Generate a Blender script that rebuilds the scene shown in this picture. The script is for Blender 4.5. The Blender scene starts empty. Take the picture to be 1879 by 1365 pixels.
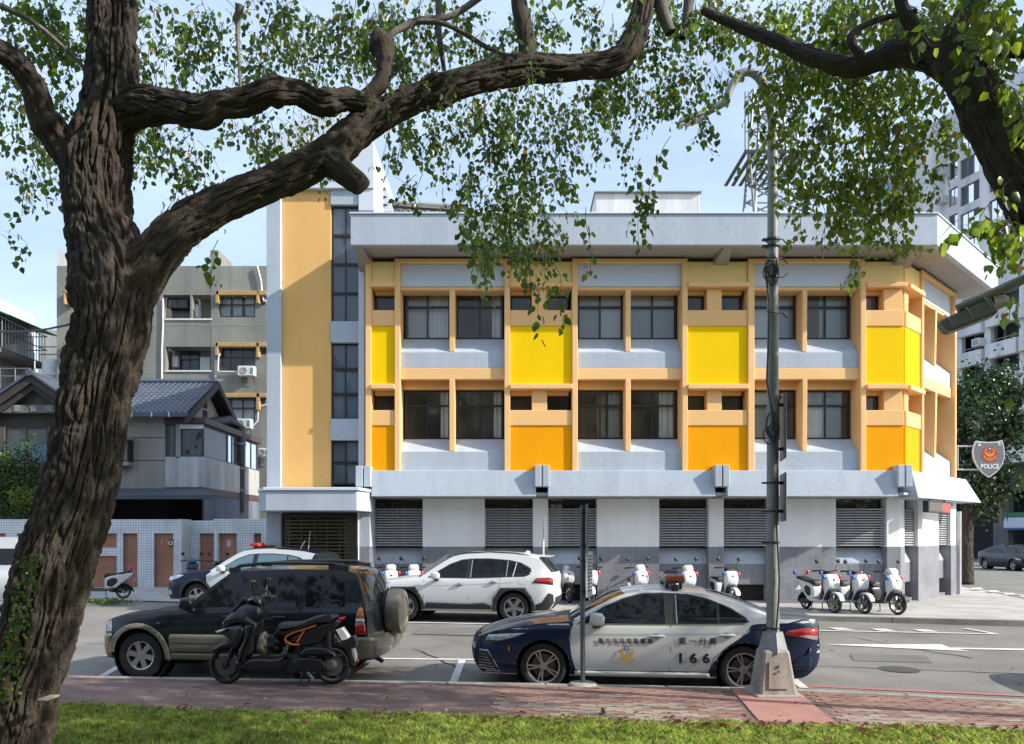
import bpy, bmesh, math, random
import numpy as np
from mathutils import Vector, Matrix
R = math.radians
S = bpy.context.scene
COL = S.collection
random.seed(7)
RNG = np.random.default_rng(11)

# ------------------------------------------------------------------ camera
CH, HY, CX, FP = 2.2, 985.0, 945.0, 1450.0      # lens height, horizon row, centre column, focal length in photo pixels
cam_d = bpy.data.cameras.new('camera'); cam = bpy.data.objects.new('camera', cam_d); COL.objects.link(cam)
cam.location = (0, 0, CH); cam.rotation_euler = (R(90), 0, 0)
cam_d.sensor_width = 36.0; cam_d.lens = FP / 1879 * 36.0
cam_d.shift_y = (HY - 682.5) / 1879.0; cam_d.shift_x = (939.5 - CX) / 1879.0
cam_d.clip_start = 0.05; cam_d.clip_end = 2000
S.camera = cam
# ------------------------------------------------------------------ sky, sun, exposure
SUNV = Vector((3.35, -1.0, 2.15)).normalized()
SUN_EL = math.asin(SUNV.z); SUN_ROT = math.atan2(SUNV.x, SUNV.y)
W = bpy.data.worlds.new('World'); S.world = W; W.use_nodes = True
nt = W.node_tree; nt.nodes.clear()
sky = nt.nodes.new('ShaderNodeTexSky'); sky.sky_type = 'NISHITA'; sky.sun_disc = False
sky.sun_elevation = SUN_EL; sky.sun_rotation = SUN_ROT
sky.altitude = 0; sky.air_density = 1.0; sky.dust_density = 2.2; sky.ozone_density = 1.5
tc = nt.nodes.new('ShaderNodeTexCoord')
mp = nt.nodes.new('ShaderNodeMapping'); mp.inputs['Scale'].default_value = (1.2, 1.2, 5.0)
ns = nt.nodes.new('ShaderNodeTexNoise'); ns.inputs['Scale'].default_value = 2.2; ns.inputs['Detail'].default_value = 7; ns.inputs['Roughness'].default_value = .6
rp = nt.nodes.new('ShaderNodeValToRGB'); rp.color_ramp.elements[0].position = .3; rp.color_ramp.elements[1].position = .85; rp.color_ramp.elements[0].color = (.42, .42, .42, 1); rp.color_ramp.elements[1].color = (.86, .86, .86, 1)
mx = nt.nodes.new('ShaderNodeMix'); mx.data_type = 'RGBA'
mx.inputs[7].default_value = (4.85, 6.05, 7.85, 1)
ma = nt.nodes.new('ShaderNodeMath'); ma.operation = 'MULTIPLY'; ma.inputs[1].default_value = 1.0
bg = nt.nodes.new('ShaderNodeBackground'); bg.inputs['Strength'].default_value = 0.13
ow = nt.nodes.new('ShaderNodeOutputWorld')
L = nt.links.new
L(tc.outputs['Generated'], mp.inputs[0]); L(mp.outputs[0], ns.inputs['Vector']); L(ns.outputs[0], rp.inputs[0])
L(rp.outputs[0], ma.inputs[0]); L(ma.outputs[0], mx.inputs[0]); L(sky.outputs[0], mx.inputs[6]); L(mx.outputs[2], bg.inputs[0]); L(bg.outputs[0], ow.inputs[0])
sun_d = bpy.data.lights.new('sun', 'SUN'); sun_d.energy = 4.4; sun_d.angle = R(.53); sun_d.color = (1, .93, .82)
sun = bpy.data.objects.new('sun', sun_d); COL.objects.link(sun); sun.location = (30, -10, 30)
sun.rotation_euler = SUNV.to_track_quat('Z', 'Y').to_euler()
S.view_settings.view_transform = 'Standard'; S.view_settings.look = 'None'
S.view_settings.exposure = 0.62; S.view_settings.gamma = 1; S.view_settings.use_curve_mapping = False
S.render.engine = 'CYCLES'
try:
    S.cycles.max_bounces = 8; S.cycles.transparent_max_bounces = 12; S.cycles.caustics_reflective = False; S.cycles.caustics_refractive = False
    S.cycles.use_denoising = True
except Exception: pass

# ------------------------------------------------------------------ materials
MATS = {}
def mat(name, col, rough=.6, metal=0.0, noise=None, fine=None, bump=None, spec=None, coat=0, streak=None, emit=None):
    """colour with broad mottling noise=(scale, amount), fine grain, rain streaks and relief bump=(scale, strength)"""
    if name in MATS: return MATS[name]
    m = bpy.data.materials.new(name); m.use_nodes = True; t = m.node_tree; N = t.nodes; b = N['Principled BSDF']
    if isinstance(col, (int, float)): col = (col,) * 3
    b.inputs['Base Color'].default_value = (*col, 1); b.inputs['Roughness'].default_value = rough; b.inputs['Metallic'].default_value = metal
    if spec is not None: b.inputs['Specular IOR Level'].default_value = spec
    if coat: b.inputs['Coat Weight'].default_value = coat; b.inputs['Coat Roughness'].default_value = .03; b.inputs['Coat IOR'].default_value = 1.4
    if emit: b.inputs['Emission Color'].default_value = (*col, 1); b.inputs['Emission Strength'].default_value = emit
    last = None
    def co():
        c = N.get('tc')
        if not c: c = N.new('ShaderNodeTexCoord'); c.name = 'tc'
        return c.outputs['Object']
    def layer(scale, amt, vscale=(1, 1, 1), dark=.55, det=6):
        nonlocal last
        mpn = N.new('ShaderNodeMapping'); mpn.inputs['Scale'].default_value = vscale; t.links.new(co(), mpn.inputs[0])
        n = N.new('ShaderNodeTexNoise'); n.inputs['Scale'].default_value = scale; n.inputs['Detail'].default_value = det; n.inputs['Roughness'].default_value = .65
        t.links.new(mpn.outputs[0], n.inputs['Vector'])
        r = N.new('ShaderNodeMapRange'); r.inputs[1].default_value = .3; r.inputs[2].default_value = .7
        r.inputs[3].default_value = 1 - amt; r.inputs[4].default_value = 1 + amt * dark
        t.links.new(n.outputs[0], r.inputs[0])
        mu = N.new('ShaderNodeVectorMath'); mu.operation = 'SCALE'
        if last is None: mu.inputs[0].default_value = col
        else: t.links.new(last, mu.inputs[0])
        t.links.new(r.outputs[0], mu.inputs['Scale']); last = mu.outputs[0]
    if noise: layer(noise[0], noise[1])
    if fine: layer(fine[0], fine[1])
    if streak: layer(streak[0], streak[1], (1, 1, .06))
    if last is not None: t.links.new(last, b.inputs['Base Color'])
    if bump:
        n = N.new('ShaderNodeTexNoise'); n.inputs['Scale'].default_value = bump[0]; n.inputs['Detail'].default_value = 5; t.links.new(co(), n.inputs['Vector'])
        bp = N.new('ShaderNodeBump'); bp.inputs['Strength'].default_value = bump[1]; bp.inputs['Distance'].default_value = .02
        t.links.new(n.outputs[0], bp.inputs['Height']); t.links.new(bp.outputs[0], b.inputs['Normal'])
    MATS[name] = m
    return m
def tile_mat(name, c1, c2, grout, w, h, mortar=.06, rough=.35, rot=(R(90), 0, 0), offset=0.0, bump=.25):
    """small glazed mosaic tiles laid on a wall: a flat pattern with sunk joints"""
    m = bpy.data.materials.new(name); m.use_nodes = True; t = m.node_tree; N = t.nodes; b = N['Principled BSDF']; b.inputs['Roughness'].default_value = rough
    c = N.new('ShaderNodeTexCoord'); mpn = N.new('ShaderNodeMapping'); mpn.inputs['Rotation'].default_value = rot
    br = N.new('ShaderNodeTexBrick'); br.offset = offset; br.inputs['Scale'].default_value = 1
    br.inputs['Color1'].default_value = (*c1, 1); br.inputs['Color2'].default_value = (*c2, 1); br.inputs['Mortar'].default_value = (*grout, 1)
    br.inputs['Brick Width'].default_value = w; br.inputs['Row Height'].default_value = h; br.inputs['Mortar Size'].default_value = mortar * h
    t.links.new(c.outputs['Object'], mpn.inputs[0]); t.links.new(mpn.outputs[0], br.inputs['Vector'])
    n = N.new('ShaderNodeTexNoise'); n.inputs['Scale'].default_value = 1.3; n.inputs['Detail'].default_value = 6; t.links.new(c.outputs['Object'], n.inputs['Vector'])
    r = N.new('ShaderNodeMapRange'); r.inputs[1].default_value = .3; r.inputs[2].default_value = .7; r.inputs[3].default_value = .8; r.inputs[4].default_value = 1.12; t.links.new(n.outputs[0], r.inputs[0])
    mu = N.new('ShaderNodeVectorMath'); mu.operation = 'SCALE'; t.links.new(br.outputs['Color'], mu.inputs[0]); t.links.new(r.outputs[0], mu.inputs['Scale'])
    t.links.new(mu.outputs[0], b.inputs['Base Color'])
    bp = N.new('ShaderNodeBump'); bp.inputs['Strength'].default_value = bump; bp.inputs['Distance'].default_value = .004; bp.invert = True
    t.links.new(br.outputs['Fac'], bp.inputs['Height']); t.links.new(bp.outputs[0], b.inputs['Normal'])
    MATS[name] = m; return m
def glass_mat(name, tint, ior=1.5, refl=1.0, pane_haze=.085):  # grey haze mixed into the glass colour, brightening panes that lack reflected sky
    m = bpy.data.materials.new(name); m.use_nodes = True; t = m.node_tree; N = t.nodes; N.clear()
    o = N.new('ShaderNodeOutputMaterial'); mxs = N.new('ShaderNodeMixShader'); tr = N.new('ShaderNodeBsdfTransparent'); gl = N.new('ShaderNodeBsdfGlossy'); fr = N.new('ShaderNodeFresnel')
    fr.inputs[0].default_value = ior; tr.inputs[0].default_value = (*tint, 1); gl.inputs['Roughness'].default_value = .015; gl.inputs['Color'].default_value = (refl,) * 3 + (1,)
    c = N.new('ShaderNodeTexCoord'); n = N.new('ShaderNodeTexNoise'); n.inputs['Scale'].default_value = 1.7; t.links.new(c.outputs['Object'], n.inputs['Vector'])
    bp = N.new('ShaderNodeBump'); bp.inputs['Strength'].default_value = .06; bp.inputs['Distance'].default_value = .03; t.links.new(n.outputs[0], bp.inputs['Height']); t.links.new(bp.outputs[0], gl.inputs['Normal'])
    t.links.new(fr.outputs[0], mxs.inputs[0]); t.links.new(tr.outputs[0], mxs.inputs[1]); t.links.new(gl.outputs[0], mxs.inputs[2]); df = N.new('ShaderNodeBsdfDiffuse'); df.inputs[0].default_value = (.5, .5, .48, 1); dm = N.new('ShaderNodeMixShader'); dr = N.new('ShaderNodeMapRange'); dr.inputs[1].default_value = .35; dr.inputs[2].default_value = .7; dr.inputs[3].default_value = pane_haze * .5; dr.inputs[4].default_value = pane_haze * 1.6; t.links.new(n.outputs[0], dr.inputs[0]); t.links.new(dr.outputs[0], dm.inputs[0]); t.links.new(mxs.outputs[0], dm.inputs[1]); t.links.new(df.outputs[0], dm.inputs[2]); t.links.new(dm.outputs[0], o.inputs[0])
    MATS[name] = m; return m

# ------------------------------------------------------------------ object helpers
def tag(o, label=None, cat=None, group=None, kind=None):
    if label: o['label'] = label
    if cat: o['category'] = cat
    if group: o['group'] = group
    if kind: o['kind'] = kind
    return o
def thing(name, label, cat, loc=(0, 0, 0), rz=0, group=None):
    o = bpy.data.objects.new(name, None); COL.objects.link(o); o.location = loc; o.rotation_euler = (0, 0, rz); o.empty_display_size = .2
    return tag(o, label, cat, group)
def link_mesh(name, me, m=None, parent=None, label=None, kind=None):
    if m is not None and not me.materials: me.materials.append(m)
    o = bpy.data.objects.new(name, me); COL.objects.link(o)
    if parent is not None: o.parent = parent
    if label: o['label'] = label
    if kind: o['kind'] = kind
    return o
def copy_tree(src, parent=None):
    c = src.copy(); COL.objects.link(c)
    if parent is not None: c.parent = parent
    for ch in list(src.children): copy_tree(ch, c)
    return c
class MB:
    """collects shapes, then links them as one mesh; fr maps local points to the place they stand"""
    def __init__(s, fr=None): s.v = []; s.f = []; s.fr = fr; s.cut = []
    def add(s, vs, fs):
        b = len(s.v); s.cut.append((b, len(s.f)))
        s.v += [s.fr(*p) if s.fr else tuple(p) for p in vs]
        s.f += [[b + i for i in f] for f in fs]
        return s
    def box(s, x0, x1, y0, y1, z0, z1):
        return s.hexa([(x0, y0, z0), (x1, y0, z0), (x1, y1, z0), (x0, y1, z0), (x0, y0, z1), (x1, y0, z1), (x1, y1, z1), (x0, y1, z1)])
    def hexa(s, p):
        return s.add(p, [(3, 2, 1, 0), (4, 5, 6, 7), (0, 1, 5, 4), (1, 2, 6, 5), (2, 3, 7, 6), (3, 0, 4, 7)])
    def quad(s, a, b, c, d): return s.add([a, b, c, d], [(0, 1, 2, 3)])
    def prism(s, pts, a, b, axis='y'):
        """pts 2-D polygon extruded from a to b along axis"""
        n = len(pts)
        def P(p, h): return (p[0], h, p[1]) if axis == 'y' else ((p[0], p[1], h) if axis == 'z' else (h, p[0], p[1]))
        return s.add([P(p, a) for p in pts] + [P(p, b) for p in pts],
                     [tuple(range(n))[::-1], tuple(range(n, 2 * n))] + [(i, (i + 1) % n, n + (i + 1) % n, n + i) for i in range(n)])
    def tube(s, pts, rad, n=8, cap=True):
        pts = [Vector(p) for p in pts]; rad = [rad] * len(pts) if isinstance(rad, (int, float)) else rad
        vs = []; up = None
        for i, p in enumerate(pts):
            d = (pts[min(i + 1, len(pts) - 1)] - pts[max(i - 1, 0)]).normalized()
            if up is None:
                up = Vector((0, 0, 1)) if abs(d.z) < .9 else Vector((1, 0, 0))
            a = d.cross(up).normalized(); up2 = a.cross(d).normalized(); up = up2
            for k in range(n):
                t = 2 * math.pi * k / n
                vs.append(tuple(p + (a * math.cos(t) + up2 * math.sin(t)) * rad[i]))
        fs = [(i * n + k, i * n + (k + 1) % n, (i + 1) * n + (k + 1) % n, (i + 1) * n + k) for i in range(len(pts) - 1) for k in range(n)]
        if cap: fs += [tuple(range(n))[::-1], tuple((len(pts) - 1) * n + k for k in range(n))]
        return s.add(vs, fs)
    def lathe(s, prof, c=(0, 0, 0), axis='y', n=32):
        """prof list of (r, h) turned about axis through c"""
        vs = []
        for r, h in prof:
            for k in range(n):
                t = 2 * math.pi * k / n; a, b = r * math.cos(t), r * math.sin(t)
                p = (a, h, b) if axis == 'y' else ((a, b, h) if axis == 'z' else (h, a, b))
                vs.append((c[0] + p[0], c[1] + p[1], c[2] + p[2]))
        m = len(prof)
        return s.add(vs, [(i * n + k, (i + 1) * n + k, (i + 1) * n + (k + 1) % n, i * n + (k + 1) % n) for i in range(m - 1) for k in range(n)])
    def pillow(s, pts, w, r=.03, y0=0.0, steps=3, taper=None):
        """polygon in x-z given a width w along y with rounded edges; taper(x,z)->width scale"""
        n = len(pts); A = sum(pts[i][0] * pts[(i + 1) % n][1] - pts[(i + 1) % n][0] * pts[i][1] for i in range(n))
        if A < 0: pts = pts[::-1]
        P = [Vector((p[0], p[1])) for p in pts]
        nor = []
        for i in range(n):
            e1 = (P[i] - P[i - 1]).normalized(); e2 = (P[(i + 1) % n] - P[i]).normalized()
            q = Vector((e1.y + e2.y, -(e1.x + e2.x))); q = q / max(q.length, 1e-6); c = max(.45, q.dot(Vector((e1.y, -e1.x)))); nor.append(q / c)
        rings = [(r * (1 - math.sin(math.pi / 2 * k / steps)), -w / 2 + r * (1 - math.cos(math.pi / 2 * k / steps))) for k in range(steps + 1)]
        rings = rings + [(i, -y) for i, y in rings[::-1]]
        vs = []
        for ins, y in rings:
            for q, nn in zip(P, nor):
                g = q - nn * ins; tp = taper(q.x, q.y) if taper else 1
                vs.append((g.x, y0 + y * tp, g.y))
        m = len(rings)
        fs = [(j * n + i, j * n + (i + 1) % n, (j + 1) * n + (i + 1) % n, (j + 1) * n + i) for j in range(m - 1) for i in range(n)]
        fs += [tuple(range(n))[::-1], tuple((m - 1) * n + i for i in range(n))]
        return s.add(vs, fs)
    def mesh(s, name, loc=None, smooth=None):
        me = bpy.data.meshes.new(name)
        vs = s.v if loc is None else [(a - loc[0], b - loc[1], c - loc[2]) for a, b, c in s.v]
        me.from_pydata(vs, [], s.f); me.update()
        bm = bmesh.new(); bm.from_mesh(me); bmesh.ops.recalc_face_normals(bm, faces=bm.faces); bm.to_mesh(me); bm.free()
        if smooth:
            me.polygons.foreach_set('use_smooth', [True] * len(me.polygons)); me.set_sharp_from_angle(angle=R(smooth))
        return me
    def build(s, name, m, parent=None, bevel=0, smooth=None, world=True, label=None, kind=None, segs=1):
        """world: points are scene points, parent is an unrotated Empty whose place is taken off"""
        loc = None
        if parent is not None and world:
            loc = Vector(parent.location)
            if parent.parent is not None: loc = loc + Vector(parent.parent.location)
        o = link_mesh(name, s.mesh(name, loc, smooth), m, parent, label, kind)
        if bevel:
            b = o.modifiers.new('bevel', 'BEVEL'); b.width = bevel; b.segments = segs; b.limit_method = 'ANGLE'; b.angle_limit = R(40)
        return o
def build_each(b, name, m, parent, bevel=0, smooth=None, world=True, label=None):
    """every shape collected in b becomes an object of its own"""
    cuts = b.cut + [(len(b.v), len(b.f))]; out = []
    for (v0, f0), (v1, f1) in zip(cuts, cuts[1:]):
        q = MB(); q.v = b.v[v0:v1]; q.f = [[i - v0 for i in f] for f in b.f[f0:f1]]; out.append(q.build(name, m, parent, bevel, smooth, world, label))
    return out
def px(u, v, Y):
    """the point at depth Y behind photo pixel (u, v)"""
    return Vector(((u - CX) / FP * Y, Y, CH + (HY - v) / FP * Y))
def ptext(name, body, m, parent, loc, size, rot=(R(90), 0, 0), ext=.002, sx=1, bold=False, align='CENTER', space=1.0):
    c = bpy.data.curves.new(name, 'FONT'); c.body = body; c.size = size; c.extrude = ext; c.align_x = align; c.align_y = 'CENTER'; c.space_character = space
    if bold: c.offset = size * .022 * bold
    c.resolution_u = 2; c.fill_mode = 'BOTH'
    o = bpy.data.objects.new(name, c); COL.objects.link(o); o.location = loc; o.rotation_euler = rot; o.scale = (sx, 1, 1); c.materials.append(m)
    if parent is not None: o.parent = parent
    return o
def vnoise(x, y, z, seed=0):
    """smooth value noise on arrays, -1..1"""
    x, y, z = np.broadcast_arrays(x, y, z)
    xi, yi, zi = np.floor(x).astype(np.int64), np.floor(y).astype(np.int64), np.floor(z).astype(np.int64)
    xf, yf, zf = x - xi, y - yi, z - zi
    sm = lambda t: t * t * (3 - 2 * t)
    u, v, w = sm(xf), sm(yf), sm(zf)
    def h(i, j, k):
        n = (i * 374761393 + j * 668265263 + k * 2147483647 + seed * 1274126177) & 0xffffffff
        n = ((n ^ (n >> 13)) * 1274126177) & 0xffffffff
        return ((n ^ (n >> 16)) & 0xffff) / 32767.5 - 1
    c = [h(xi + a, yi + b, zi + d) for a in (0, 1) for b in (0, 1) for d in (0, 1)]
    x00 = c[0] * (1 - w) + c[1] * w; x01 = c[2] * (1 - w) + c[3] * w; x10 = c[4] * (1 - w) + c[5] * w; x11 = c[6] * (1 - w) + c[7] * w
    return (x00 * (1 - v) + x01 * v) * (1 - u) + (x10 * (1 - v) + x11 * v) * u
def np_mesh(name, verts, faces, m, parent=None, kind=None, smooth=False):
    """fast mesh from arrays; faces (n, k) of one size"""
    me = bpy.data.meshes.new(name); nv, nf, k = len(verts), len(faces), faces.shape[1]
    me.vertices.add(nv); me.vertices.foreach_set('co', verts.astype(np.float32).ravel())
    me.loops.add(nf * k); me.loops.foreach_set('vertex_index', faces.astype(np.int32).ravel())
    me.polygons.add(nf); me.polygons.foreach_set('loop_start', np.arange(nf, dtype=np.int32) * k); me.polygons.foreach_set('loop_total', np.full(nf, k, dtype=np.int32))
    if smooth: me.polygons.foreach_set('use_smooth', np.ones(nf, dtype=bool))
    me.update(calc_edges=True); me.validate()
    return link_mesh(name, me, m, parent, kind=kind)
# ================================================================== the ground, road and pavements
asphalt = mat('asphalt', (.235, .222, .20), .85, noise=(.5, .28), fine=(45, .4), streak=(1.1, .12), bump=(220, .35))
concrete = mat('pavement_concrete', (.33, .32, .29), .85, noise=(.8, .2), fine=(25, .22), bump=(90, .25))
kerbm = mat('kerb_concrete', (.36, .335, .29), .9, noise=(1.5, .35), fine=(30, .3), bump=(60, .5))
paverm = mat('paver_red', (.31, .18, .14), .85, noise=(2.2, .45), fine=(40, .3), bump=(120, .4))
pavergrey = mat('paver_grey', (.37, .30, .23), .88, noise=(2.2, .35), fine=(40, .3), bump=(120, .4))
redslab = mat('red_worn_paving', (.20, .125, .105), .85, noise=(1.4, .5), fine=(24, .35), bump=(100, .4))
rampm = mat('painted_red_ramp', (.42, .20, .16), .8, noise=(3, .22), fine=(40, .2), bump=(90, .3))
soil = mat('soil', (.11, .145, .04), .95, noise=(3, .4), fine=(40, .4), bump=(40, .8))
whitep = mat('road_paint_white', (.72, .71, .68), .75, noise=(4, .18), fine=(50, .3))
redp = mat('road_paint_red', (.50, .17, .16), .75, noise=(4, .2), fine=(50, .3))
def road_z(Y): return max(0.0, min(.245, .02 * (Y - 11.0)))
def on_road(u, v, lift=0.0):
    k = (v - HY) / FP; Y = (CH + .22 - lift) / (k + .02)
    if Y < 11: Y = (CH - lift) / k
    return Vector(((u - CX) / FP * Y, Y, CH - k * Y))
PZ = .16
def on_flat(u, v, z=PZ):
    Y = (CH - z) / ((v - HY) / FP); return Vector(((u - CX) / FP * Y, Y, z))
KN = [on_flat(130, 1239), on_flat(1000, 1253), on_flat(1450, 1262.5), on_flat(1879, 1283)]
def ext(a, b, X): t = (X - a.x) / (b.x - a.x); return Vector((X, a.y + t * (b.y - a.y), PZ))
KN = [ext(KN[0], KN[1], -60)] + KN + [ext(KN[2], KN[3], 60)]
def kern_y(X):
    for a, b in zip(KN, KN[1:]):
        if a.x <= X <= b.x: return a.y + (b.y - a.y) * (X - a.x) / (b.x - a.x)
def grass_y(X): return 8.78 - .117 * X
m = MB(); m.quad((-600, -300, -.06), (600, -300, -.06), (600, 900, -.06), (-600, 900, -.06)); m.build('ground', mat('ground_earth', (.16, .15, .13), .95, noise=(.1, .3)), kind='structure')
m = MB()                                                   # road: gentle crossfall away from the near gutter
ys = [6, 11, 24.5, 60, 140]
for a, b in zip(ys, ys[1:]): m.quad((-80, a, road_z(a)), (140, a, road_z(a)), (140, b, road_z(b)), (-80, b, road_z(b)))
m.build('road', asphalt, kind='structure')
m = MB()                                                   # worn red slab under the trees
for a, b in zip(KN, KN[1:]): pass
xs = sorted(set([-60, -20, -9, 0.2, 6.6, 20, 60] + [k.x for k in KN]))
for a, b in zip(xs, xs[1:]):
    m.quad((a, grass_y(a) - .3, PZ - .008), (b, grass_y(b) - .3, PZ - .008), (b, kern_y(b) - .13, PZ - .008), (a, kern_y(a) - .13, PZ - .008))
near_walk = m.build('near_pavement', redslab, kind='structure')
m = MB()
for a, b in zip(KN, KN[1:]):
    n = max(1, int((b.x - a.x) / 1.2)) if abs(a.x) < 30 and abs(b.x) < 30 else 1
    for i in range(n):
        p = a.lerp(b, i / n); q = a.lerp(b, (i + 1) / n); g = (q - p).normalized() * .004
        p = p + g; q = q - g
        m.hexa([(p.x, p.y, -.1), (q.x, q.y, -.1), (q.x, q.y - .14, -.1), (p.x, p.y - .14, -.1), (p.x, p.y, PZ), (q.x, q.y, PZ), (q.x, q.y - .14, PZ), (p.x, p.y - .14, PZ)])
m.build('near_kerb', kerbm, bevel=.012, kind='structure')
# red and buff interlocking pavers on the sunny stretch; each a brick of its own while they can be told apart
def brick_mesh(mt):
    b = MB(); b.prism([(-.105, -.05), (-.05, -.058), (0, -.05), (.05, -.042), (.104, -.05), (.104, .05), (.05, .058), (0, .05), (-.05, .042), (-.105, .05)], -.05, 0, 'z')
    me = b.mesh('brick'); me.materials.append(mt); return me
bricks = [brick_mesh(paverm), brick_mesh(pavergrey), brick_mesh(paverm)]
cand = []
th = math.atan(-.125)
ca, sa = math.cos(th), math.sin(th)
for j in range(0, 32):
    for i in range(-6, 52):
        u = i * .214 + (.107 if j % 2 else 0); v = j * .112
        X = .1 + u * ca - v * sa; Y = 7.55 + u * sa + v * ca
        if X < -.2 or X > 7.2 or Y < grass_y(X) - .1 or Y > kern_y(X) - .21: continue
        p0 = (X, Y)
        if 2.35 + (Y - 8) * .0 < X < 3.75 and False: continue
        cand.append((X, Y))
rl = [on_flat(1340, 1262), on_flat(1455, 1262), on_flat(1538, 1330), on_flat(1392, 1323)]   # painted ramp
def in_ramp(X, Y):
    t = (Y - rl[2].y) / (rl[0].y - rl[2].y); return rl[3].x + t * (rl[0].x - rl[3].x) - .1 < X < rl[2].x + t * (rl[1].x - rl[2].x) + .1
cand = [c for c in cand if not in_ramp(*c)]
def onscreen(c): return abs(c[0] / c[1]) < .66
cand.sort(key=lambda c: (not onscreen(c), c[1]))
rest = MB()
for n, (X, Y) in enumerate(cand):
    k = vnoise(np.array(X * .8), np.array(Y * .8), np.array(0.), 3) + random.uniform(-.5, .5)
    me = bricks[0] if k > -.1 else bricks[1]
    z = PZ + random.uniform(-.004, .004)
    if n < 290:
        o = link_mesh('brick', me, None, near_walk); o.location = (X, Y, z); o.rotation_euler = (random.uniform(-.012, .012), random.uniform(-.012, .012), th + random.uniform(-.02, .02))
    else:
        c2, s2 = math.cos(th), math.sin(th)
        rest.add([(X + v.co.x * c2 - v.co.y * s2, Y + v.co.x * s2 + v.co.y * c2, z + v.co.z) for v in me.vertices], [tuple(p.vertices) for p in me.polygons])
if rest.v: rest.build('brick', paverm, near_walk, kind='stuff')
m = MB()
m.hexa([(rl[3].x, rl[3].y, PZ - .05), (rl[2].x, rl[2].y, PZ - .05), (rl[1].x, rl[1].y, PZ - .05), (rl[0].x, rl[0].y, PZ - .05),
        (rl[3].x, rl[3].y, PZ + .008), (rl[2].x, rl[2].y, PZ + .008), (rl[1].x, rl[1].y, PZ + .008), (rl[0].x, rl[0].y, PZ + .008)])
m.build('pavement_ramp', rampm, bevel=.006, kind='structure')
# far pavement: one concrete sheet with a kerb on the right, a flush forecourt on the left
def farY(X): return 21.1 - .249 * X
FZ = .27
m = MB()
def fz(Y): return .27 if Y < 22 else min(.32, .27 + .006 * (Y - 22))
kx = 3.2
m.add([(kx, farY(kx), FZ), (12.6, farY(12.6), FZ), (14.4, 18.3, FZ), (15.4, 20, FZ), (15.8, 24.4, FZ + .01), (17.2, 30.6, FZ + .02), (19.5, 42, FZ + .02), (19.5, 64, FZ + .03), (10, 64, FZ + .03), (kx, 30, FZ + .03)], [tuple(range(10))])
m.add([(kx, farY(kx), FZ), (kx, 30, FZ + .03), (-60, 32, FZ + .03), (-60, 31, .275), (-20, farY(-20), .274), (-4, farY(-4), FZ - .01)], [tuple(range(6))])
m.build('far_pavement', tile_mat('paving_slabs', (.45, .435, .40), (.40, .385, .355), (.30, .285, .26), .6, .6, .02, .85, (0, 0, R(14)), .5, .12), kind='structure')
m = MB()
path = [(kx, farY(kx)), (6, farY(6)), (9, farY(9)), (12.6, farY(12.6)), (14.4, 18.28), (15.42, 20), (15.82, 24.4), (17.22, 30.6), (19.52, 42)]
for (a, b), (c, d) in zip(path, path[1:]):
    t = Vector((c - a, d - b)).normalized(); nx, ny = -t.y * .18, t.x * .18
    m.hexa([(a, b, -.1), (c, d, -.1), (c + nx, d + ny, -.1), (a + nx, b + ny, -.1), (a, b, FZ + .012), (c, d, FZ + .012), (c + nx, d + ny, FZ + .012), (a + nx, b + ny, FZ + .012)])
m.build('far_kerb', kerbm, bevel=.02, kind='structure')
# painted lines, each a thin sheet just above the asphalt
def poly_line(name, pts, mt, lift=.005):
    m = MB(); m.add([tuple(on_road(u, v, lift) + Vector((0, 0, .0))) for u, v in pts], [tuple(range(len(pts)))]); return m.build(name, mt, kind='structure')
def stripe(name, a, b, w, mt, lift=.005):
    p, q = on_road(*a, lift), on_road(*b, lift); d = (q - p); n = Vector((-d.y, d.x, 0)).normalized() * w / 2
    m = MB(); m.add([tuple(p - n), tuple(q - n), tuple(q + n), tuple(p + n)], [(0, 1, 2, 3)])
    m.v = [(x, y, road_z(y) + lift) for x, y, z in m.v]
    return m.build(name, mt, kind='structure')
stripe('parking_line', (600, 1138.5), (1830, 1163), .11, whitep)
stripe('parking_line', (1830, 1163), (1770, 1152.5), .11, whitep)
stripe('parking_line', (190, 1203), (1500, 1216), .11, whitep)
stripe('parking_line', (848, 1211), (832, 1251), .12, whitep)
stripe('parking_line', (236, 1212), (188, 1240), .12, whitep)
stripe('parking_line', (1448, 1240), (1476, 1262), .13, whitep)
stripe('kerb_line', (1478, 1258), (2200, 1291), .11, redp)
stripe('kerb_line', (-300, 1236), (186, 1238), .11, redp)
stripe('kerb_line', (140, 1110), (262, 1103), .11, whitep)
poly_line('road_arrow', [(1513, 1182), (1728, 1182), (1742, 1188), (1880, 1190), (2100, 1194), (2100, 1198), (1880, 1193), (1756, 1190.5), (1780, 1194.5), (1640, 1188.5)], whitep)
for a in ((1519, 1151.2), (1597, 1153), (1674, 1154.4)):
    poly_line('road_square', [(a[0], a[1]), (a[0] + 28, a[1] + .6), (a[0] + 48, a[1] + 4.4), (a[0] + 18, a[1] + 4.2)], whitep)
stripe('road_line', (1762, 1071), (2000, 1106), .12, whitep)
for i in range(5):
    a = (1781 + i * 30, 1078.5 + i * 5); poly_line('road_square', [(a[0], a[1]), (a[0] + 17, a[1] - .5), (a[0] + 24, a[1] + 1.6), (a[0] + 6, a[1] + 2.2)], whitep)
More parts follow.
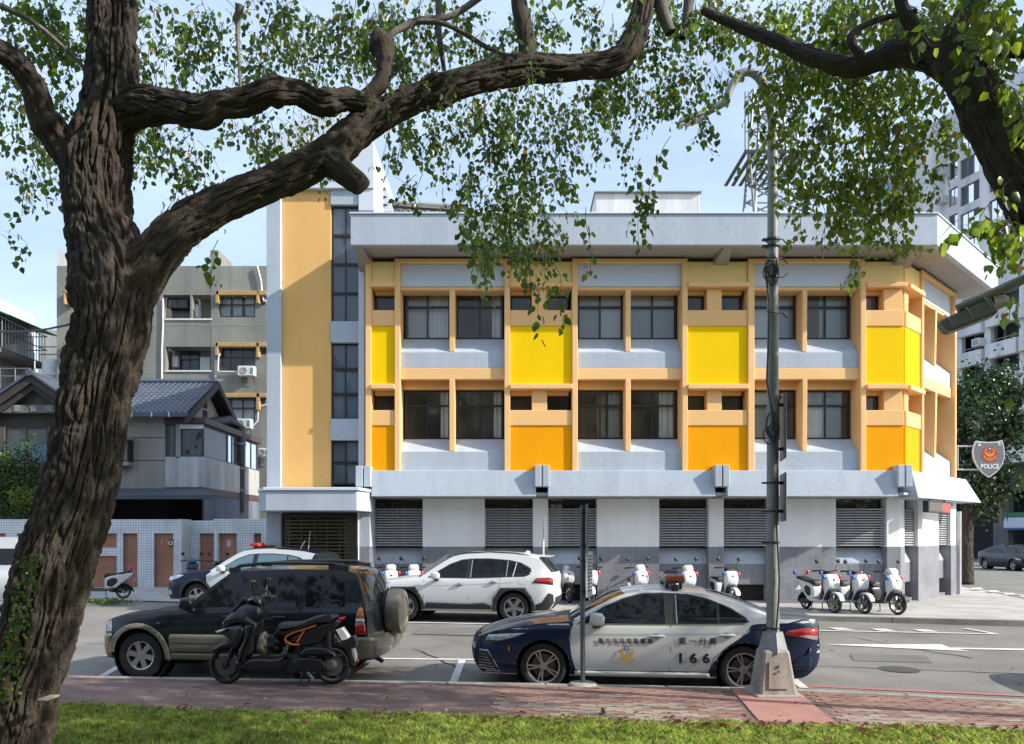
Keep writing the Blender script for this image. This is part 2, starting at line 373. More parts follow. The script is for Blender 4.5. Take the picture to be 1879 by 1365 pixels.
# cracks, a tar patch and a drain cover on the carriageway
rc = random.Random(8); tar = mat('tar_seal', (.05, .048, .045), .8, noise=(6, .3))
def crack(u, v, du, dv, n=14, w=.012):
    P = []
    for i in range(n + 1): q = on_road(u + du * i / n + rc.uniform(-5, 5), v + dv * i / n + rc.uniform(-.8, .8)); P.append((q.x, q.y))
    m = MB()
    for (a, b), (c, d) in zip(P, P[1:]):
        l = math.hypot(c - a, d - b) or 1; nx, ny = -(d - b) / l * w, (c - a) / l * w; w = max(.005, min(.022, w + rc.uniform(-.005, .005)))
        m.quad((a - nx, b - ny, road_z(b) + .003), (c - nx, d - ny, road_z(d) + .003), (c + nx, d + ny, road_z(d) + .003), (a + nx, b + ny, road_z(b) + .003))
    m.build('road_crack', tar, kind='structure')
crack(1490, 1222, 390, 14); crack(750, 1165, 560, 6); crack(1560, 1168, 220, 40, 10); crack(150, 1180, 420, 6); crack(760, 1190, 90, 40, 8)
patch = mat('asphalt_patch', (.175, .168, .158), .85, noise=(1.2, .2), fine=(50, .35), bump=(200, .3))
poly_line('road_patch', [(1560, 1200), (1700, 1203), (1712, 1216), (1566, 1212)], patch, .0025); poly_line('road_patch', [(770, 1150), (900, 1152), (892, 1166), (756, 1163)], patch, .0025)
q = on_road(1650, 1228); m = MB(); m.lathe([(.0005, .006), (.30, .006), (.32, .002)], (q.x, q.y, road_z(q.y)), axis='z', n=28); m.build('drain_cover', mat('cast_iron', (.10, .098, .095), .6, metal=.4, noise=(9, .3), bump=(40, .5)), kind='structure')
# ================================================================== the police station
Y0 = 22.3; XC = 10.87                                     # ground floor wall plane and its corner
blue = mat('paint_blue_grey', (.445, .505, .58), .7, spec=.25, noise=(.45, .08), fine=(9, .07), bump=(14, .22), streak=(1.6, .13))
blue2 = mat('paint_light_blue_grey', (.60, .66, .75), .7, noise=(.5, .05), fine=(12, .04), bump=(40, .05))
wallw = mat('paint_pale_white', (.85, .86, .87), .75, noise=(.4, .08), streak=(2, .09), bump=(50, .06))
apri = mat('paint_apricot', (.90, .555, .255), .75, spec=.2, noise=(.8, .07), fine=(40, .05), bump=(45, .14))
apri2 = mat('paint_deep_apricot', (.86, .52, .225), .75, spec=.2, noise=(.6, .05), fine=(20, .04), bump=(40, .06))
yel = mat('paint_yellow', (.90, .59, .002), .8, spec=.12, noise=(.9, .05), fine=(30, .03), bump=(25, .06))
ora = mat('paint_orange', (.90, .37, .003), .8, spec=.12, noise=(.9, .06), fine=(30, .03), bump=(25, .06))
ochre = mat('paint_ochre', (.80, .47, .165), .75, spec=.2, noise=(.5, .06), fine=(15, .04), streak=(1.5, .04), bump=(20, .08))
tileg = tile_mat('grey_wall_tiles', (.235, .24, .27), (.20, .205, .235), (.32, .32, .345), .2, .065, .1, .3)
tilec = tile_mat('grey_wall_tiles_corner', (.235, .24, .27), (.20, .205, .235), (.32, .32, .345), .2, .065, .1, .3, rot=(R(90), R(45), 0))
brown = mat('window_frame_brown', (.035, .028, .024), .4, metal=.3)
steel = mat('louvre_grey_metal', (.47, .49, .51), .45, metal=.25, noise=(4, .15))
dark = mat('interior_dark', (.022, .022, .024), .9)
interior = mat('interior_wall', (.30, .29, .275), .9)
curt = mat('curtain_pale', (.74, .73, .69), .9, noise=(6, .1))
blindm = mat('blind_white', (.82, .83, .82), .8)
bluefilm = mat('window_film_blue', (.20, .255, .32), .4, noise=(.8, .2))
filmm = mat('window_film_grey', (.50, .55, .57), .5)
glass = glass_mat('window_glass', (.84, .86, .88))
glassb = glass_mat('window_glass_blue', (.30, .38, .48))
soffm = mat('soffit_grey', (.34, .325, .315), .85, noise=(.7, .1), fine=(20, .06))
metal_dark = mat('dark_metal', (.045, .047, .05), .5, metal=.4, noise=(8, .2))
BLD = thing('police_station', 'three storey blue grey police station with yellow and orange panels on the street corner', 'building', (3, 23, .3))
def FRf(s, n, z): return (s, Y0 - n, z)
K = math.sqrt(.5)
def FRc(s, n, z): return (XC + s * K + n * K, Y0 + s * K - n * K, z)
CHL = 4.72                                                 # length of the chamfered side
def zf(v, n=.2): return CH + (HY - v) / FP * (Y0 - n)      # height of a photo row on a plane n in front of the wall
def xf(u, n=.2): return (u - CX) / FP * (Y0 - n)
def B(name, m, shapes, parent=BLD, bevel=.012, label=None, fr=FRf, smooth=None, kind=None):
    for q in shapes:
        b = MB(fr)
        if len(q) == 6: b.box(*q)
        else: b.hexa(q)
        o = b.build(name, m, parent, bevel, smooth, label=label, kind=kind)
    return o
# local frame of B: s along the wall, n towards the street, z up
ZG = .25
z_tile, z_head, z_ct, z_cb = zf(1003.5, 0), zf(908, .2), zf(863, .3), zf(911, .35)
z_top, z_bt, z_bb = zf(474), zf(481), zf(528)              # top of frame; blue band
z3s, z3f, z3b, z3m = zf(623, -.45), zf(647, 0), zf(676, 0), zf(697, .0)
z3t = zf(536, -.45)
z2t, z2s, z2f, z2b = zf(716, -.45), zf(806, -.45), zf(829, 0), zf(864, 0)
def curtain(fr, s0, s1, n, z0, z1, mt, parent, name='curtain', amp=.025, per=.11):
    m = MB(fr); k = max(2, int((s1 - s0) / per * 6)); vs = []
    for i in range(k + 1):
        s = s0 + (s1 - s0) * i / k; vs += [(s, n + amp * math.sin(i * 1.047 + .4 * math.sin(i * .37)), z0), (s, n + amp * math.sin(i * 1.047), z1)]
    m.add(vs, [(2 * i, 2 * i + 2, 2 * i + 3, 2 * i + 1) for i in range(k)]); return m.build(name, mt, parent, smooth=60)
def window(fr, s0, s1, z0, z1, n, split=.72, cols=2, gm=glass, parent=BLD, fm=brown, fw=.05, curtains=(), rows=2, bars=None):
    """frame with mullions; panes and curtains are its sub-parts"""
    b = MB(fr); d = .06
    b.box(s0, s1, n - d, n, z0, z0 + fw); b.box(s0, s1, n - d, n, z1 - fw, z1)
    b.box(s0, s0 + fw, n - d, n, z0 + fw, z1 - fw); b.box(s1 - fw, s1, n - d, n, z0 + fw, z1 - fw)
    zs = [z0 + fw, z1 - fw]
    if rows == 2:
        zm = z0 + (z1 - z0) * split; b.box(s0 + fw, s1 - fw, n - d - .004, n + .004, zm - fw * .6, zm + fw * .6); zs = [z0 + fw, zm - fw * .6, zm + fw * .6, z1 - fw]
    w = (s1 - s0 - 2 * fw) / cols
    for i in range(1, cols):
        c = s0 + fw + w * i
        for q in range(0, len(zs), 2): b.box(c - fw * .45, c + fw * .45, n - d + .003, n - .003, zs[q], zs[q + 1])
    f = b.build('window', fm, parent)
    for i in range(cols):
        for q in range(0, len(zs), 2):
            g = MB(fr); a0, a1 = s0 + fw + w * i, s0 + fw + w * (i + 1)
            tl = random.uniform(-.006, .006)
            g.quad((a0, n - d * .5 + tl, zs[q]), (a1, n - d * .5 - tl, zs[q]), (a1, n - d * .5 - tl, zs[q + 1]), (a0, n - d * .5 + tl, zs[q + 1])); g.build('pane', gm, f)
    for c in curtains:
        kind, a, e = c[:3]
        if kind in ('film', 'bluefilm'):
            g = MB(fr); g.quad((s0 + (s1 - s0) * a, n - .1, z0), (s0 + (s1 - s0) * e, n - .1, z0), (s0 + (s1 - s0) * e, n - .1, z1), (s0 + (s1 - s0) * a, n - .1, z1)); g.build('window_film', filmm if kind == 'film' else bluefilm, f)
        else: curtain(fr, s0 + (s1 - s0) * a, s0 + (s1 - s0) * e, n - .16, z0, z1, curt if kind == 'curtain' else blindm, f, amp=.03 if kind == 'curtain' else .02, per=.16 if kind == 'curtain' else .1)
    return f
def win_bay(fr, a, e, fa, fe, mid, cur3, cur2, film3=(), film2=()):
    """one bay of big windows over two storeys between the fins at a..e; mid is the mullion fin"""
    p, q = mid
    B('wall_panel', blue2, [(fa, fe, -.02, .06, z_bb + .08, z_bt)], fr=fr, label='blue grey band over the top windows')
    B('frame_beam', apri, [(fa, fe, -.5, .2, z_bt, z_top)], fr=fr)
    B('lintel', apri, [(fa, fe, -.5, .05, z_bb - .02, z_bb + .07)], fr=fr)
    B('floor_beam', apri, [(fa, fe, -.1, .08, z3m, z3b - .005)], fr=fr)
    B('lintel', apri2, [(fa, fe, -.5, -.3, z2t, z3m + .3)], fr=fr)
    for zs, zff, zbb in ((z3s, z3f, z3b), (z2s, z2f, z2b)):
        b = MB(fr); lo = zbb if zbb > 5 else z_ct - .1
        b.hexa([(fa, .06, lo), (fe, .06, lo), (fe, -.5, lo), (fa, -.5, lo), (fa, .06, zff), (fe, .06, zff), (fe, -.42, zs), (fa, -.42, zs)])
        b.build('sloping_sill', blue, BLD, .008)
    # mullion fins, tapering onto the sills
    for zt, zs, zff in ((z_bb, z3s, z3f), (z3m - .003, z2s, z2f)):
        b = MB(fr); b.hexa([(p, .06, zff + .01), (q, .06, zff + .01), (q, -.5, zs - .05), (p, -.5, zs - .05), (p, .10, zt), (q, .10, zt), (q, -.5, zt), (p, -.5, zt)]); b.build('mullion_fin', apri, BLD, .01)
    n = -.44
    for (s0, s1, c3, c2) in ((fa + .05, p - .02, cur3[0], cur2[0]), (q + .02, fe - .05, cur3[1], cur2[1])):
        window(fr, s0, s1, z3s, z3t, n, .68, 2, curtains=c3); window(fr, s0, s1, z2s, z2t, n, .68, 2, curtains=c2)
def side_bay(fr, a, e, piers, wins, lo=None, over=0.0):
    """one narrow bay: coloured panels, ledges and small high windows; piers are the posts between those windows"""
    pn = .125
    B('colour_panel', yel, [(a, e, -.3, pn, zf(705), zf(597))], fr=fr, label='yellow wall panel')
    B('colour_panel', ora, [(a, e, -.3, pn, z_ct - .05, zf(780))], fr=fr, label='orange wall panel')
    B('wall_panel', mat('paint_pale_yellow', (.90, .66, .26), .75, noise=(.8, .06), bump=(40, .1)), [(a, e, -.3, pn, zf(520), zf(478))], fr=fr)
    B('wall_band', apri2, [(a, e, -.3, pn + .03, zf(597) - .003, zf(568)), (a, e, -.3, pn + .03, zf(780) - .003, zf(752))], fr=fr)
    B('ledge', apri, [(a, e + over, -.3, pn + .16, zf(527), zf(519)), (a, e + over, -.3, pn + .16, zf(714), zf(705) - .004)], fr=fr)
    for zt, zb in ((zf(527), zf(568)), (zf(714), zf(752))):
        b = MB(fr)
        for p, q in piers: b.box(p, q, -.3, pn - .02, zb, zt)
        if piers: build_each(b, 'wall_pier', apri2, BLD, .01)
        for p, q in wins:
            window(fr, p, q, zb + .02, zt - .12, -.24, rows=1, cols=1, fw=.04)
            B('lintel', apri2, [(p, q, -.3, -.1, zt - .12, zt)], fr=fr)
Xf = [xf(v) for v in (670.4, 681, 724, 734, 925.5, 936, 1050, 1060, 1252, 1262, 1373, 1384.5, 1579.6, 1589.5)]
for i in range(0, 14, 2):                                  # the fins stand the full two storeys
    B('fin', apri, [(Xf[i], Xf[i + 1], -.55, .2, z_ct - .1, z_top)])
F = 'film'; C_ = 'curtain'; BL = 'blind'
win_bay(FRf, 0, 0, Xf[3], Xf[4], (xf(824), xf(834)), [[(BL, .06, .98)], [(C_, .76, .98)]], [[(C_, .78, .98)], [(C_, .8, .98)]])
win_bay(FRf, 0, 0, Xf[7], Xf[8], (xf(1149), xf(1158.5)), [[(F, .03, .97)], [(F, .03, .97)]], [[(C_, .70, .95)], [(C_, .66, .97)]])
win_bay(FRf, 0, 0, Xf[11], Xf[12], (xf(1475.5), xf(1484)), [[(F, .03, .97)], [(F, .4, .97)]], [[(F, .03, .5)], [(F, .03, .86)]])
side_bay(FRf, Xf[1], Xf[2], [], [(Xf[1] + .05, Xf[2])])
side_bay(FRf, Xf[5], Xf[6], [(xf(976), xf(1004))], [(Xf[5] + .02, xf(976)), (xf(1004), Xf[6] - .08)])
side_bay(FRf, Xf[9], Xf[10], [(xf(1299), xf(1326))], [(Xf[9], xf(1299)), (xf(1326), Xf[10] - .1)])
sc = XC + .2 * .414
side_bay(FRf, Xf[13], XC + .03, [(xf(1625), XC + .02)], [(Xf[13] + .02, xf(1625))], over=.03)
c0, c1, c2, c3 = 1.22, 1.36, 4.26, 4.40                    # chamfer: narrow bay, fin, windows, fin
side_bay(FRc, .033, c0, [(.04, .34)], [(.36, c0 - .02)])
B('fin', apri, [(c0, c1, -.55, .2, z_ct - .1, z_top)], fr=FRc); B('fin', apri, [(c2, c3, -.55, .2, z_ct - .1, z_top)], fr=FRc)
win_bay(FRc, 0, 0, c1, c2, (2.72, 2.86), [[(F, .1, .9)], []], [[(F, .1, .9)], []])
# eave with its fascia, soffit and brackets
z_et, z_eb = zf(393, 1.1), zf(449.5, 1.1)
def offs(d, s0, s1): return None
def plan_band(name, mt, d0, d1, z0, z1, xl, bevel=.012, cend=5.15, z0b=None, label=None):
    """a course that follows front wall and chamfer, from d0 to d1 in front of the wall"""
    k = .4142; b = MB()
    def pt(d, where):
        if where == 0: return (xl, Y0 - d)
        if where == 1: return (XC + d * k, Y0 - d)
        return FRc(cend, d, 0)[:2]
    z0b = z0 if z0b is None else z0b
    for u, v in ((0, 1), (1, 2)):
        a, c, e, f = pt(d1, u), pt(d1, v), pt(d0, v), pt(d0, u)
        b.hexa([(*a, z0), (*c, z0), (*e, z0b), (*f, z0b), (*a, z1), (*c, z1), (*e, z1), (*f, z1)])
    return b.build(name, mt, BLD, bevel, label=label)
xl_e = xf(643, 1.1)
plan_band('eave_fascia', blue, .95, 1.1, z_eb, z_et, xl_e, cend=5.5)
plan_band('eave_coping', blue2, .90, 1.14, z_et, z_et + .05, xl_e - .03, cend=5.55)
plan_band('roof_slab', soffm, -9.0, .95, z_eb + .16, z_et - .1, xl_e + .12, cend=5.4, bevel=0)
plan_band('soffit', soffm, -.6, .955, z_eb + .02, z_eb + .15, xl_e + .1, cend=5.4, bevel=0)
b = MB()
for u0, u1, w in ((655, 680, .22), (1310, 1336, .24), (1640, 1670, .3)):
    X = xf(u1 - 12, .2); b.hexa([(X - w / 2, Y0 - .94, z_eb - .0), (X + w / 2, Y0 - .94, z_eb - .0), (X + w, Y0 + .3, z_eb - .32), (X - w, Y0 + .3, z_eb - .32), (X - w / 2, Y0 - .94, z_eb + .02), (X + w / 2, Y0 - .94, z_eb + .02), (X + w, Y0 + .3, z_eb + .02), (X - w, Y0 + .3, z_eb + .02)])
build_each(b, 'eave_bracket', soffm, BLD, .01)
# cornice above the ground floor, leaning out a little, with bent blocks over the piers
def cornice(xa, xb, corner=False):
    b = MB(); k = .4142
    if not corner:
        b.hexa([(xa, Y0 - .4, z_cb), (xb, Y0 - .4, z_cb), (xb, Y0 + .2, z_cb), (xa, Y0 + .2, z_cb), (xa, Y0 - .28, z_ct), (xb, Y0 - .28, z_ct), (xb, Y0 + .5, z_ct), (xa, Y0 + .5, z_ct)])
    return b.build('cornice', blue, BLD, .012)
blk = [xf(v, .4) for v in (657, 669, 981.5, 1007.5, 1311, 1337, 1645, 1671)]
cornice(xf(681, .4), blk[2] + .03); cornice(blk[3] - .03, blk[4] + .03); cornice(blk[5] - .03, blk[6] + .05)
b = MB(); e = CHL + .18
A = lambda d, s: FRc(s, d, 0)[:2]
b.hexa([(*A(.45, .1), z_cb - .03), (*A(.75, e + .1), z_cb - .03), (*A(-.2, e + .1), z_cb - .03), (*A(-.2, .1), z_cb - .03), (*A(.28, .1), z_ct), (*A(.36, e - .1), z_ct), (*A(-.5, e - .1), z_ct), (*A(-.5, .1), z_ct)])
b.build('cornice', blue, BLD, .012)
for i in (2, 4, 6):
    x0, x1 = blk[i], blk[i + 1]; xm = (x0 + x1) / 2; zt, zb = zf(853, .45), zf(893, .45)
    B('pier_block', blue, [(x0, xm - .02, -.1, .5, zb, zt), (xm + .02, x1, -.1, .5, zb, zt)])
    B('block_joint', soffm, [(xm - .02, xm + .02, -.1, .44, zb + .01, zt - .01)], bevel=0)
B('pier_block', blue, [(xf(653, .45), xf(666, .45), -.1, .5, zf(893, .45), zf(855, .45)), (xf(668, .45), xf(680.5, .45), -.1, .5, zf(893, .45), zf(855, .45))])
# ground floor: piers, white wall above grey tiles, recessed windows behind louvres
GY = 22.8; GS = GY / Y0
def FRg(s, n, z): return (s * GS, GY - n, CH + (z - CH) * GS)
def FRgc(s, n, z): return FRc(s, n - .18, z)
XG = (1652 - CX) / FP * Y0
ops = [(xf(685, 0), xf(775.5, 0)), (xf(889, 0), xf(978, 0)), (xf(1005.5, 0), xf(1095.5, 0)), (xf(1209.5, 0), xf(1300.5, 0)), (xf(1328, 0), xf(1425, 0)), (xf(1534, 0), xf(1627, 0))]
edges = [xf(667, 0)] + [v for o in ops for v in o] + [XG]
for i in range(0, len(edges), 2):
    B('white_wall', wallw, [(edges[i], edges[i + 1], -.42, 0, z_tile, z_cb + .05)], bevel=.006, fr=FRg)
    B('tile_base', tileg, [(edges[i], edges[i + 1], -.42, .012, ZG, z_tile)], bevel=.006, fr=FRg)
def louvre(fr, s0, s1, zt, zb, tm, vent):
    """louvre screen of single slats, windows behind, sloping sill and tiled box below"""
    fm = MB(fr); fm.box(s0, s0 + .03, -.16, -.1, zb, zt); fm.box(s1 - .03, s1, -.16, -.1, zb, zt); o = fm.build('louvre_screen', steel, BLD)
    n = 15; sl = MB(lambda s, d, z: (lambda a, c: (a[0] - c[0], a[1] - c[1], a[2] - c[2]))(fr(s + s0 + .03, d, z), fr(s0 + .03, 0, 0)))
    w = s1 - s0 - .06; sl.hexa([(0, -.1, -.012), (w, -.1, -.012), (w, -.17, .016), (0, -.17, .016), (0, -.1, .012), (w, -.1, .012), (w, -.17, .036), (0, -.17, .036)])
    me = sl.mesh('slat'); me.materials.append(steel)
    for i in range(n):
        z = zb + .02 + (zt - zb - .06) * i / (n - 1); q = link_mesh('slat', me, None, o); p = fr(s0 + .03, 0, z)
        q.location = (p[0] - BLD.location.x, p[1] - BLD.location.y, p[2] - BLD.location.z)
    window(fr, s0 + .02, s1 - .02, zb - .05, z_head + .12, -.34, .80, 2, curtains=[(C_, .05, .3)] if random.random() < .4 else [])
    zs = zf(1032, 0); zb2 = zf(1073, 0)
    b = MB(fr); b.hexa([(s0, -.20, zs - .05), (s1, -.20, zs - .05), (s1, -.42, zs - .05), (s0, -.42, zs - .05), (s0, -.20, zs), (s1, -.20, zs), (s1, -.40, zb - .05), (s0, -.40, zb - .05)]); b.build('sloping_sill', blue, BLD, .006)
    B('tile_box', tm, [(s0, s1, -.42, -.202, zb2 if vent else ZG, zs - .052)], fr=fr, bevel=.004)
    if vent:
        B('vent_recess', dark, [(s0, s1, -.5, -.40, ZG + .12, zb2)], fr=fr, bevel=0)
        B('plinth', tm, [(s0, s1, -.42, -.15, ZG, ZG + .13)], fr=fr, bevel=.004)
zl_t, zl_b = zf(932, 0), zf(1002, 0)
for i, (a, e) in enumerate(ops): louvre(FRg, a, e, zl_t, zl_b, tileg, i in (2, 4))
cp = [(.53, .867), (2.01, 3.92), (5.12, 5.7)]
for a, e in cp:
    B('white_wall', wallw, [(a, e, -.42, 0, z_tile, z_cb + .05)], fr=FRgc, bevel=.006); B('tile_base', tilec, [(a, e, -.42, .012, ZG, z_tile)], fr=FRgc, bevel=.006)
louvre(FRgc, .867, 2.01, zl_t, zl_b, tilec, True); louvre(FRgc, 3.92, 5.12, zl_t, zl_b, tilec, True)
B('soffit', blue, [(edges[0], XC, -1.4, .2, z_cb + .06, z_cb + .12)], bevel=0)
B('soffit', blue, [(-.3, 6.0, -1.4, .2, z_cb + .055, z_cb + .115)], fr=FRc, bevel=0)
B('downpipe', steel, [(5.72, 5.86, .0, .12, ZG, 3.05)], fr=FRgc, bevel=.02)
# rear mass, floors and rooms behind the glass
XR = FRc(CHL, 0, 0)[0]; YR = FRc(CHL, 0, 0)[1]
b = MB(); xl = xf(667, 0)
b.box(xl, XR - .4, Y0 + 4.2, Y0 + 13, .25, z_eb + .1); b.build('rear_mass', interior, BLD)
b = MB()
def plate(z0, z1, d):
    p0, p1, p2 = (xl, Y0 + d), (XC - d * .414, Y0 + d), FRc(CHL - .1, -d, 0)[:2]
    P = [p0, p1, p2, (XR - .5, Y0 + 13), (xl, Y0 + 13)]; b.prism(P, z0, z1, 'z')
plate(z_ct - .75, z_ct - .12, .43); plate(z3m - .2, z3b + .2, .5); plate(z_top - .55, z_top - .02, .32)
b.build('floor_slab', interior, BLD)
B('side_wall', blue, [(xl - .02, xl + .2, -13, -.3, .25, z_eb + .1)], bevel=0)
B('end_wall', wallw, [(CHL - .22, CHL, -.42, -.05, 3.2, z_eb + .1)], fr=FRc, bevel=0)
b = MB(); b.box(XR - .3, XR, YR, YR + 9, 3.2, z_eb + .1); b.build('side_wall', blue, BLD)
b = MB(); q = FRgc(5.7, -.2, 0); b.box(q[0] - .3, q[0], q[1], q[1] + 8, .25, 3.3); b.build('side_wall', wallw, BLD)
b = MB()
for X in (xf(830), xf(1110), xf(1430)): b.box(X - .1, X + .1, Y0 + .6, Y0 + 4.2, .3, z_top - .6)
build_each(b, 'partition_wall', interior, BLD)
# stair tower on the left with its tall window strip and the porch below
TY = 22.42
def tz(v): return CH + (HY - v) / FP * TY
def tx(u): return (u - CX) / FP * TY
TT = lambda name, m, shapes, bevel=.012, label=None: B(name, m, [(a, b_, Y0 - y1, Y0 - y0, c, d) for a, b_, y0, y1, c, d in shapes], bevel=bevel, label=label)
ztt = tz(262); zpb = tz(893)
TT('tower_pier', blue, [(tx(489), tx(515), TY, TY + 1.0, .3, tz(345) - .003)])
TT('tower_wall', ochre, [(tx(515), tx(605), TY + .16, TY + .6, zpb - .6, tz(345))], label='tall ochre wall panel of the stair tower')
b = MB(); b.prism([(tx(489), tz(345)), (tx(686), tz(345)), (tx(686), tz(262)), (tx(660), tz(222)), (tx(634), tz(206)), (tx(566), tz(206)), (tx(489), tz(262))], TY + .005, TY + .6); b.build('tower_head', blue2, BLD, .012)
TT('tower_pier', blue2, [(tx(657), tx(668), TY + .05, TY + .6, zpb - .3, tz(449)), (tx(657), tx(686), TY + .05, TY + .6, tz(385), tz(345) - .003)])
for v0, v1, rows in ((373, 587, 4), (627, 767, 3), (807, 888, 2)):
    zb, zt_ = tz(v1), tz(v0); a, e = tx(605.5), tx(656.5)
    for r in range(rows):
        window(lambda s, n, z: (s, TY + .22 - n, z), a, e, zb + (zt_ - zb) * r / rows, zb + (zt_ - zb) * (r + 1) / rows, 0, rows=1, cols=2, gm=glass, fw=.035, curtains=[('bluefilm', 0, 1)])
TT('spandrel', blue, [(tx(605), tx(657), TY + .1, TY + .6, tz(627) + .003, tz(587) - .003), (tx(605), tx(657), TY + .1, TY + .6, tz(807) + .003, tz(767) - .003), (tx(605), tx(657), TY + .1, TY + .6, tz(373) + .003, tz(345) - .003)])
TT('tower_rear', wallw, [(tx(489), tx(686), TY + 3.6, TY + 13.5, .3, ztt), (tx(489), tx(489) + .2, TY + 1.0, TY + 3.6, .3, ztt), (tx(684), tx(686), TY + .6, TY + 3.6, z_et, ztt)], bevel=0)  # rear box stretched back out of view so that it shades the house
TT('floor_slab', interior, [(tx(489) + .2, tx(684), TY + .7, TY + 3.6, ztt - .2, ztt - .01), (tx(489) + .2, tx(660), TY + .7, TY + 3.6, zpb - .5, zpb - .1)], bevel=0)
PY = 21.0
def pz(v): return CH + (HY - v) / FP * PY
b = MB(); fx0, fx1 = (487 - CX) / FP * PY, (655 - CX) / FP * PY; bx0, bx1 = (475 - CX) / FP * 22.05, (681 - CX) / FP * 22.05
P = [(fx0, PY), (fx1, PY), (bx1, 22.05), (bx1 + .0, 22.4), (bx0, 22.4), (bx0, 22.05)]
b.prism(P, pz(937), pz(900), 'z'); b.build('porch_canopy', blue, BLD, .012)
b = MB(); P2 = [(fx0 - .05, PY - .05), (fx1 + .06, PY - .05), (bx1 + .03, 22.05), (bx1, 22.4), (bx0 - .04, 22.4), (bx0 - .04, 22.05)]
b.prism(P2, pz(900) + .003, pz(894), 'z'); b.build('porch_coping', blue2, BLD, .01)
TT('porch_pier', blue, [(tx(489), tx(515.5), TY - .02, TY + .5, .27, pz(937)), (tx(658), tx(682), TY - .25, TY + .3, z_tile, pz(937))])
TT('tile_base', tileg, [(tx(658), tx(682), TY - .262, TY + .3, .27, z_tile - .003)])
# roller grille over the entrance
b = MB(); gx0, gx1, gz0, gz1 = tx(516.5), tx(657), .3, pz(937) - .05
gate = TT('roller_gate', metal_dark, [(gx0 - .02, gx0 + .04, TY + .1, TY + .16, gz0, gz1), (gx1 - .04, gx1 + .02, TY + .1, TY + .16, gz0, gz1), (gx0, gx1, TY + .08, TY + .2, gz1 - .1, gz1)], bevel=0)
gm_ = mat('gate_bronze', (.20, .165, .10), .5, metal=.5, noise=(3, .2))
n = 24
for i in range(n):
    z = gz0 + (gz1 - .1 - gz0) * i / n; b.box(gx0, gx1, TY + .115, TY + .14, z, z + .035)
b.build('gate_bar', gm_, gate, kind='stuff')
b = MB()
for i in range(6):
    X = gx0 + (gx1 - gx0) * (i + .5) / 6; b.box(X - .012, X + .012, TY + .10, TY + .113, gz0, gz1)
b.build('gate_rod', gm_, gate, kind='stuff')
hall = mat('hall_wall', (.42, .37, .26), .8, noise=(1, .15))
TT('entrance_hall', hall, [(gx0 - .2, gx0 + 2.2, TY + 1.6, TY + 1.7, .27, 3), (gx0 - .2, gx0 - .1, TY + .5, TY + 3.5, .27, 3), (gx1, gx1 + .1, TY + .5, TY + 3.5, .27, 3), (gx1 - .55, gx1, TY + .7, TY + .8, .27, 3), (gx0, gx1, TY + .5, TY + 3.5, 2.9, 2.98)], bevel=0)
b = MB(); b.hexa([(gx0 + .8, TY + .9, .3), (gx0 + 1.0, TY + .9, .3), (gx0 + 1.0, TY + 1.5, .3), (gx0 + .8, TY + 1.5, .3), (gx0 + 1.9, TY + .9, 2.7), (gx0 + 2.1, TY + .9, 2.7), (gx0 + 2.1, TY + 1.5, 2.7), (gx0 + 1.9, TY + 1.5, 2.7)]); b.build('stair_flight', dark, BLD)
TT('drain_pipe', blindm, [(tx(660.5), tx(662.5), TY - .31, TY - .27, .3, pz(937))])
# roof: plant room, truss canopy, ridge parapet
def rz(v, Y): return CH + (HY - v) / FP * Y
b = MB(); b.box((1093 - CX) / FP * 26, (1284 - CX) / FP * 26, 26, 29, z_et - .1, rz(354, 26)); rm = b.build('plant_room', mat('weathered_white', (.78, .79, .80), .8, noise=(.8, .15), streak=(2, .3)), BLD, .02)
b = MB(); b.box((1090 - CX) / FP * 26, (1287 - CX) / FP * 26, 25.9, 29.1, rz(354, 26), rz(352.5, 26)); b.build('roof_edge', soffm, rm)
tr = MB(); ya = 25.0; xa, xb = (688 - CX) / FP * ya, (860 - CX) / FP * ya; za, zb = rz(377, ya), rz(389, ya)
tr.tube([(xa, ya, za), (xb, ya, zb)], .04, 6); tr.tube([(xa, ya, za - .22), (xb, ya, zb - .12)], .03, 6)
for i in range(10):
    f0, f1 = i / 10, (i + 1) / 10; l = lambda f, o: (xa + (xb - xa) * f, ya, za + (zb - za) * f - o)
    tr.tube([l(f0, .0), l(f1, .2)], .018, 5); tr.tube([l(f1, .2), l(f1, 0)], .018, 5)
tr.build('roof_truss', metal_dark, BLD)
b = MB(); b.hexa([(xa, ya - .3, za + .05), (xb, ya - .3, zb + .05), (xb, ya + 3, zb + .3), (xa, ya + 3, za + .3), (xa, ya - .3, za + .1), (xb, ya - .3, zb + .1), (xb, ya + 3, zb + .35), (xa, ya + 3, za + .35)]); b.build('canopy_sheet', steel, BLD)
b = MB(); q0, q1, q2, q3 = px(690, 285, 24), px(690, 388, 24), px(722, 388, 24), px(694, 292, 24)
b.prism([(q0.x, q0.z), (q1.x, q1.z), (q2.x, q2.z), (q3.x, q3.z)], 24, 24.35); b.build('stair_parapet', blue, BLD, .01)
b = MB()
for i in range(6):
    a0 = q1.lerp(q0, .1 + i * .14); b.box(a0.x + .02, a0.x + .34 - i * .03, 23.97, 23.995, a0.z, a0.z + .05)
build_each(b, 'parapet_rail', metal_dark, BLD)
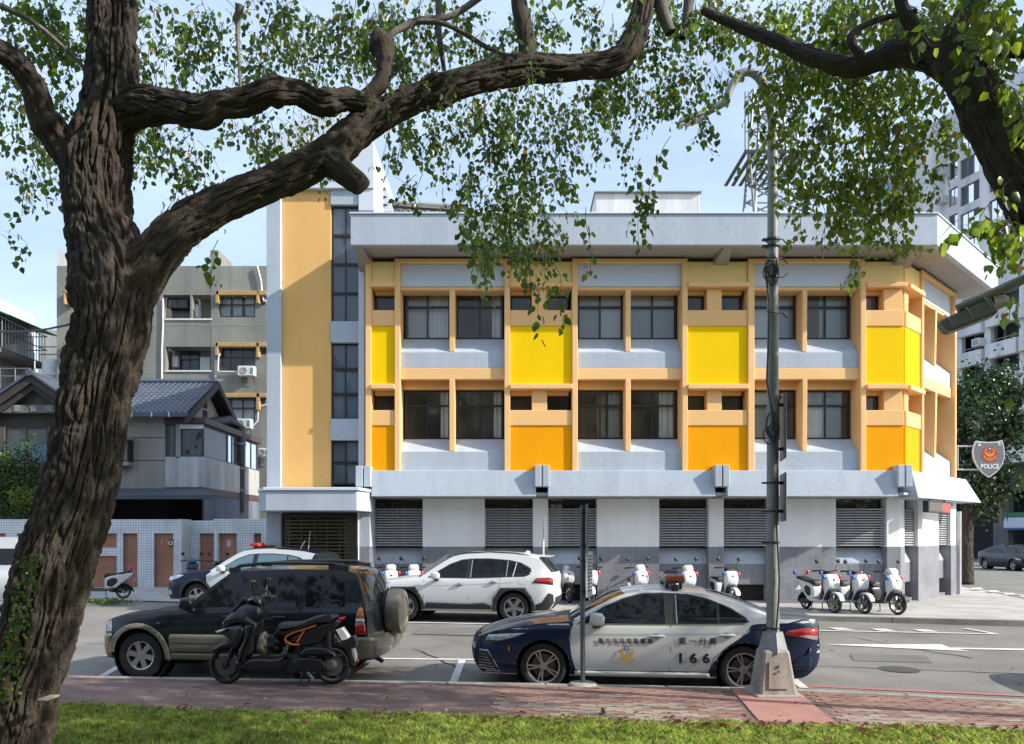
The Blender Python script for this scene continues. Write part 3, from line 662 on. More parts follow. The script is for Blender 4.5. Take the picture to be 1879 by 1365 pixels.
# ------------------------------------------------------------------ things fixed to the building
def emblem(parent, c, s, front=-1, disc=None, world=False):
    """round police badge: spread gold wings over a wreath with a blue sun disc on top, in the x-z plane"""
    gold = mat('badge_gold', (.62, .36, .05), .4, metal=.2); bl = mat('badge_blue', (.03, .09, .34), .4); wh = mat('badge_white', (.75, .77, .8), .4)
    def flat(name, polys, m, lift):
        b = MB()
        for P in polys: b.prism([(c[0] + x * s, c[2] + z * s) for x, z in P], c[1] + front * lift, c[1] + front * (lift + .003))
        return b.build(name, m, parent, world=world)
    arc_ = lambda r0, r1, a0, a1, k=14: [(r0 * math.cos(R(a0 + (a1 - a0) * i / k)), r0 * math.sin(R(a0 + (a1 - a0) * i / k))) for i in range(k + 1)] + [(r1 * math.cos(R(a1 - (a1 - a0) * i / k)), r1 * math.sin(R(a1 - (a1 - a0) * i / k))) for i in range(k + 1)]
    if disc: flat('badge_disc', [arc_(.0001, 1.18, 0, 359.9, 40)], disc, 0)
    wing = [(.06, -.22), (.2, -.3), (.36, -.22), (.52, -.05), (.66, .2), (.86, .62), (.66, .42), (.42, .2), (.2, -.02), (.06, -.1)]
    mir = lambda P: [(-x, z) for x, z in P][::-1]
    body = [(-.09, -.5), (.09, -.5), (.07, -.15), (.09, .12), (0, .24), (-.09, .12), (-.07, -.15)]
    tail = [(-.2, -.62), (.2, -.62), (.06, -.42), (-.06, -.42)]
    flat('badge_eagle', [wing, mir(wing), body, tail], gold, .004)
    flat('badge_wreath', [arc_(.74, .86, 195, 345), arc_(.78, .92, 40, 62, 5), arc_(.78, .92, 118, 140, 5), [(.62, -.52), (.92, -.62), (.9, -.5), (.7, -.42)], [(-.62, -.52), (-.7, -.42), (-.9, -.5), (-.92, -.62)]], gold, .004)
    cc = lambda r, k=18: [(r * math.cos(2 * math.pi * i / k), .82 + r * math.sin(2 * math.pi * i / k)) for i in range(k)]
    flat('badge_sun', [cc(.24)], bl, .004); flat('sun_centre', [cc(.11, 12)], wh, .008)
SH = thing('police_shield_sign', 'grey shield sign reading POLICE under a gold eagle badge, on brackets off the corner', 'sign', px(1815, 842, 25.5))
sY = 25.5
def shp(u, v): p = px(u, v, sY); return (p.x, p.z)
out = [(1792, 808.5), (1800, 810), (1815, 811), (1830, 810), (1839.5, 807), (1842.5, 818), (1844, 830), (1843.5, 841), (1840, 851), (1834, 861), (1826, 869), (1816, 876), (1805, 868), (1796, 858), (1790.5, 848), (1787, 838), (1786, 828), (1788, 818)]
cxs, czs = shp(1815, 838)
def ins(P, f): return [(cxs + (x - cxs) * f, czs + (z - czs) * f) for x, z in P]
b = MB(); b.prism([shp(*q) for q in out], sY, sY + .1); b.build('rim', mat('sign_rim_white', (.52, .54, .57), .5), SH, .008)
b = MB(); b.prism(ins([shp(*q) for q in out], .925), sY - .012, sY - .001); b.build('face', mat('sign_face_grey', (.15, .16, .19), .4, noise=(2, .1)), SH)
em = px(1815.5, 833.5, sY); sl = SH.location
emblem(SH, (em.x - sl.x, -.014, em.z - sl.z), 15.5 * sY / FP * .82, disc=mat('badge_red', (.42, .05, .03), .4))
wl = mat('sign_letter_white', (.75, .77, .82), .5)
p = px(1815.5, 856, sY); ptext('lettering', 'POLICE', wl, SH, (p.x - sl.x, -.02, p.z - sl.z), .21, sx=.86, bold=True)
for ch, u in (('警', 1796.5), ('察', 1833.5)):
    p = px(u, 815.5, sY); ptext('character', ch, wl, SH, (p.x - sl.x, -.02, p.z - sl.z), .13, bold=True)
b = MB()
for v in (818, 861): b.tube([(XR - .2, sY + .12, px(0, v, sY).z), (px(1830, v, sY).x, sY + .12, px(0, v, sY).z)], .025, 8)
b.tube([(XR + .15, sY + .12, px(0, 818, sY).z), (XR + .15, sY + .12, px(0, 861, sY).z)], .02, 8)
b.build('bracket', steel, SH)
b = MB(FRc); LED = thing('led_sign', 'black ticker box lit red at one end, hung under the corner canopy', 'sign', FRc(2.2, .5, 3.0))
b.box(.78, 2.72, .34, .5, z_cb - .42, z_cb - .08); b.build('casing', metal_dark, LED, .01)
b = MB(FRc); b.box(.84, 2.05, .5, .505, z_cb - .38, z_cb - .13); b.build('screen', mat('led_screen_dark', (.10, .085, .06), .3), LED)
b = MB(FRc); b.box(2.05, 2.68, .5, .507, z_cb - .38, z_cb - .13); b.build('screen', mat('led_screen_red', (.9, .03, .02), .3, emit=1.1), LED, label='lit red end of the screen')
b = MB(FRc); b.box(1.1, 1.14, .4, .44, z_cb - .08, z_cb + .02); b.box(2.4, 2.44, .4, .44, z_cb - .08, z_cb + .02); b.build('hanger', metal_dark, LED)
# lattice mast on the roof
mst = thing('antenna_mast', 'grey steel lattice mast with a railed platform standing on the flat roof', 'mast', px(1430, 392, 27)); mY = 27
galv = mat('galvanised_steel', (.22, .235, .25), .5, metal=.6, noise=(5, .15))
b = MB(); zb = z_et - .2
legs = [((1385, 392), (1402, 130)), ((1482, 392), (1455, 130))]
def mp_(u, v, dy): q = px(u, v, mY); return (q.x, mY + dy, q.z)
for (a, e) in legs:
    for dy in (0, 1.5): b.tube([mp_(a[0], a[1] + 3, dy), mp_(e[0], e[1], .4 + dy * .5)], .05, 6)
build_each(b, 'leg', galv, mst)
b = MB(); lv = [388, 345, 300, 255, 210, 170, 135]
for i in range(len(lv) - 1):
    f = lambda v: (392 - v) / 262
    l0, r0, l1, r1 = 1385 + 17 * f(lv[i]), 1482 - 27 * f(lv[i]), 1385 + 17 * f(lv[i + 1]), 1482 - 27 * f(lv[i + 1])
    for dy in (0.1, 1.2):
        b.tube([mp_(l0, lv[i], dy), mp_(r1, lv[i + 1], dy)], .03, 5); b.tube([mp_(r0, lv[i], dy), mp_(l1, lv[i + 1], dy)], .03, 5); b.tube([mp_(l1, lv[i + 1], dy), mp_(r1, lv[i + 1], dy)], .025, 5)
b.build('brace', galv, mst, kind='stuff')
b = MB(); pzv = px(0, 294, mY).z
for i in range(9): 
    X = px(1357 + i * 14, 0, mY).x; b.box(X, X + .12, mY - .6, mY + 2, pzv, pzv + .04)
b.box(px(1356, 0, mY).x, px(1482, 0, mY).x, mY - .65, mY - .6, pzv - .06, pzv + .05); b.build('platform', metal_dark, mst)
b = MB()
for u in (1358, 1364, 1400, 1440, 1480): b.tube([(px(u, 0, mY).x, mY - .6, pzv), (px(u, 0, mY).x, mY - .6, pzv + (2.0 if u < 1370 else 1.0))], .025, 5)
b.tube([mp_(1365, 294, -.6), mp_(1384, 392, 0)], .045, 6); b.tube([mp_(1357, 258, -.6), mp_(1482, 258, -.6)], .02, 5)
b.build('railing', galv, mst)
# ================================================================== houses and blocks round about
def FRx(s, n, z): return (s, -n, z)
def box_at(b, u0, u1, v0, v1, Y, d, fr=None):
    """box whose front at depth Y spans photo pixels, d deep"""
    a, c = px(u0, v1, Y), px(u1, v0, Y); b.box(a.x, c.x, Y, Y + d, a.z, c.z)
pebble = mat('grey_pebble_render', (.27, .275, .24), .9, noise=(.35, .25), fine=(28, .3), streak=(1.1, .28), bump=(60, .5))
pebbled = mat('pale_render', (.33, .31, .28), .9, noise=(.5, .15), fine=(25, .15), streak=(1.5, .2), bump=(60, .3))
tan = mat('ochre_window_surround', (.44, .28, .11), .8, noise=(3, .2))
white_pl = mat('white_plaster', (.68, .68, .66), .8, noise=(.6, .1), streak=(2, .12))
acm = mat('white_appliance', (.66, .66, .63), .5, noise=(3, .06))
pvc = mat('white_pipe', (.62, .62, .60), .5)
def simple_window(parent, u0, u1, v0, v1, Y, cols=3, rows=2, gm=glassb, cur=None, fm=brown, split=.55):
    a, c = px(u0, v1, Y), px(u1, v0, Y); fr = lambda s, n, z: (s, Y - n, z)
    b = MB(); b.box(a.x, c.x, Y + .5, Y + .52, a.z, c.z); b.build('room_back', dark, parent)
    if cur: gm = glass
    w = window(fr, a.x, c.x, a.z, c.z, -.02, split, cols, gm=gm, parent=parent, fm=fm, fw=.06, rows=rows)
    if cur: 
        for p, q in cur: curtain(fr, a.x + (c.x - a.x) * p, a.x + (c.x - a.x) * q, -.2, a.z, c.z, curt, w)
    return w
def wall_with_holes(b, u0, u1, v0, v1, Y, d, holes):
    """front wall left out where holes (pixel boxes) are: cut into strips"""
    us = sorted({u0, u1, *[h[0] for h in holes], *[h[1] for h in holes]}); vs = sorted({v0, v1, *[h[2] for h in holes], *[h[3] for h in holes]})
    for a, c in zip(us, us[1:]):
        run = None
        for e, f in list(zip(vs, vs[1:])) + [(None, None)]:
            solid = e is not None and not any(h[0] <= a and c <= h[1] and h[2] <= e and f <= h[3] for h in holes)
            if solid: run = (run[0], f) if run else (e, f)
            elif run: box_at(b, a, c, run[0], run[1], Y, d); run = None
AY = 42.0
AP = thing('apartment_block', 'old grey pebble rendered apartment block with ochre window surrounds behind the tiled roof house', 'building', px(300, 1040, AY))
wins = [(118, 136, 537, 557), (118, 136, 632, 660), (401, 468, 540, 582), (400, 468, 635, 681), (402, 468, 728, 774), (478, 486, 545, 560), (476, 489, 637, 650), (478, 486, 730, 744)]
niches = [(299, 349, 541, 584), (353, 387, 541, 584), (304, 387, 636, 679)]
b = MB(); wall_with_holes(b, 104, 500, 488, 1040, AY, .35, wins + niches); b.build('wall', pebble, AP)
b = MB(); a, c = px(104, 1040, AY), px(500, 488, AY); b.box(a.x, a.x + .3, AY + .35, AY + 14, 0, c.z); b.box(a.x, c.x, AY + 2.2, AY + 14, 0, c.z - .02); b.build('side_wall', pebble, AP)
b = MB(); box_at(b, 104, 128, 461, 488, AY + .5, 4); b.build('roof_parapet', white_pl, AP)
b = MB(); box_at(b, 246, 300, 461, 488, AY + 2, 4); box_at(b, 386, 401, 459, 488, AY + 2, 2); build_each(b, 'roof_turret', pebble, AP)
b = MB()
for v in (596, 684): box_at(b, 104, 500, v, v + 1.3, AY - .012, .012)
for u in (388,): box_at(b, u, u + 1, 490, 1000, AY - .015, .01)
build_each(b, 'render_joint', pebbled, AP)
for (u0, u1, v0, v1) in wins:
    simple_window(AP, u0, u1, v0, v1, AY + .12, 3 if u1 - u0 > 30 else 1, 2 if u1 - u0 > 30 else 1, cur=[(.02, .3), (.36, .64), (.7, .98)] if v0 == 540 else ([(.3, .95)] if v0 == 728 else None))
b = MB()
for (u0, u1, v0, v1) in [(396, 470, 533, 541), (395, 489, 628, 636), (400, 489, 721, 729), (472, 489, 533, 541)]: box_at(b, u0, u1, v0, v1, AY - .3, .3)
for (u0, u1, v0, v1) in [(395, 401, 533, 556), (394, 400, 628, 652), (470, 475, 533, 556), (470, 475, 628, 655), (470, 476, 721, 752)]: box_at(b, u0, u1, v0, v1, AY - .3, .3)
for (u0, u1, v0, v1) in [(116, 132, 533, 538), (116, 119, 533, 558), (116, 132, 556, 559), (116, 132, 628, 633), (116, 119, 628, 660)]: box_at(b, u0, u1, v0, v1, AY - .3, .3)
build_each(b, 'window_surround', tan, AP, .02)
b = MB()
for (u0, u1, v0, v1) in niches:
    a, c = px(u0, v1, AY), px(u1, v0, AY); b.box(a.x, c.x, AY + 1.1, AY + 1.15, a.z, c.z); b.box(a.x, c.x, AY, AY + 1.1, a.z - .1, a.z); b.box(a.x, c.x, AY + .35, AY + 1.1, c.z, c.z + .1)
build_each(b, 'balcony', pebbled, AP)
simple_window(AP, 306, 344, 547, 565, AY + .4, 2, 1); simple_window(AP, 330, 366, 643, 680, AY + 1.0, 2, 2)
b = MB(); box_at(b, 315, 325, 653, 673, AY + .7, .4); b.build('water_heater', acm, AP, .03)
b = MB(); box_at(b, 367, 385, 655, 680, AY + .9, .06); b.build('balcony_door', acm, AP, .01)
b = MB(); box_at(b, 356, 363, 558, 583, AY + .5, .5); b.build('water_tank', acm, AP, .04)
b = MB(); box_at(b, 302, 388, 584, 587, AY - .06, .2); box_at(b, 302, 388, 679, 682, AY - .06, .2); build_each(b, 'balcony_sill', white_pl, AP)
b = MB()
def pipe(b, pts, Y, r=.05): b.tube([tuple(px(u, v, Y)) for u, v in pts], r, 6)
pipe(b, [(299, 548), (299, 600), (297, 640), (297, 700)], AY - .06)
pipe(b, [(472, 488), (479, 515), (481, 540), (484, 552), (489, 553)], AY - .12)
pipe(b, [(404, 648), (401, 655), (400, 680), (404, 682), (438, 682)], AY - .12, .045)
pipe(b, [(489, 742), (478, 745), (474, 752), (473, 772), (465, 781), (458, 781)], AY - .12, .045)
b.build('drain_pipe', pvc, AP, smooth=40)
def ac_unit(u0, u1, v0, v1, Y, label, front=True, grp='air conditioner units on the walls'):
    t = thing('air_conditioner', label, 'air conditioner', px((u0 + u1) / 2, v1, Y), group=grp)
    b = MB(); box_at(b, u0, u1, v0, v1, Y - .45, .4); b.build('casing', acm, t, .02)
    a, c = px(u0, v1, Y - .45), px(u1, v0, Y - .45); r = (c.z - a.z) * .36; cx = a.x + (c.x - a.x) * .36; cz = (a.z + c.z) / 2
    b = MB(); b.lathe([(r, -.02), (r * .85, -.03), (r * .8, -.015), (r * .4, -.012), (.0, -.012)], (cx, Y - .45, cz), n=20); b.build('fan_grille', mat('grille_grey', (.30, .30, .30), .5), t)
    b = MB(); b.box(c.x - (c.x - a.x) * .22, c.x - .05, Y - .465, Y - .452, cz - r * .8, cz + r * .8); b.build('side_panel', mat('panel_teal', (.12, .25, .26), .5), t)
    b = MB(); b.tube([(a.x + .12, Y - .1, a.z - .02), (a.x + .12, Y, a.z - .3)], .02, 5); b.tube([(c.x - .12, Y - .1, a.z - .02), (c.x - .12, Y, a.z - .3)], .02, 5); b.build('bracket', metal_dark, t)
ac_unit(436, 466, 671, 689, AY - .1, 'white split air conditioner unit below the middle window of the grey block')
ac_unit(431, 460, 768, 786, AY - 2, 'white split air conditioner unit beside the brown roof edge and black duct')
ac_unit(474, 492, 822, 838, AY - .1, 'small air conditioner low on the grey block beside the blue grey tower')
# --- house with the slate blue tiled roof
HYY = 33.0
slate = mat('roof_tile_slate', (.085, .10, .135), .38, noise=(1.2, .25), fine=(14, .2))
wood = mat('dark_timber', (.055, .045, .04), .8, noise=(3, .3))
browns = mat('brown_fascia', (.075, .04, .036), .55, noise=(3, .2))
blackm = mat('charred_duct', (.035, .038, .045), .5, noise=(6, .7))
HS = thing('tiled_roof_house', 'grey rendered house with slate blue tiled roof and glazed corner room', 'house', px(300, 1060, HYY))
Hx = lambda u, Y=HYY: (u - CX) / FP * Y
def hz(v, Y=HYY): return CH + (HY - v) / FP * Y
ridge_y, back_y = 35.7, 38.6
z_r, z_e = hz(702, 35.7), hz(757, 32.5)
xl_h, xr_h = Hx(150), Hx(331)
mesh_v = []; tl = MB()
def roof_slope(b, x0, x1, ya, za, yb, zb, tw=.24, tn=13):
    """overlapping pantiles as rows of waved strips"""
    nx = int((x1 - x0) / tw * 4)
    for r in range(tn):
        f0, f1 = r / tn, (r + 1) / tn + .012
        rows = []
        for f, lift in ((f0, .045), (f1, .012)):
            rows.append([(x0 + (x1 - x0) * i / nx, ya + (yb - ya) * f, za + (zb - za) * f + lift + .026 * math.sin(2 * math.pi * (i / 4 + .5 * 0))) for i in range(nx + 1)])
        edge = [(x, y, z - .04) for x, y, z in rows[0]]
        n = nx + 1; b.add(edge + rows[0] + rows[1], [(k * n + i, k * n + i + 1, (k + 1) * n + i + 1, (k + 1) * n + i) for k in range(2) for i in range(nx)])
roof_slope(tl, xl_h, xr_h + .55, 32.45, z_e, ridge_y, z_r)
tl.build('roof_tile', slate, HS, kind='stuff')
b = MB(); b.hexa([(xl_h, ridge_y, z_r - .1), (xr_h + .55, ridge_y, z_r - .1), (xr_h + .55, back_y + .6, z_e - .1), (xl_h, back_y + .6, z_e - .1), (xl_h, ridge_y, z_r), (xr_h + .55, ridge_y, z_r), (xr_h + .55, back_y + .6, z_e), (xl_h, back_y + .6, z_e)])
b.hexa([(xl_h, 32.45, z_e - .12), (xr_h + .5, 32.45, z_e - .12), (xr_h + .5, ridge_y, z_r - .12), (xl_h, ridge_y, z_r - .12), (xl_h, 32.45, z_e - .03), (xr_h + .5, 32.45, z_e - .03), (xr_h + .5, ridge_y, z_r - .03), (xl_h, ridge_y, z_r - .03)])
b.build('roof', wood, HS)
b = MB(); b.tube([(xl_h, ridge_y, z_r + .05), (xr_h + .5, ridge_y, z_r + .05)], .12, 8); b.lathe([(.001, .2), (.1, .16), (.13, 0), (.09, -.12)], (xr_h + .4, ridge_y, z_r + .16), axis='z', n=10); b.build('ridge', slate, HS, smooth=40)
b = MB(); b.box(xl_h, xr_h + .55, 32.32, 32.47, z_e - .2, z_e); b.build('gutter', mat('gutter_blue_grey', (.07, .085, .11), .5), HS, .02)
b = MB()
for u in (255, 291, 322): b.box(Hx(u), Hx(u) + .05, 32.30, 32.33, z_e - .2, z_e + .0)
build_each(b, 'gutter_strap', acm, HS)
b = MB()                                                    # gable boards and gable wall on the right
for (ya, za, yb, zb_) in ((32.4, z_e - .25, ridge_y, z_r - .05), (ridge_y, z_r - .05, back_y + .7, z_e - .25)):
    b.hexa([(xr_h + .42, ya, za - .18), (xr_h + .6, ya, za - .18), (xr_h + .6, yb, zb_ - .22), (xr_h + .42, yb, zb_ - .22), (xr_h + .42, ya, za + .12), (xr_h + .6, ya, za + .12), (xr_h + .6, yb, zb_ + .08), (xr_h + .42, yb, zb_ + .08)])
build_each(b, 'barge_board', wood, HS)
b = MB(); b.prism([(HYY, 5.5), (back_y, 5.5), (back_y, z_e - .3), (ridge_y, z_r - .25), (HYY, z_e - .3)], xr_h - .2, xr_h, 'x'); b.build('gable_wall', pebbled, HS)
b = MB(); gy = ridge_y - .1
for z0 in (hz(748, 35.5), hz(762, 35.5) - .12): b.box(xr_h - .05, xr_h + .02, gy - .25, gy + .25, z0, z0 + .36)
build_each(b, 'gable_vent', dark, HS)
for v0, v1 in ((760, 802.5), (803.5, 844.5), (845.5, 898)):
    b = MB(); b.box(Hx(150), Hx(303), HYY, HYY + .3, hz(v1), hz(v0)); b.build('wall_panel', pebbled, HS, .015)
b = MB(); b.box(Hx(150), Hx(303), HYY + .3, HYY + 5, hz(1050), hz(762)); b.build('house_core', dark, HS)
b = MB(); bw = (222, 247, 812, 855)
b.hexa([(Hx(205), HYY - .5, hz(856)), (Hx(245), HYY - .5, hz(856)), (Hx(245), HYY, hz(856)), (Hx(205), HYY, hz(856)), (Hx(205), HYY - .5, hz(849)), (Hx(245), HYY - .5, hz(849)), (Hx(245), HYY, hz(849)), (Hx(205), HYY, hz(849))])
b.box(Hx(205), Hx(246), HYY - .55, HYY, hz(809), hz(803)); b.build('window_ledge', pebbled, HS)
w = window(lambda s, n, z: (s, HYY - .45 - n, z), Hx(205), Hx(245), hz(849), hz(809), 0, rows=1, cols=2, gm=glass, parent=HS, fw=.06)
b = MB(); b.box(Hx(244), Hx(245), HYY - .44, HYY, hz(849), hz(809)); b.build('window_side', brown, w)
# corner room: front along HYY then a long side running back
cx1 = Hx(373.5); cyb = 40.2; zt_, zf_, zw0, zb0 = hz(766), hz(778), hz(838), hz(894)
def FRs(s, n, z): return (cx1 + n, HYY + s, z)
b = MB(); b.box(Hx(303), cx1 + .12, HYY - .12, HYY + .2, zf_, zt_); b.box(cx1 - .2, cx1 + .12, HYY + .2, cyb, zf_, zt_); b.box(Hx(303), cx1 - .2, HYY + .2, cyb, zt_ - .1, zt_ - .02); b.build('fascia', browns, HS, .015)
b = MB(); b.box(Hx(303), cx1, HYY, HYY + .2, zb0, zw0); b.box(cx1 - .2, cx1, HYY + .2, cyb, zb0, zw0); b.build('parapet_wall', mat('stained_white_render', (.47, .47, .46), .85, noise=(.5, .2), streak=(2.5, .35), bump=(40, .2)), HS, .01)
b = MB(); b.box(Hx(303), cx1 + .02, HYY - .02, HYY + .2, zb0 - .3, zb0); b.box(cx1 - .2, cx1 + .02, HYY + .2, cyb, zb0 - .3, zb0); b.build('floor_band', browns, HS, .01)
b = MB(); b.box(Hx(304), cx1 - 2.2, HYY + .9, cyb, zb0, zt_ - .1); b.box(Hx(304), cx1 - .2, HYY + .4, cyb, zb0 - .2, zb0); b.build('room_back', interior, HS)
slf = mat('aluminium_dark', (.06, .07, .085), .4, metal=.4)
window(lambda s, n, z: (s, HYY + .1 - n, z), Hx(304), Hx(330), zw0, zf_, 0, rows=1, cols=2, parent=HS, fm=slf, gm=glassb, fw=.09)
window(lambda s, n, z: (s, HYY + .1 - n, z), Hx(330), cx1 - .02, zw0, zf_, 0, rows=1, cols=1, parent=HS, fm=slf, gm=glassb, fw=.06)
for s0, s1, c in ((.1, 2.9, 1), (2.95, 4.0, 2), (4.05, 5.2, 1), (5.25, 7.1, 2)): window(FRs, s0, s1, zw0, zf_, -.06, rows=1, cols=c, parent=HS, fm=slf, gm=glassb, fw=.07)
b = MB(); b.box(Hx(330), cx1, HYY - .02, HYY + .02, zf_ - .2, zf_ - .02); b.build('blind_box', white_pl, HS)
b = MB()
b.hexa([(Hx(150), HYY - 2.2, hz(917, 31)), (Hx(389, 31), HYY - 2.2, hz(917, 31)), (cx1, HYY, hz(902)), (Hx(150), HYY, hz(902)), (Hx(150), HYY - 2.2, hz(908, 31)), (Hx(389, 31), HYY - 2.2, hz(908, 31)), (cx1, HYY, hz(896)), (Hx(150), HYY, hz(896))])
b.build('awning', mat('awning_blue_grey', (.06, .075, .10), .6, noise=(3, .2)), HS, .02)
b = MB(); b.box(Hx(372), cx1 + .0, HYY, HYY + .3, .2, zb0 - .3); b.box(cx1 - .2, cx1, HYY + .3, cyb, .2, zb0 - .3); b.build('lower_wall', mat('bluish_grey_wall', (.14, .16, .20), .85, noise=(.7, .2), streak=(2, .3)), HS)
b = MB(); dx = Hx(440, 37.6); dy = 37.6
b.tube([(dx - .9, dy - 1.5, hz(776, 36)), (dx - .3, dy - .6, hz(772, 37)), (dx, dy, hz(784, dy)), (dx, dy, hz(940, dy))], [.24, .25, .26, .24], 10); b.build('vent_duct', blackm, HS, smooth=40)
b = MB()
for v in (815, 860, 900): b.lathe([(.25, -.06), (.3, -.05), (.3, .05), (.25, .06)], (dx, dy, hz(v, dy)), axis='z', n=12)
b.build('duct_collar', galv, HS)
# --- left wing with the gable towards the street, raised characters on the concrete band
LH = thing('gabled_hall', 'grey hall with timber gable, raised characters on a concrete band and blue curtained window', 'house', px(50, 1060, HYY))
conc = mat('old_concrete', (.17, .175, .165), .9, noise=(1, .25), fine=(20, .25), streak=(2, .3))
b = MB(); A_, Bp, Cp = px(66, 697, HYY), px(-40, 768, HYY), px(170, 768, HYY)
b.prism([(Bp.x, Bp.z - 1), (Cp.x, Cp.z - 1), (Cp.x, Cp.z), (A_.x, A_.z - .2), (Bp.x, Bp.z)], HYY + .3, HYY + .6); b.build('gable_wall', conc, LH)
b = MB()
for s in (-1, 1):
    e0 = px(66, 690, HYY); e1 = px(66 + s * 112, 690 + 78, HYY)
    for yy, dz, th_ in ((HYY - .35, 0, .34), (HYY - .2, -.38, .22)):
        b.hexa([(e0.x, yy, e0.z + dz - th_), (e1.x, yy, e1.z + dz - th_), (e1.x, yy + .16, e1.z + dz - th_), (e0.x, yy + .16, e0.z + dz - th_), (e0.x, yy, e0.z + dz), (e1.x, yy, e1.z + dz), (e1.x, yy + .16, e1.z + dz), (e0.x, yy + .16, e0.z + dz)])
build_each(b, 'barge_board', wood, LH)
b = MB()
for s in (-1, 1):
    e0 = px(66, 688, HYY); e1 = px(66 + s * 116, 688 + 80, HYY)
    b.hexa([(e0.x, HYY - .45, e0.z - .02), (e1.x, HYY - .45, e1.z - .02), (e1.x, HYY + 6, e1.z - .02), (e0.x, HYY + 6, e0.z - .02), (e0.x, HYY - .45, e0.z + .07), (e1.x, HYY - .45, e1.z + .07), (e1.x, HYY + 6, e1.z + .07), (e0.x, HYY + 6, e0.z + .07)])
b.tube([(A_.x, HYY - .5, A_.z + .2), (A_.x, HYY + 6, A_.z + .2)], .13, 8); b.build('roof', slate, LH)
b = MB(); box_at(b, -60, 170, 743, 757.5, HYY - .1, .5); b.build('concrete_band', conc, LH, .01)
for ch, u in (('錄', -1), ('影', 31), ('音', 61.5), ('寫', 91)):
    p = px(u, 750, HYY - .12); ptext('character', ch, mat('raised_letter_grey', (.36, .37, .36), .7), LH, (p.x - LH.location.x, p.y - LH.location.y, p.z - LH.location.z), .29, ext=.02, bold=False)
b = MB(); box_at(b, -60, 8, 783, 1050, HYY + .1, .3); box_at(b, 88, 170, 783, 1050, HYY + .1, .3); box_at(b, 8, 88, 852, 1050, HYY + .1, .3); b.build('wall', mat('dark_grey_wall', (.09, .09, .085), .9, noise=(1, .3)), LH)
b = MB(); box_at(b, -60, 170, 757.5, 784, HYY + .25, .3); b.build('recess_shade', wood, LH)  # dark strip standing in for the shaded recess under the band
simple_window(LH, 8, 88, 784, 852, HYY + .15, 2, 1, gm=glass)
wc = LH.children[-1]
bluec = mat('curtain_blue', (.13, .48, .78), .85, noise=(4, .15)); fr_ = lambda s, n, z: (s, HYY + .15 - n, z)
curtain(fr_, Hx(12), Hx(37), -.22, hz(851), hz(787), bluec, wc, amp=.05, per=.22); curtain(fr_, Hx(43), Hx(86), -.22, hz(851), hz(787), bluec, wc, amp=.05, per=.22)
b = MB(); box_at(b, 22, 92, 852, 857, HYY - .1, .25); b.build('window_sill', conc, LH)
# --- white mosaic tile wall with red brick panels
TWY = 29.9
tilew = tile_mat('white_mosaic', (.78, .79, .79), (.72, .73, .74), (.30, .32, .34), .098, .098, .075, .35, bump=.3)
redb = tile_mat('red_brick_strip', (.43, .125, .055), (.37, .10, .048), (.36, .22, .16), .05, .30, .04, .7, bump=.3)
TW = thing('tiled_boundary_wall', 'white mosaic tiled boundary wall with red brick panels in front of the houses', 'wall', px(240, 1078, TWY))
def twz(v): return CH + (HY - v) / FP * TWY
zb_ = .2; zt_w = twz(953); zl = twz(979)
b = MB(); b.box((-260 - CX) / FP * TWY, (331 - CX) / FP * TWY, TWY, TWY + .35, zl, zt_w); b.build('coping_band', tilew, TW, .012)
pil = [(-260, -120), (10, 30), (38, 60), (90, 152), (214, 226), (252, 283), (318, 331)]
b = MB()
for a, e in pil: b.box((a - CX) / FP * TWY, (e - CX) / FP * TWY, TWY + .002, TWY + .348, zb_, zl)
b.box((150 - CX) / FP * TWY, (214 - CX) / FP * TWY, TWY + .01, TWY + .3, twz(1020), twz(1005))
build_each(b, 'pillar', tilew, TW, .008)
for (a, e) in zip([q[1] for q in pil], [q[0] for q in pil[1:]]):
    b = MB(); b.box((a - CX) / FP * TWY, (e - CX) / FP * TWY, TWY + .12, TWY + .2, zb_, zl); b.build('red_panel', redb, TW)
b = MB(); b.box((331 - CX) / FP * TWY, (335 - CX) / FP * TWY, TWY - .1, TWY + .8, zb_, zt_w + .01); b.build('pillar', white_pl, TW)
TWB = TWY + .75                                             # recessed stretch to the right
def bx(u): return (u - CX) / FP * TWB
def bz(v): return CH + (HY - v) / FP * TWB
b = MB(); b.box(bx(331), bx(404), TWB, TWB + .3, bz(979), bz(955)); b.box(bx(404), bx(500), TWB - .7, TWB + .3, bz(979), bz(953)); b.build('coping_band', tilew, TW, .01)
b = MB()
for a, e, d in ((342, 366, 0), (405, 412, -.7), (446, 476, -.7), (490, 500, -.7)): b.box(bx(a), bx(e), TWB + d + .002, TWB + .3, zb_, bz(979))
build_each(b, 'pillar', tilew, TW)
for a, e, d in ((328, 342, 0), (366, 405, 0), (412, 446, -.6), (476, 490, -.6)):
    b = MB(); b.box(bx(a), bx(e), TWB + d + .12, TWB + d + .2, zb_, bz(979)); b.build('red_panel', redb, TW)
p = px(297, 996, TWY + .1)
ptext('house_number', '111', mat('number_pale', (.62, .50, .44), .6), TW, (p.x - TW.location.x, p.y - TW.location.y, p.z - TW.location.z), .26, ext=.01, space=1.9)
b = MB(); box_at(b, 309, 317, 990, 1002, TWY - .02, .14); mb_ = b.build('meter_box', metal_dark, TW, .01)
p = px(313.5, 996.5, TWY - .03); b = MB(); b.lathe([(.045, -.01), (.075, -.02), (.085, 0)], tuple(p), n=16); b.build('meter_dial', acm, TW)
b = MB(); box_at(b, 416, 424, 991, 1003, TWB - .5, .02); b.build('paper_notice', mat('paper_pinkish', (.62, .45, .44), .8), TW)
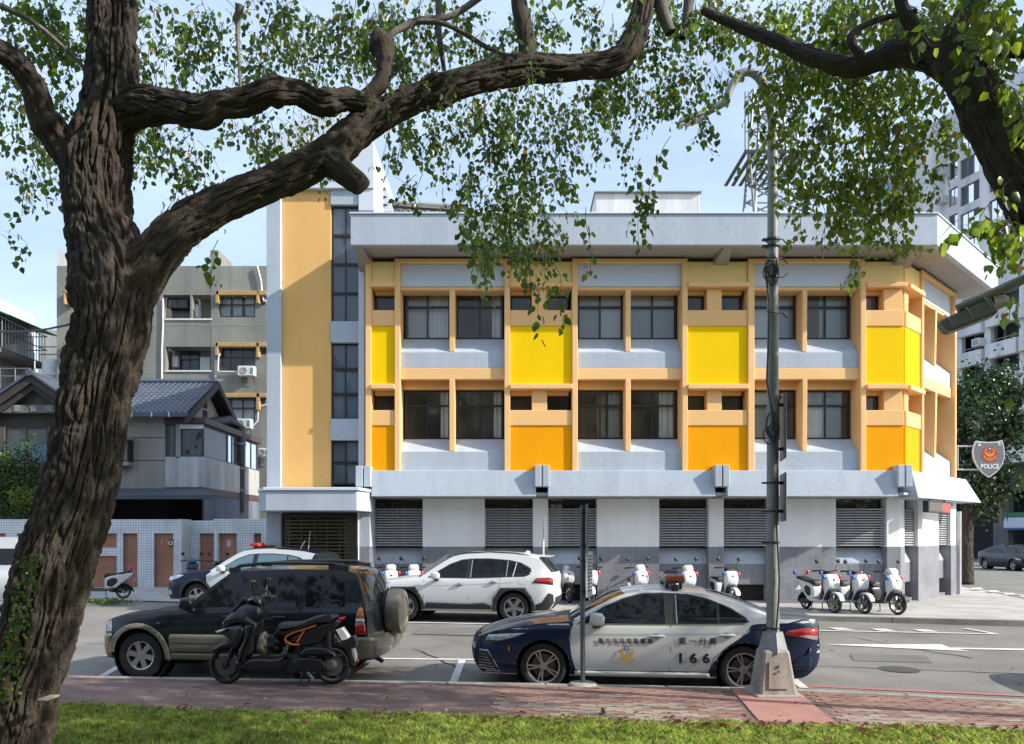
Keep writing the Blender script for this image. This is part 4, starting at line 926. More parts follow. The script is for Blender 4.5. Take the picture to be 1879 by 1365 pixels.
# --- far left white block with a caged balcony, and the grey box behind it
WB = thing('white_block', 'tall white block at the far left with a caged green roofed balcony', 'building', (-30, 46, 0))
b = MB(); b.box(-36, -29.3, 40, 48.2, 0, hz(550, 45)); b.build('wall', white_pl, WB)
b = MB(); zc = hz(655, 45); b.box(-29.3, -27.9, 41, 47.2, zc - .2, zc); b.build('balcony_slab', conc, WB)
b = MB()
for y in np.arange(41.1, 47.2, .28): b.tube([(-27.95, y, zc), (-27.95, y, zc + 1.7)], .022, 4)
for z in (0.05, .9, 1.7): b.tube([(-27.95, 41, zc + z), (-27.95, 47.2, zc + z)], .03, 4); b.tube([(-27.95, 47.2, zc + z), (-29.3, 47.2, zc + z)], .03, 4)
b.build('balcony_grille', galv, WB, kind='stuff')
b = MB(); b.hexa([(-29.3, 41, zc + 2.2), (-27.5, 41, zc + 1.8), (-27.5, 47.6, zc + 1.8), (-29.3, 47.6, zc + 2.2), (-29.3, 41, zc + 2.26), (-27.5, 41, zc + 1.86), (-27.5, 47.6, zc + 1.86), (-29.3, 47.6, zc + 2.26)]); b.build('green_canopy', mat('green_sheet', (.10, .20, .12), .6), WB)
b = MB(); b.box(-29.28, -29.0, 42.5, 44.5, zc + .1, zc + 1.9); b.build('window', slf, WB)
b = MB(); b.box(-29, -28.3, 44.8, 45.7, zc, zc + .7); b.build('condenser', acm, WB, .03)
b = MB(); box_at(b, 30, 36, 690, 900, 44, .4); box_at(b, -20, 64, 690, 1000, 46, .4); b.build('lower_wall', pebbled, WB)
b = MB()
for v in (676, 690): b.tube([tuple(px(-10, v, 42)), tuple(px(56, v, 42))], .03, 5)
for u in (0, 28, 55): b.tube([tuple(px(u, 676, 42)), tuple(px(u, 712, 42))], .03, 5)
b.build('terrace_rail', galv, WB)
GB = thing('grey_box_building', 'plain pale concrete building between the white block and the grey apartments', 'building', (-31, 55, 0))
b = MB(); box_at(b, 70, 112, 605, 1000, 54, 8); b.build('wall', mat('pale_concrete', (.42, .41, .385), .9, noise=(.5, .15), streak=(1.5, .15)), GB)
b = MB()
for v in (635, 649): box_at(b, 72, 106, v, v + .8, 53.97, .03)
build_each(b, 'joint', conc, GB)
WT = thing('roof_water_tank', 'round white tank with a frame on the terrace beside the tree trunk', 'tank', px(97, 700, 43))
p = px(97, 700, 43); b = MB(); b.lathe([(.001, 1.22), (.35, 1.2), (.5, 1.08), (.52, 1.0), (.52, .1), (.5, 0), (.001, 0)], tuple(p), axis='z', n=24); b.build('drum', mat('tank_white', (.55, .58, .62), .35, noise=(6, .25)), WT, smooth=40)
b = MB()
for s in (-.62, .62): b.tube([(p.x + s, 42.4, p.z - 1.5), (p.x + s, 42.4, p.z + 1.0)], .03, 5)
for z in (0, .3): b.tube([(p.x - 1, 42.4, p.z + z), (p.x + .9, 42.4, p.z + z)], .022, 5)
b.build('frame', acm, WT)
b = MB(); b.tube([tuple(px(60, 720, 44)), tuple(px(80, 690, 44)), tuple(px(112, 680, 44))], .02, 5); b.build('pipe', galv, WT)
# --- tall weathered apartment tower on the right, its face running away to the left
RX0, RY0 = 42.1, 62.0; RD = Vector((-.307, 1)).normalized(); RN = Vector((-RD.y, RD.x))
YF = 75.1
def FRr(s, n, z):
    """s from the far end towards the street, n out of the wall"""
    X, Y = RX0 - .307 * (YF - RY0) - RD.x * s, YF - RD.y * s
    return (X - abs(RN.x) * n, Y - .29 * n, z)
def rs(u): r = (u - CX) / FP; Y = (RX0 + .307 * RY0) / (r + .307); return (YF - Y) * 1.046
def rzz(u, v): r = (u - CX) / FP; Y = (RX0 + .307 * RY0) / (r + .307); return CH + (HY - v) / FP * Y
RB = thing('apartment_tower', 'tall weathered pale tiled apartment tower with balconies at the right', 'building', FRr(5, 0, 0))
towerm = mat('weathered_pale_tile', (.70, .69, .68), .7, noise=(.12, .2), fine=(6, .1), streak=(.5, .35))
zro = rzz(1680, 245); Lr = rs(2060)
rows = [rzz(1749, v) for v in (262, 313, 362, 411, 460)]
def rb(name, m, shapes, bevel=.03): return B(name, m, shapes, parent=RB, bevel=bevel, fr=FRr)
wl_ = []
for z in rows: wl_ += [(rs(1741), rs(1757), z - .75, z + .85), (rs(1762), rs(1797), z - 1.2, z + .5), (rs(1815), rs(1850), z - 1.2, z + .5), (rs(1880), rs(1920), z - 1.2, z + .5)]
bal = []
for v in (565, 622, 680, 738, 795): z = rzz(1790, v); bal += [(rs(1765), rs(1806), z - 1.1, z + 1.05), (rs(1818), rs(1870), z - .9, z + 1.25), (rs(1880), rs(1990), z - .9, z + 1.25)]
def strips(b, s0, s1, z0, z1, holes, d=.4):
    us = sorted({s0, s1, *[h[0] for h in holes], *[h[1] for h in holes]})
    for a, c in zip(us, us[1:]):
        hs = sorted((h[2], h[3]) for h in holes if h[0] <= a + 1e-6 and c <= h[1] + 1e-6); z = z0
        for p, q in hs:
            if p > z: b.box(a, c, -d, 0, z, p)
            z = max(z, q)
        if z < z1: b.box(a, c, -d, 0, z, z1)
b = MB(FRr); strips(b, -.01, Lr, 6.0, zro, wl_ + bal); b.build('wall', towerm, RB)
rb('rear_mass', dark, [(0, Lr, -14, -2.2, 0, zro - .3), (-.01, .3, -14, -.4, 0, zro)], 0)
rb('roof_cap', towerm, [(0, Lr, -14, -.4, zro - .3, zro)], 0)
for s0, s1, z0, z1 in wl_:
    w = window(FRr, s0, s1, z0, z1, -.15, rows=1, cols=2 if s1 - s0 < 1.5 else 3, gm=glassb, parent=RB, fm=galv, fw=.08)
for s0, s1, z0, z1 in bal:
    rb('balcony_back', interior, [(s0, s1, -1.5, -1.4, z0, z1)], 0)
    rb('balcony_rail', galv, [(s0, s1, -.05, -.02, z0 + .35, z0 + .41)], 0)
    rb('window', slf, [(s0 + .3, s0 + (s1 - s0) * .55, -1.39, -1.35, z0, z1 - .4)], 0)
    rb('balcony_parapet', towerm, [(s0 - .15, s1 + .1, .004, .5, z0 - 1.25, z0 + .02)])
for i, (u, z) in enumerate(((1733, rows[1] + .3), (1734, rows[2] + .1), (1806, rzz(1790, 575)), (1802, rzz(1790, 632)))):
    t = thing('air_conditioner', ['window air conditioner with a tin hood high on the pale tower', 'small window air conditioner on the pale tower, below the hooded one', 'condenser on the upper balcony of the pale tower', 'condenser on the lower balcony of the pale tower'][i], 'air conditioner', FRr(rs(u), .3, z), group='air conditioner units on the walls')
    b = MB(FRr); s = rs(u); b.box(s - .4, s + .4, .02, .75, z - .35, z + .3); b.build('casing', acm, t, .02)
    b = MB(FRr); b.box(s - .3, s + .3, .755, .765, z - .25, z + .2); b.build('fan_grille', mat('grille_grey', .3, .5), t)
    if i == 0:
        b = MB(FRr); b.hexa([(s - .6, 0, z + .45), (s + .5, 0, z + .45), (s + .5, 1, z + .33), (s - .6, 1, z + .33), (s - .6, 0, z + .5), (s + .5, 0, z + .5), (s + .5, 1, z + .37), (s - .6, 1, z + .37)]); b.build('hood', galv, t)
rb('arcade_pillar', conc, [(rs(1822), rs(1850), -.6, .0, 0, 6.3), (rs(1900), rs(1925), -.6, 0, 0, 6.3)])
rb('arcade_beam', mat('dark_render', (.10, .095, .09), .9, noise=(.5, .3)), [(0, Lr, -.4, .1, 6.0, 9.2)], 0)
rb('arcade_slab', towerm, [(0, Lr, .1, 1.2, 8.2, 9.4)])
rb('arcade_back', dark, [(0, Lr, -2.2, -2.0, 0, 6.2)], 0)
SG = thing('shop_sign', 'green and white shop sign under the arcade at the right', 'sign', FRr(rs(1870), .3, 4.6))
s0, s1 = rs(1848), rs(1960); zt = rzz(1848, 941)
B('green_stripe', mat('sign_green', (.02, .16, .08), .5), [(s0, s1, .15, .4, zt - .42, zt)], parent=SG, fr=FRr); B('white_field', mat('sign_white', (.55, .60, .68), .5), [(s0, s1, .15, .39, zt - 1.25, zt - .42)], parent=SG, fr=FRr); B('blue_edge', mat('sign_blue', (.05, .12, .28), .5), [(s0, s1, .15, .4, zt - 1.42, zt - 1.25)], parent=SG, fr=FRr)
PB = thing('pink_glass_building', 'distant pinkish block with blue window strips behind the trees', 'building', px(1620, 900, 95))
b = MB(); a = px(1538, 392, 95); c = px(1700, 300, 95); b.prism([(a.x, 0), (c.x, 0), (c.x, c.z), (px(1640, 0, 95).x, c.z - 1), (a.x, a.z)], 95, 110); b.build('wall', mat('pink_tile', (.42, .33, .36), .6), PB)
for i in range(6):
    b = MB(); z = a.z - 1.5 + i * 1.6; b.box(px(1552 + i * 12, 0, 95).x, c.x - .3, 94.9, 95, z - .5, z + .5); b.build('window', mat('far_blue_glass', (.10, .19, .26), .15), PB)
# ================================================================== vehicles
def paint(name, col, rough=.28, flake=0):
    return mat(name, col, rough, coat=.55, noise=(.7, .05), metal=flake, spec=.3)
navy = paint('car_paint_navy', (.010, .020, .052)); carw = paint('car_paint_white', (.62, .64, .645)); carb = paint('car_paint_black', (.006, .008, .012))
beige = paint('car_trim_champagne', (.20, .18, .135), .38, .35); pearl = paint('car_paint_pearl', (.74, .745, .74))
silver = paint('car_paint_silver', (.42, .43, .43), .3, .3); charcoal = paint('car_paint_charcoal', (.014, .017, .023))
clad = mat('black_plastic', (.022, .023, .025), .6, noise=(30, .1)); rubber = mat('tyre_rubber', (.018, .018, .019), .8, noise=(9, .25)); seam = mat('panel_gap', .004, .8)
cglass = mat('car_glass', (.008, .010, .011), .03, spec=.35, noise=(2, .3)); cglass2 = mat('windscreen_glass', (.02, .025, .028), .02, spec=.6)
alloy = mat('alloy_rim', (.46, .46, .46), .3, metal=.85); chrome = mat('chrome', (.6, .6, .6), .12, metal=1.0); brake = mat('brake_disc', (.12, .11, .10), .5, metal=.6)
lamp_w = mat('headlamp_lens', (.55, .60, .64), .08, spec=.8, noise=(18, .5)); lamp_r = mat('tail_lamp_red', (.42, .012, .012), .1, spec=.8, noise=(25, .35)); lamp_o = mat('lamp_amber', (.62, .20, .02), .12, noise=(25, .25)); plate_m = mat('number_plate', (.62, .63, .62), .5); ink = mat('black_lettering', .01, .5); inkd = mat('plate_ink', .02, .6)
def pchip(xs, ys):
    xs, ys = np.array(xs, float), np.array(ys, float); h = np.diff(xs); d = np.diff(ys) / h; m = np.zeros(len(xs)); m[0], m[-1] = d[0], d[-1]
    for i in range(1, len(xs) - 1):
        if d[i - 1] * d[i] > 0: w1, w2 = 2 * h[i] + h[i - 1], h[i] + 2 * h[i - 1]; m[i] = (w1 + w2) / (w1 / d[i - 1] + w2 / d[i])
    def f(x):
        i = int(min(max(np.searchsorted(xs, x) - 1, 0), len(h) - 1)); t = min(max((x - xs[i]) / h[i], 0), 1)
        return float((1 + 2 * t) * (1 - t) ** 2 * ys[i] + t * (1 - t) ** 2 * h[i] * m[i] + t * t * (3 - 2 * t) * ys[i + 1] + t * t * (t - 1) * h[i] * m[i + 1])
    return f
def smooth_line(P, k=3):
    """Catmull-Rom through points of any size"""
    P = [np.array(p, float) for p in P]; out = []
    for i in range(len(P) - 1):
        p0, p1, p2, p3 = P[max(i - 1, 0)], P[i], P[i + 1], P[min(i + 2, len(P) - 1)]
        for j in range(k):
            t = j / k; out.append(.5 * (2 * p1 + (p2 - p0) * t + (2 * p0 - 5 * p1 + 4 * p2 - p3) * t * t + (3 * p1 - p0 - 3 * p2 + p3) * t ** 3))
    return out + [P[-1]]
def arc2(cx, cz, r, a0, a1, k=14): return [(cx + r * math.cos(R(a0 + (a1 - a0) * i / k)), cz + r * math.sin(R(a0 + (a1 - a0) * i / k))) for i in range(k + 1)]
class Car:
    """x runs from the nose (0) to the tail, y<0 is the near side; sides are panels laid on a half-width function, the middle is a ribbon along the outline"""
    def __init__(s, name, label, loc, rz, W, L, belt, tumble, out, wheels, rw, nose=(.72, .55), tail=(.8, .4), low=.25, group=None, cat='car', lowtuck=.10, rim=None):
        s.root = thing(name, label, cat, loc, rz, group); s.W, s.L, s.belt, s.tumble, s.low = W, L, pchip(*zip(*belt)), tumble, low
        s.nose, s.tail, s.wh, s.rw, s.tuck = nose, tail, wheels, rw, lowtuck; s.out = out
    def w(s, x, z):
        p = 1.0; (pf, rf), (pt, rt) = s.nose, s.tail
        if x < rf: t = 1 - max(x, 0) / rf; p *= pf + (1 - pf) * math.sqrt(max(0, 1 - t * t))
        if x > s.L - rt: t = 1 - max(s.L - x, 0) / rt; p *= pt + (1 - pt) * math.sqrt(max(0, 1 - t * t))
        b = s.belt(x); zm = b - .28
        if z < zm: f = 1 - s.tuck * ((zm - z) / max(zm - s.low, .1)) ** 2
        elif z < b: f = 1 - .035 * ((z - zm) / .28) ** 2
        else: f = 1 - .035 - .02 * min((z - b) / .05, 1) - s.tumble * (z - b)
        return s.W / 2 * p * f
    def panel(s, name, pts, m, off=.003, grid=.07, sides=(-1, 1), parent=None, rounded=0, label=None, thick=None):
        """flat outline in side view, diced and laid on the body side"""
        res = []
        if rounded: pts = [tuple(q) for q in smooth_line(list(pts) + [pts[0]], rounded)][:-1]
        bm = bmesh.new(); vs = [bm.verts.new((p[0], 0, p[1])) for p in pts]; bm.faces.new(vs)
        xs = [p[0] for p in pts]; zs = [p[1] for p in pts]
        for lo, hi, no in ((min(xs), max(xs), (1, 0, 0)), (min(zs), max(zs), (0, 0, 1))):
            for k in range(1, int((hi - lo) / grid) + 1):
                c = lo + (hi - lo) * k / (int((hi - lo) / grid) + 1)
                bmesh.ops.bisect_plane(bm, geom=bm.verts[:] + bm.edges[:] + bm.faces[:], plane_co=(c, 0, 0) if no[0] else (0, 0, c), plane_no=no, dist=1e-5)
        bmesh.ops.recalc_face_normals(bm, faces=bm.faces)
        me0 = bpy.data.meshes.new(name); bm.to_mesh(me0); bm.free()
        co = [tuple(v.co) for v in me0.vertices]; fs = [tuple(p.vertices) for p in me0.polygons]
        flip = me0.polygons[0].normal.y > 0; bpy.data.meshes.remove(me0)
        for sd in sides:
            b = MB(); V = [(x, sd * (s.w(x, z) + off), z) for x, y, z in co]; FF = [f if (flip == (sd > 0)) else f[::-1] for f in fs]
            me = bpy.data.meshes.new(name); me.from_pydata(V, [], FF); me.update(); me.polygons.foreach_set('use_smooth', [True] * len(FF))
            o = link_mesh(name, me, m, parent or s.root, label)
            if thick: q = o.modifiers.new('thick', 'SOLIDIFY'); q.thickness = thick; q.offset = 1
            res.append(o)
        return res
    def line(s, pts, wd=.008, m=None, off=.004, sides=(-1, 1), name='panel_seam', parent=None):
        """thin strip along a line on the body side"""
        P = [Vector(p) for p in pts]
        for sd in sides:
            b = MB()
            for i, p in enumerate(P):
                d = (P[min(i + 1, len(P) - 1)] - P[max(i - 1, 0)]).normalized(); n = Vector((-d.y, d.x)) * wd / 2
                b.v += [(p.x + n.x, sd * (s.w(p.x, p.y) + off), p.y + n.y), (p.x - n.x, sd * (s.w(p.x, p.y) + off), p.y - n.y)]
            b.f = [[2 * i, 2 * i + 1, 2 * i + 3, 2 * i + 2] for i in range(len(P) - 1)]; b.build(name, m or seam, parent or s.root, world=False)
    def ribbon(s, name, i0, i1, m, off=0.0, t0=-1, t1=1, parent=None, nt=13, thick=None, label=None):
        """the part of the outline between points i0..i1 as a surface across the car; points are (x, z, bulge, crown)"""
        P = s.dense[i0 * s.k:i1 * s.k + 1]; vs = []
        n = len(P)
        for j, (x, z, bl, cr) in enumerate(P):
            q0, q1 = P[max(j - 1, 0)], P[min(j + 1, n - 1)]; tx_, tz_ = q1[0] - q0[0], q1[1] - q0[1]; l = math.hypot(tx_, tz_) or 1
            nx_, nz_ = -tz_ / l, tx_ / l
            w = s.w(x, z)
            for k in range(nt):
                t = t0 + (t1 - t0) * k / (nt - 1); e = 1 - abs(t) ** 2.6
                vs.append((x - bl * e + nx_ * off, t * w, z + cr * e + nz_ * off))
        fs = [(j * nt + k, (j + 1) * nt + k, (j + 1) * nt + k + 1, j * nt + k + 1) for j in range(n - 1) for k in range(nt - 1)]
        me = bpy.data.meshes.new(name); me.from_pydata(vs, [], fs); me.update(); me.polygons.foreach_set('use_smooth', [True] * len(fs))
        o = link_mesh(name, me, m, parent or s.root, label)
        return o
    def start(s, k=4): s.k = k; s.dense = smooth_line(s.out, k); return s
    def side_outline(s, arches=True, ra=.06):
        top = [(p[0], p[1]) for p in s.dense]; z0 = s.low; pts = list(top); (x1, zc1), (x2, zc2) = s.wh
        pts += [(s.L - .42 if top[-1][0] > s.L - .4 else top[-1][0] - .03, z0)]
        for xw, zc in ((x2, zc2), (x1, zc1)):
            r = s.rw + ra; a = math.degrees(math.asin(max(-1, min(1, (z0 - zc) / r)))); pts += arc2(xw, zc, r, a, 180 - a)
        pts += [(top[0][0] + .03, z0)]
        return pts
    def wheels(s, style, rim_r, width=.21, n=10, parent=None, rimm=None):
        rimm = rimm or alloy; first = None
        for xw, zc in s.wh:
            for sd in (-1, 1):
                w = s.w(xw, zc) - .02
                if first is None:
                    o = bpy.data.objects.new('wheel', None); COL.objects.link(o); o.parent = s.root; o.location = (xw, sd * w, zc); make_wheel(o, s.rw, rim_r, width, style, n, rimm); first = o
                else: o = copy_tree(first, s.root); o.location = (xw, sd * w, zc)
                if sd > 0: o.rotation_euler = (0, 0, math.pi)
                else: o.rotation_euler = (0, random.uniform(0, 1), 0)
        b = MB()
        for xw, zc in s.wh:
            b.lathe([(.001, -s.w(xw, zc) + .34), (s.rw + .07, -s.w(xw, zc) + .34), (s.rw + .07, -s.w(xw, zc) + .012)], (xw, 0, zc)); b.lathe([(.001, s.w(xw, zc) - .34), (s.rw + .07, s.w(xw, zc) - .34), (s.rw + .07, s.w(xw, zc) - .012)], (xw, 0, zc))
        build_each(b, 'wheel_well', seam, s.root, world=False)
        b = MB(); b.box(.35, s.L - .4, -s.W * .40, s.W * .40, s.low - .02, s.low + .22); b.build('underbody', seam, s.root, world=False)
def make_wheel(o, r, rr, w, style, n, rimm):
    b = MB(); b.lathe([(rr, .0), (rr + .012, -.012), (rr + (r - rr) * .55, -.022), (r - .012, -.006), (r, .02), (r, w - .02), (r - .015, w), (rr, w)], n=44); b.build('tyre', rubber, o, world=False, smooth=30)
    b = MB(); b.lathe([(rr + .004, -.006), (rr - .012, .0), (rr - .022, .03), (rr - .03, .15)], n=44)
    def spoke(a, w0, w1, r0, r1, y0, y1, th_=.022):
        c, d = math.cos(a), math.sin(a); P = lambda q, l, y: (c * q - d * l, y, d * q + c * l)
        b.hexa([P(r0, -w0, y0), P(r1, -w1, y1), P(r1, -w1 * 1.2, y1 + th_), P(r0, -w0 * 1.2, y0 + th_), P(r0, w0, y0), P(r1, w1, y1), P(r1, w1 * 1.2, y1 + th_), P(r0, w0 * 1.2, y0 + th_)])
    for i in range(n):
        a = 2 * math.pi * i / n
        if style == 'twin': spoke(a - .10, .012, .011, .04, rr - .01, .012, .004); spoke(a + .17, .010, .010, .04, rr - .01, .014, .004)
        elif style == 'blade': spoke(a, .022, .016, .04, rr - .01, .010, .002)
        elif style == 'wide': spoke(a, .034, .044, .04, rr - .008, .008, .004)
        else: spoke(a, .018, .024, .03, rr - .008, .012, .004)
    b.lathe([(.0005, .004), (.045, .004), (.06, .02), (.06, .06)], n=16)
    b.build('rim', rimm, o, world=False)
    b = MB(); b.lathe([(.0005, .065), (rr * .72, .065), (rr * .72, .08)], n=28); b.build('brake_disc', brake, o, world=False)
    b = MB(); b.lathe([(.0005, .10), (rr - .01, .10)], n=24); b.build('hub', seam, o, world=False)
def mirror_at(car, x, z, m, sides=(-1, 1)):
    for sd in sides:
        y = sd * car.w(x, z); b = MB()
        P = [(x - .02, z + .02), (x + .0, z + .15), (x + .05, z + .18), (x + .16, z + .17), (x + .20, z + .11), (x + .19, z + .03), (x + .1, z - .005)]
        b.pillow(P, .17, .05, y0=y + sd * .17, steps=4); o = b.build('wing_mirror', m, car.root, world=False, smooth=60)
        b = MB(); b.hexa([(x + .02, y - .01 * sd, z - .06), (x + .13, y - .01 * sd, z - .06), (x + .13, y + sd * .14, z + .0), (x + .05, y + sd * .14, z + .0), (x + .02, y - .01 * sd, z - .0), (x + .14, y - .01 * sd, z - .0), (x + .15, y + sd * .14, z + .04), (x + .04, y + sd * .14, z + .04)]); b.build('mirror_arm', clad, o, world=False)
def handle_at(car, x, z, m, sides=(-1, 1), l=.2):
    for sd in sides:
        b = MB(); y = sd * (car.w(x + l / 2, z) + .022); b.pillow([(x, z - .014), (x + l, z - .014), (x + l + .012, z), (x + l, z + .016), (x, z + .016), (x - .012, z)], .03, .012, y0=y); o = b.build('door_handle', m, car.root, world=False, smooth=60)
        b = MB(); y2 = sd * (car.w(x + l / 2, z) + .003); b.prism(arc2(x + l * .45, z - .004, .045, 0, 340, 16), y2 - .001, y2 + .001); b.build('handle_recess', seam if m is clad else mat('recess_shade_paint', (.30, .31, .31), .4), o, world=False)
def car_lines(c, doors, seats=True): pass
# ------------------------------------------------------------------ the white and navy police sedan
so = on_road(1000, 1268); ang = -math.atan(.118)
SX = (878 - CX) / FP * 11.45
SD = Car('police_sedan', 'white and navy police sedan numbered 166 with a roof light bar', (SX, 12.28, .012), ang, 1.84, 4.885,
         [(0, .80), (.5, .86), (1.3, .95), (2.6, .965), (3.8, 1.0), (4.4, 1.02), (4.9, .98)], .42,
         [(.16, .20, .10, 0), (.06, .34, .12, 0), (.03, .55, .13, 0), (.07, .70, .13, 0), (.16, .775, .12, .01), (.45, .86, .05, .05), (.95, .945, .02, .06), (1.42, .985, .06, .06), (1.50, 1.00, .12, .05), (1.85, 1.19, .12, .05), (2.22, 1.355, .08, .055), (2.60, 1.405, .0, .055), (3.0, 1.41, 0, .05), (3.35, 1.375, -.02, .05), (3.65, 1.29, -.08, .05), (4.02, 1.14, -.10, .05), (4.30, 1.055, -.06, .04), (4.55, 1.05, -.03, .03), (4.80, 1.045, -.04, .015), (4.865, .98, -.05, 0), (4.86, .80, -.05, 0), (4.885, .62, -.05, 0), (4.83, .40, -.05, 0), (4.66, .24, -.03, 0)],
         [(1.04, .335), (3.84, .335)], .335, nose=(.66, .72), tail=(.78, .5), low=.21, cat='police car').start()
# ribbons: front, bonnet, windscreen, roof, rear glass, boot, tail
SD.ribbon('front_bumper', 0, 4, navy); SD.ribbon('bonnet', 4, 7, navy); SD.ribbon('cowl', 7, 8, clad); SD.ribbon('windscreen', 8, 10, cglass2, -.006); SD.ribbon('roof', 10, 13, carw); SD.ribbon('rear_window', 13, 16, cglass2, -.006); SD.ribbon('boot_lid', 16, 19, navy); SD.ribbon('rear_bumper', 19, 23, navy)
SD.ribbon('windscreen_pillar', 8, 10, carw, .0, -1, -.90, nt=3); SD.ribbon('windscreen_pillar', 8, 10, carw, .0, .90, 1, nt=3); SD.ribbon('rear_pillar', 13, 16, carw, 0, -1, -.80, nt=4); SD.ribbon('rear_pillar', 13, 16, carw, 0, .80, 1, nt=4)
SD.panel('body_side', SD.side_outline(ra=.055), carw, 0)
SD.panel('front_fender', [(p[0], p[1]) for p in SD.dense if p[0] < 1.5 and p[1] > .2][0:29] + [(1.47, .955), (1.43, .86), (1.415, .72), (1.44, .52), (1.50, .30), (1.53, .225)] + arc2(1.04, .335, .39, -16.5, 180 + 16.5, 18) + [(.19, .225)], navy, .004)
SD.panel('rear_quarter', [(3.93, .965), (4.02, .985), (4.42, 1.0)] + [(p[0], p[1]) for p in SD.dense if p[0] > 4.52 and p[1] > .25][1:] + [(4.62, .235), (4.2, .24)] + arc2(3.84, .335, .39, -15, 160, 16) + [(3.45, .48), (3.52, .58), (3.63, .68), (3.78, .78), (3.90, .88)], navy, .004)
SD.panel('rear_quarter', [(3.31, .235), (3.44, .235)] + arc2(3.84, .335, .39, 196, 160, 5) + [(3.43, .46)], navy, .0045)
SD.panel('sill', [(1.50, .215), (3.38, .215), (3.36, .285), (1.49, .285)], carw, .012, thick=.01)
g1 = [(1.60, .965), (1.72, 1.06), (1.95, 1.19), (2.18, 1.29), (2.42, 1.355), (2.74, 1.372), (2.76, .975)]
g2 = [(2.92, .975), (2.905, 1.366), (3.08, 1.355), (3.34, 1.30), (3.47, 1.262), (3.47, .985)]
g3 = [(3.51, .99), (3.51, 1.245), (3.68, 1.165), (3.83, 1.06), (3.87, 1.015), (3.82, .998)]
SD.panel('window_surround', [(1.52, .95), (1.66, 1.055), (1.92, 1.205), (2.17, 1.315), (2.42, 1.38), (2.72, 1.395), (3.08, 1.38), (3.36, 1.32), (3.68, 1.19), (3.86, 1.07), (3.91, 1.01), (3.83, .975), (2.7, .955)], clad, .003)
for g in (g1, g2, g3): SD.panel('side_window', g, cglass, .006)
SD.line([(1.52, .955), (2.7, .96), (3.5, .972), (3.84, .985), (3.90, 1.01)], .014, chrome, .008, name='window_trim')
SD.line([(3.49, .985), (3.49, 1.25)], .018, clad, .009, name='window_bar'); SD.line([(2.92, .98), (2.91, 1.365)], .016, chrome, .009, name='window_bar')
SD.line([(2.83, .95), (2.83, .62), (2.81, .30)]); SD.line([(1.46, .29), (2.7, .295), (3.36, .30)])
SD.line([(3.36, .30), (3.42, .5), (3.60, .66), (3.80, .80), (3.92, .94)]); SD.line([(1.42, .72), (1.44, .52), (1.50, .29)]); SD.line([(1.44, .72), (1.43, .86), (1.47, .95)])
SD.line([(1.45, .80), (2.4, .815), (3.4, .84), (3.9, .86)], .03, mat('crease_shade_white', (.55, .57, .575), .25, coat=1), .003, name='body_crease')  # crease drawn as a darker strip, its shade put into the paint
mirror_at(SD, 1.72, .95, carw); handle_at(SD, 2.54, .80, carw); handle_at(SD, 3.50, .825, carw)
SD.wheels('twin', .235, n=5)
for sd in (-1, 1):                                         # lamps, grille
    SD.panel('headlight', [(.20, .70), (.24, .775), (.50, .80), (.78, .815), (.60, .745), (.40, .70)], lamp_w, .009, sides=(sd,), thick=.004)
    SD.panel('headlight_bezel', [(.165, .69), (.20, .79), (.50, .82), (.83, .825), (.62, .735), (.40, .685)], clad, .006, sides=(sd,))
    SD.panel('tail_light', [(4.36, .84), (4.42, .90), (4.62, .93), (4.83, .935), (4.845, .83), (4.83, .75), (4.7, .79), (4.5, .82)], lamp_r, .010, sides=(sd,), thick=.004)
    SD.panel('tail_light_lens', [(4.56, .825), (4.66, .84), (4.84, .82), (4.83, .765), (4.7, .79)], mat('reversing_lens', (.36, .33, .34), .12, noise=(20, .4)), .0165, sides=(sd,))
    SD.panel('bumper_vent', [(4.45, .36), (4.52, .50), (4.66, .56), (4.72, .68), (4.76, .50), (4.72, .36)], navy, .012, sides=(sd,), thick=.01)
    SD.panel('front_grille', [(.10, .30), (.06, .50), (.12, .56), (.24, .54), (.36, .35), (.42, .25), (.22, .245)], clad, .008, sides=(sd,))
for k in range(6):
    z = .285 + k * .042; x1 = .35 - k * .028
    SD.line([(.09, z), (.2, z - .004), (x1, z - .01)], .013, chrome, .013, name='grille_bar')
SD.line([(.10, .555), (.24, .55), (.36, .35), (.42, .255), (.2, .25)], .018, silver, .014, name='grille_frame')
SD.ribbon('front_grille', 0, 2, clad, .006, -.97, .97); SD.ribbon('upper_grille', 3, 4, clad, .008, -.8, .8)
SD.line([(.55, .56), (.555, .62)], .02, lamp_o, .006, name='side_marker')
b = MB(); b.box(.02, .04, -.26, .26, .42, .57); b.build('number_plate', plate_m, SD.root, world=False)
# lettering and badge on the near doors
def on_side(c, name, txt, x, z, size, m, **k):
    return ptext(name, txt, m, c.root, (x, -(c.w(x, z) + .012), z), size, rot=(R(90), 0, 0), **k)
for i, ch in enumerate('臺中市政府警察局'): on_side(SD, 'character', ch, 1.86 + i * .098, .72, .078, ink, bold=.5)
for i, ch in enumerate('第一分局'): on_side(SD, 'character', ch, 2.99 + i * .138, .73, .108, ink, bold=.5)
for i, ch in enumerate('166'): on_side(SD, 'numeral', ch, 2.965 + i * .175, .49, .18, ink, bold=2, sx=1.15)
emblem(SD.root, (2.22, -(SD.w(2.16, .5) + .012), .52), .13)
lbx = 2.78
b = MB(); b.hexa([(lbx, -.60, 1.52), (lbx + .27, -.60, 1.52), (lbx + .25, .60, 1.52), (lbx - .02, .60, 1.52), (lbx, -.60, 1.555), (lbx + .27, -.60, 1.555), (lbx + .25, .60, 1.555), (lbx - .02, .60, 1.555)]); lbo = b.build('light_bar', mat('light_bar_base', (.10, .09, .08), .4), SD.root, .006, world=False)
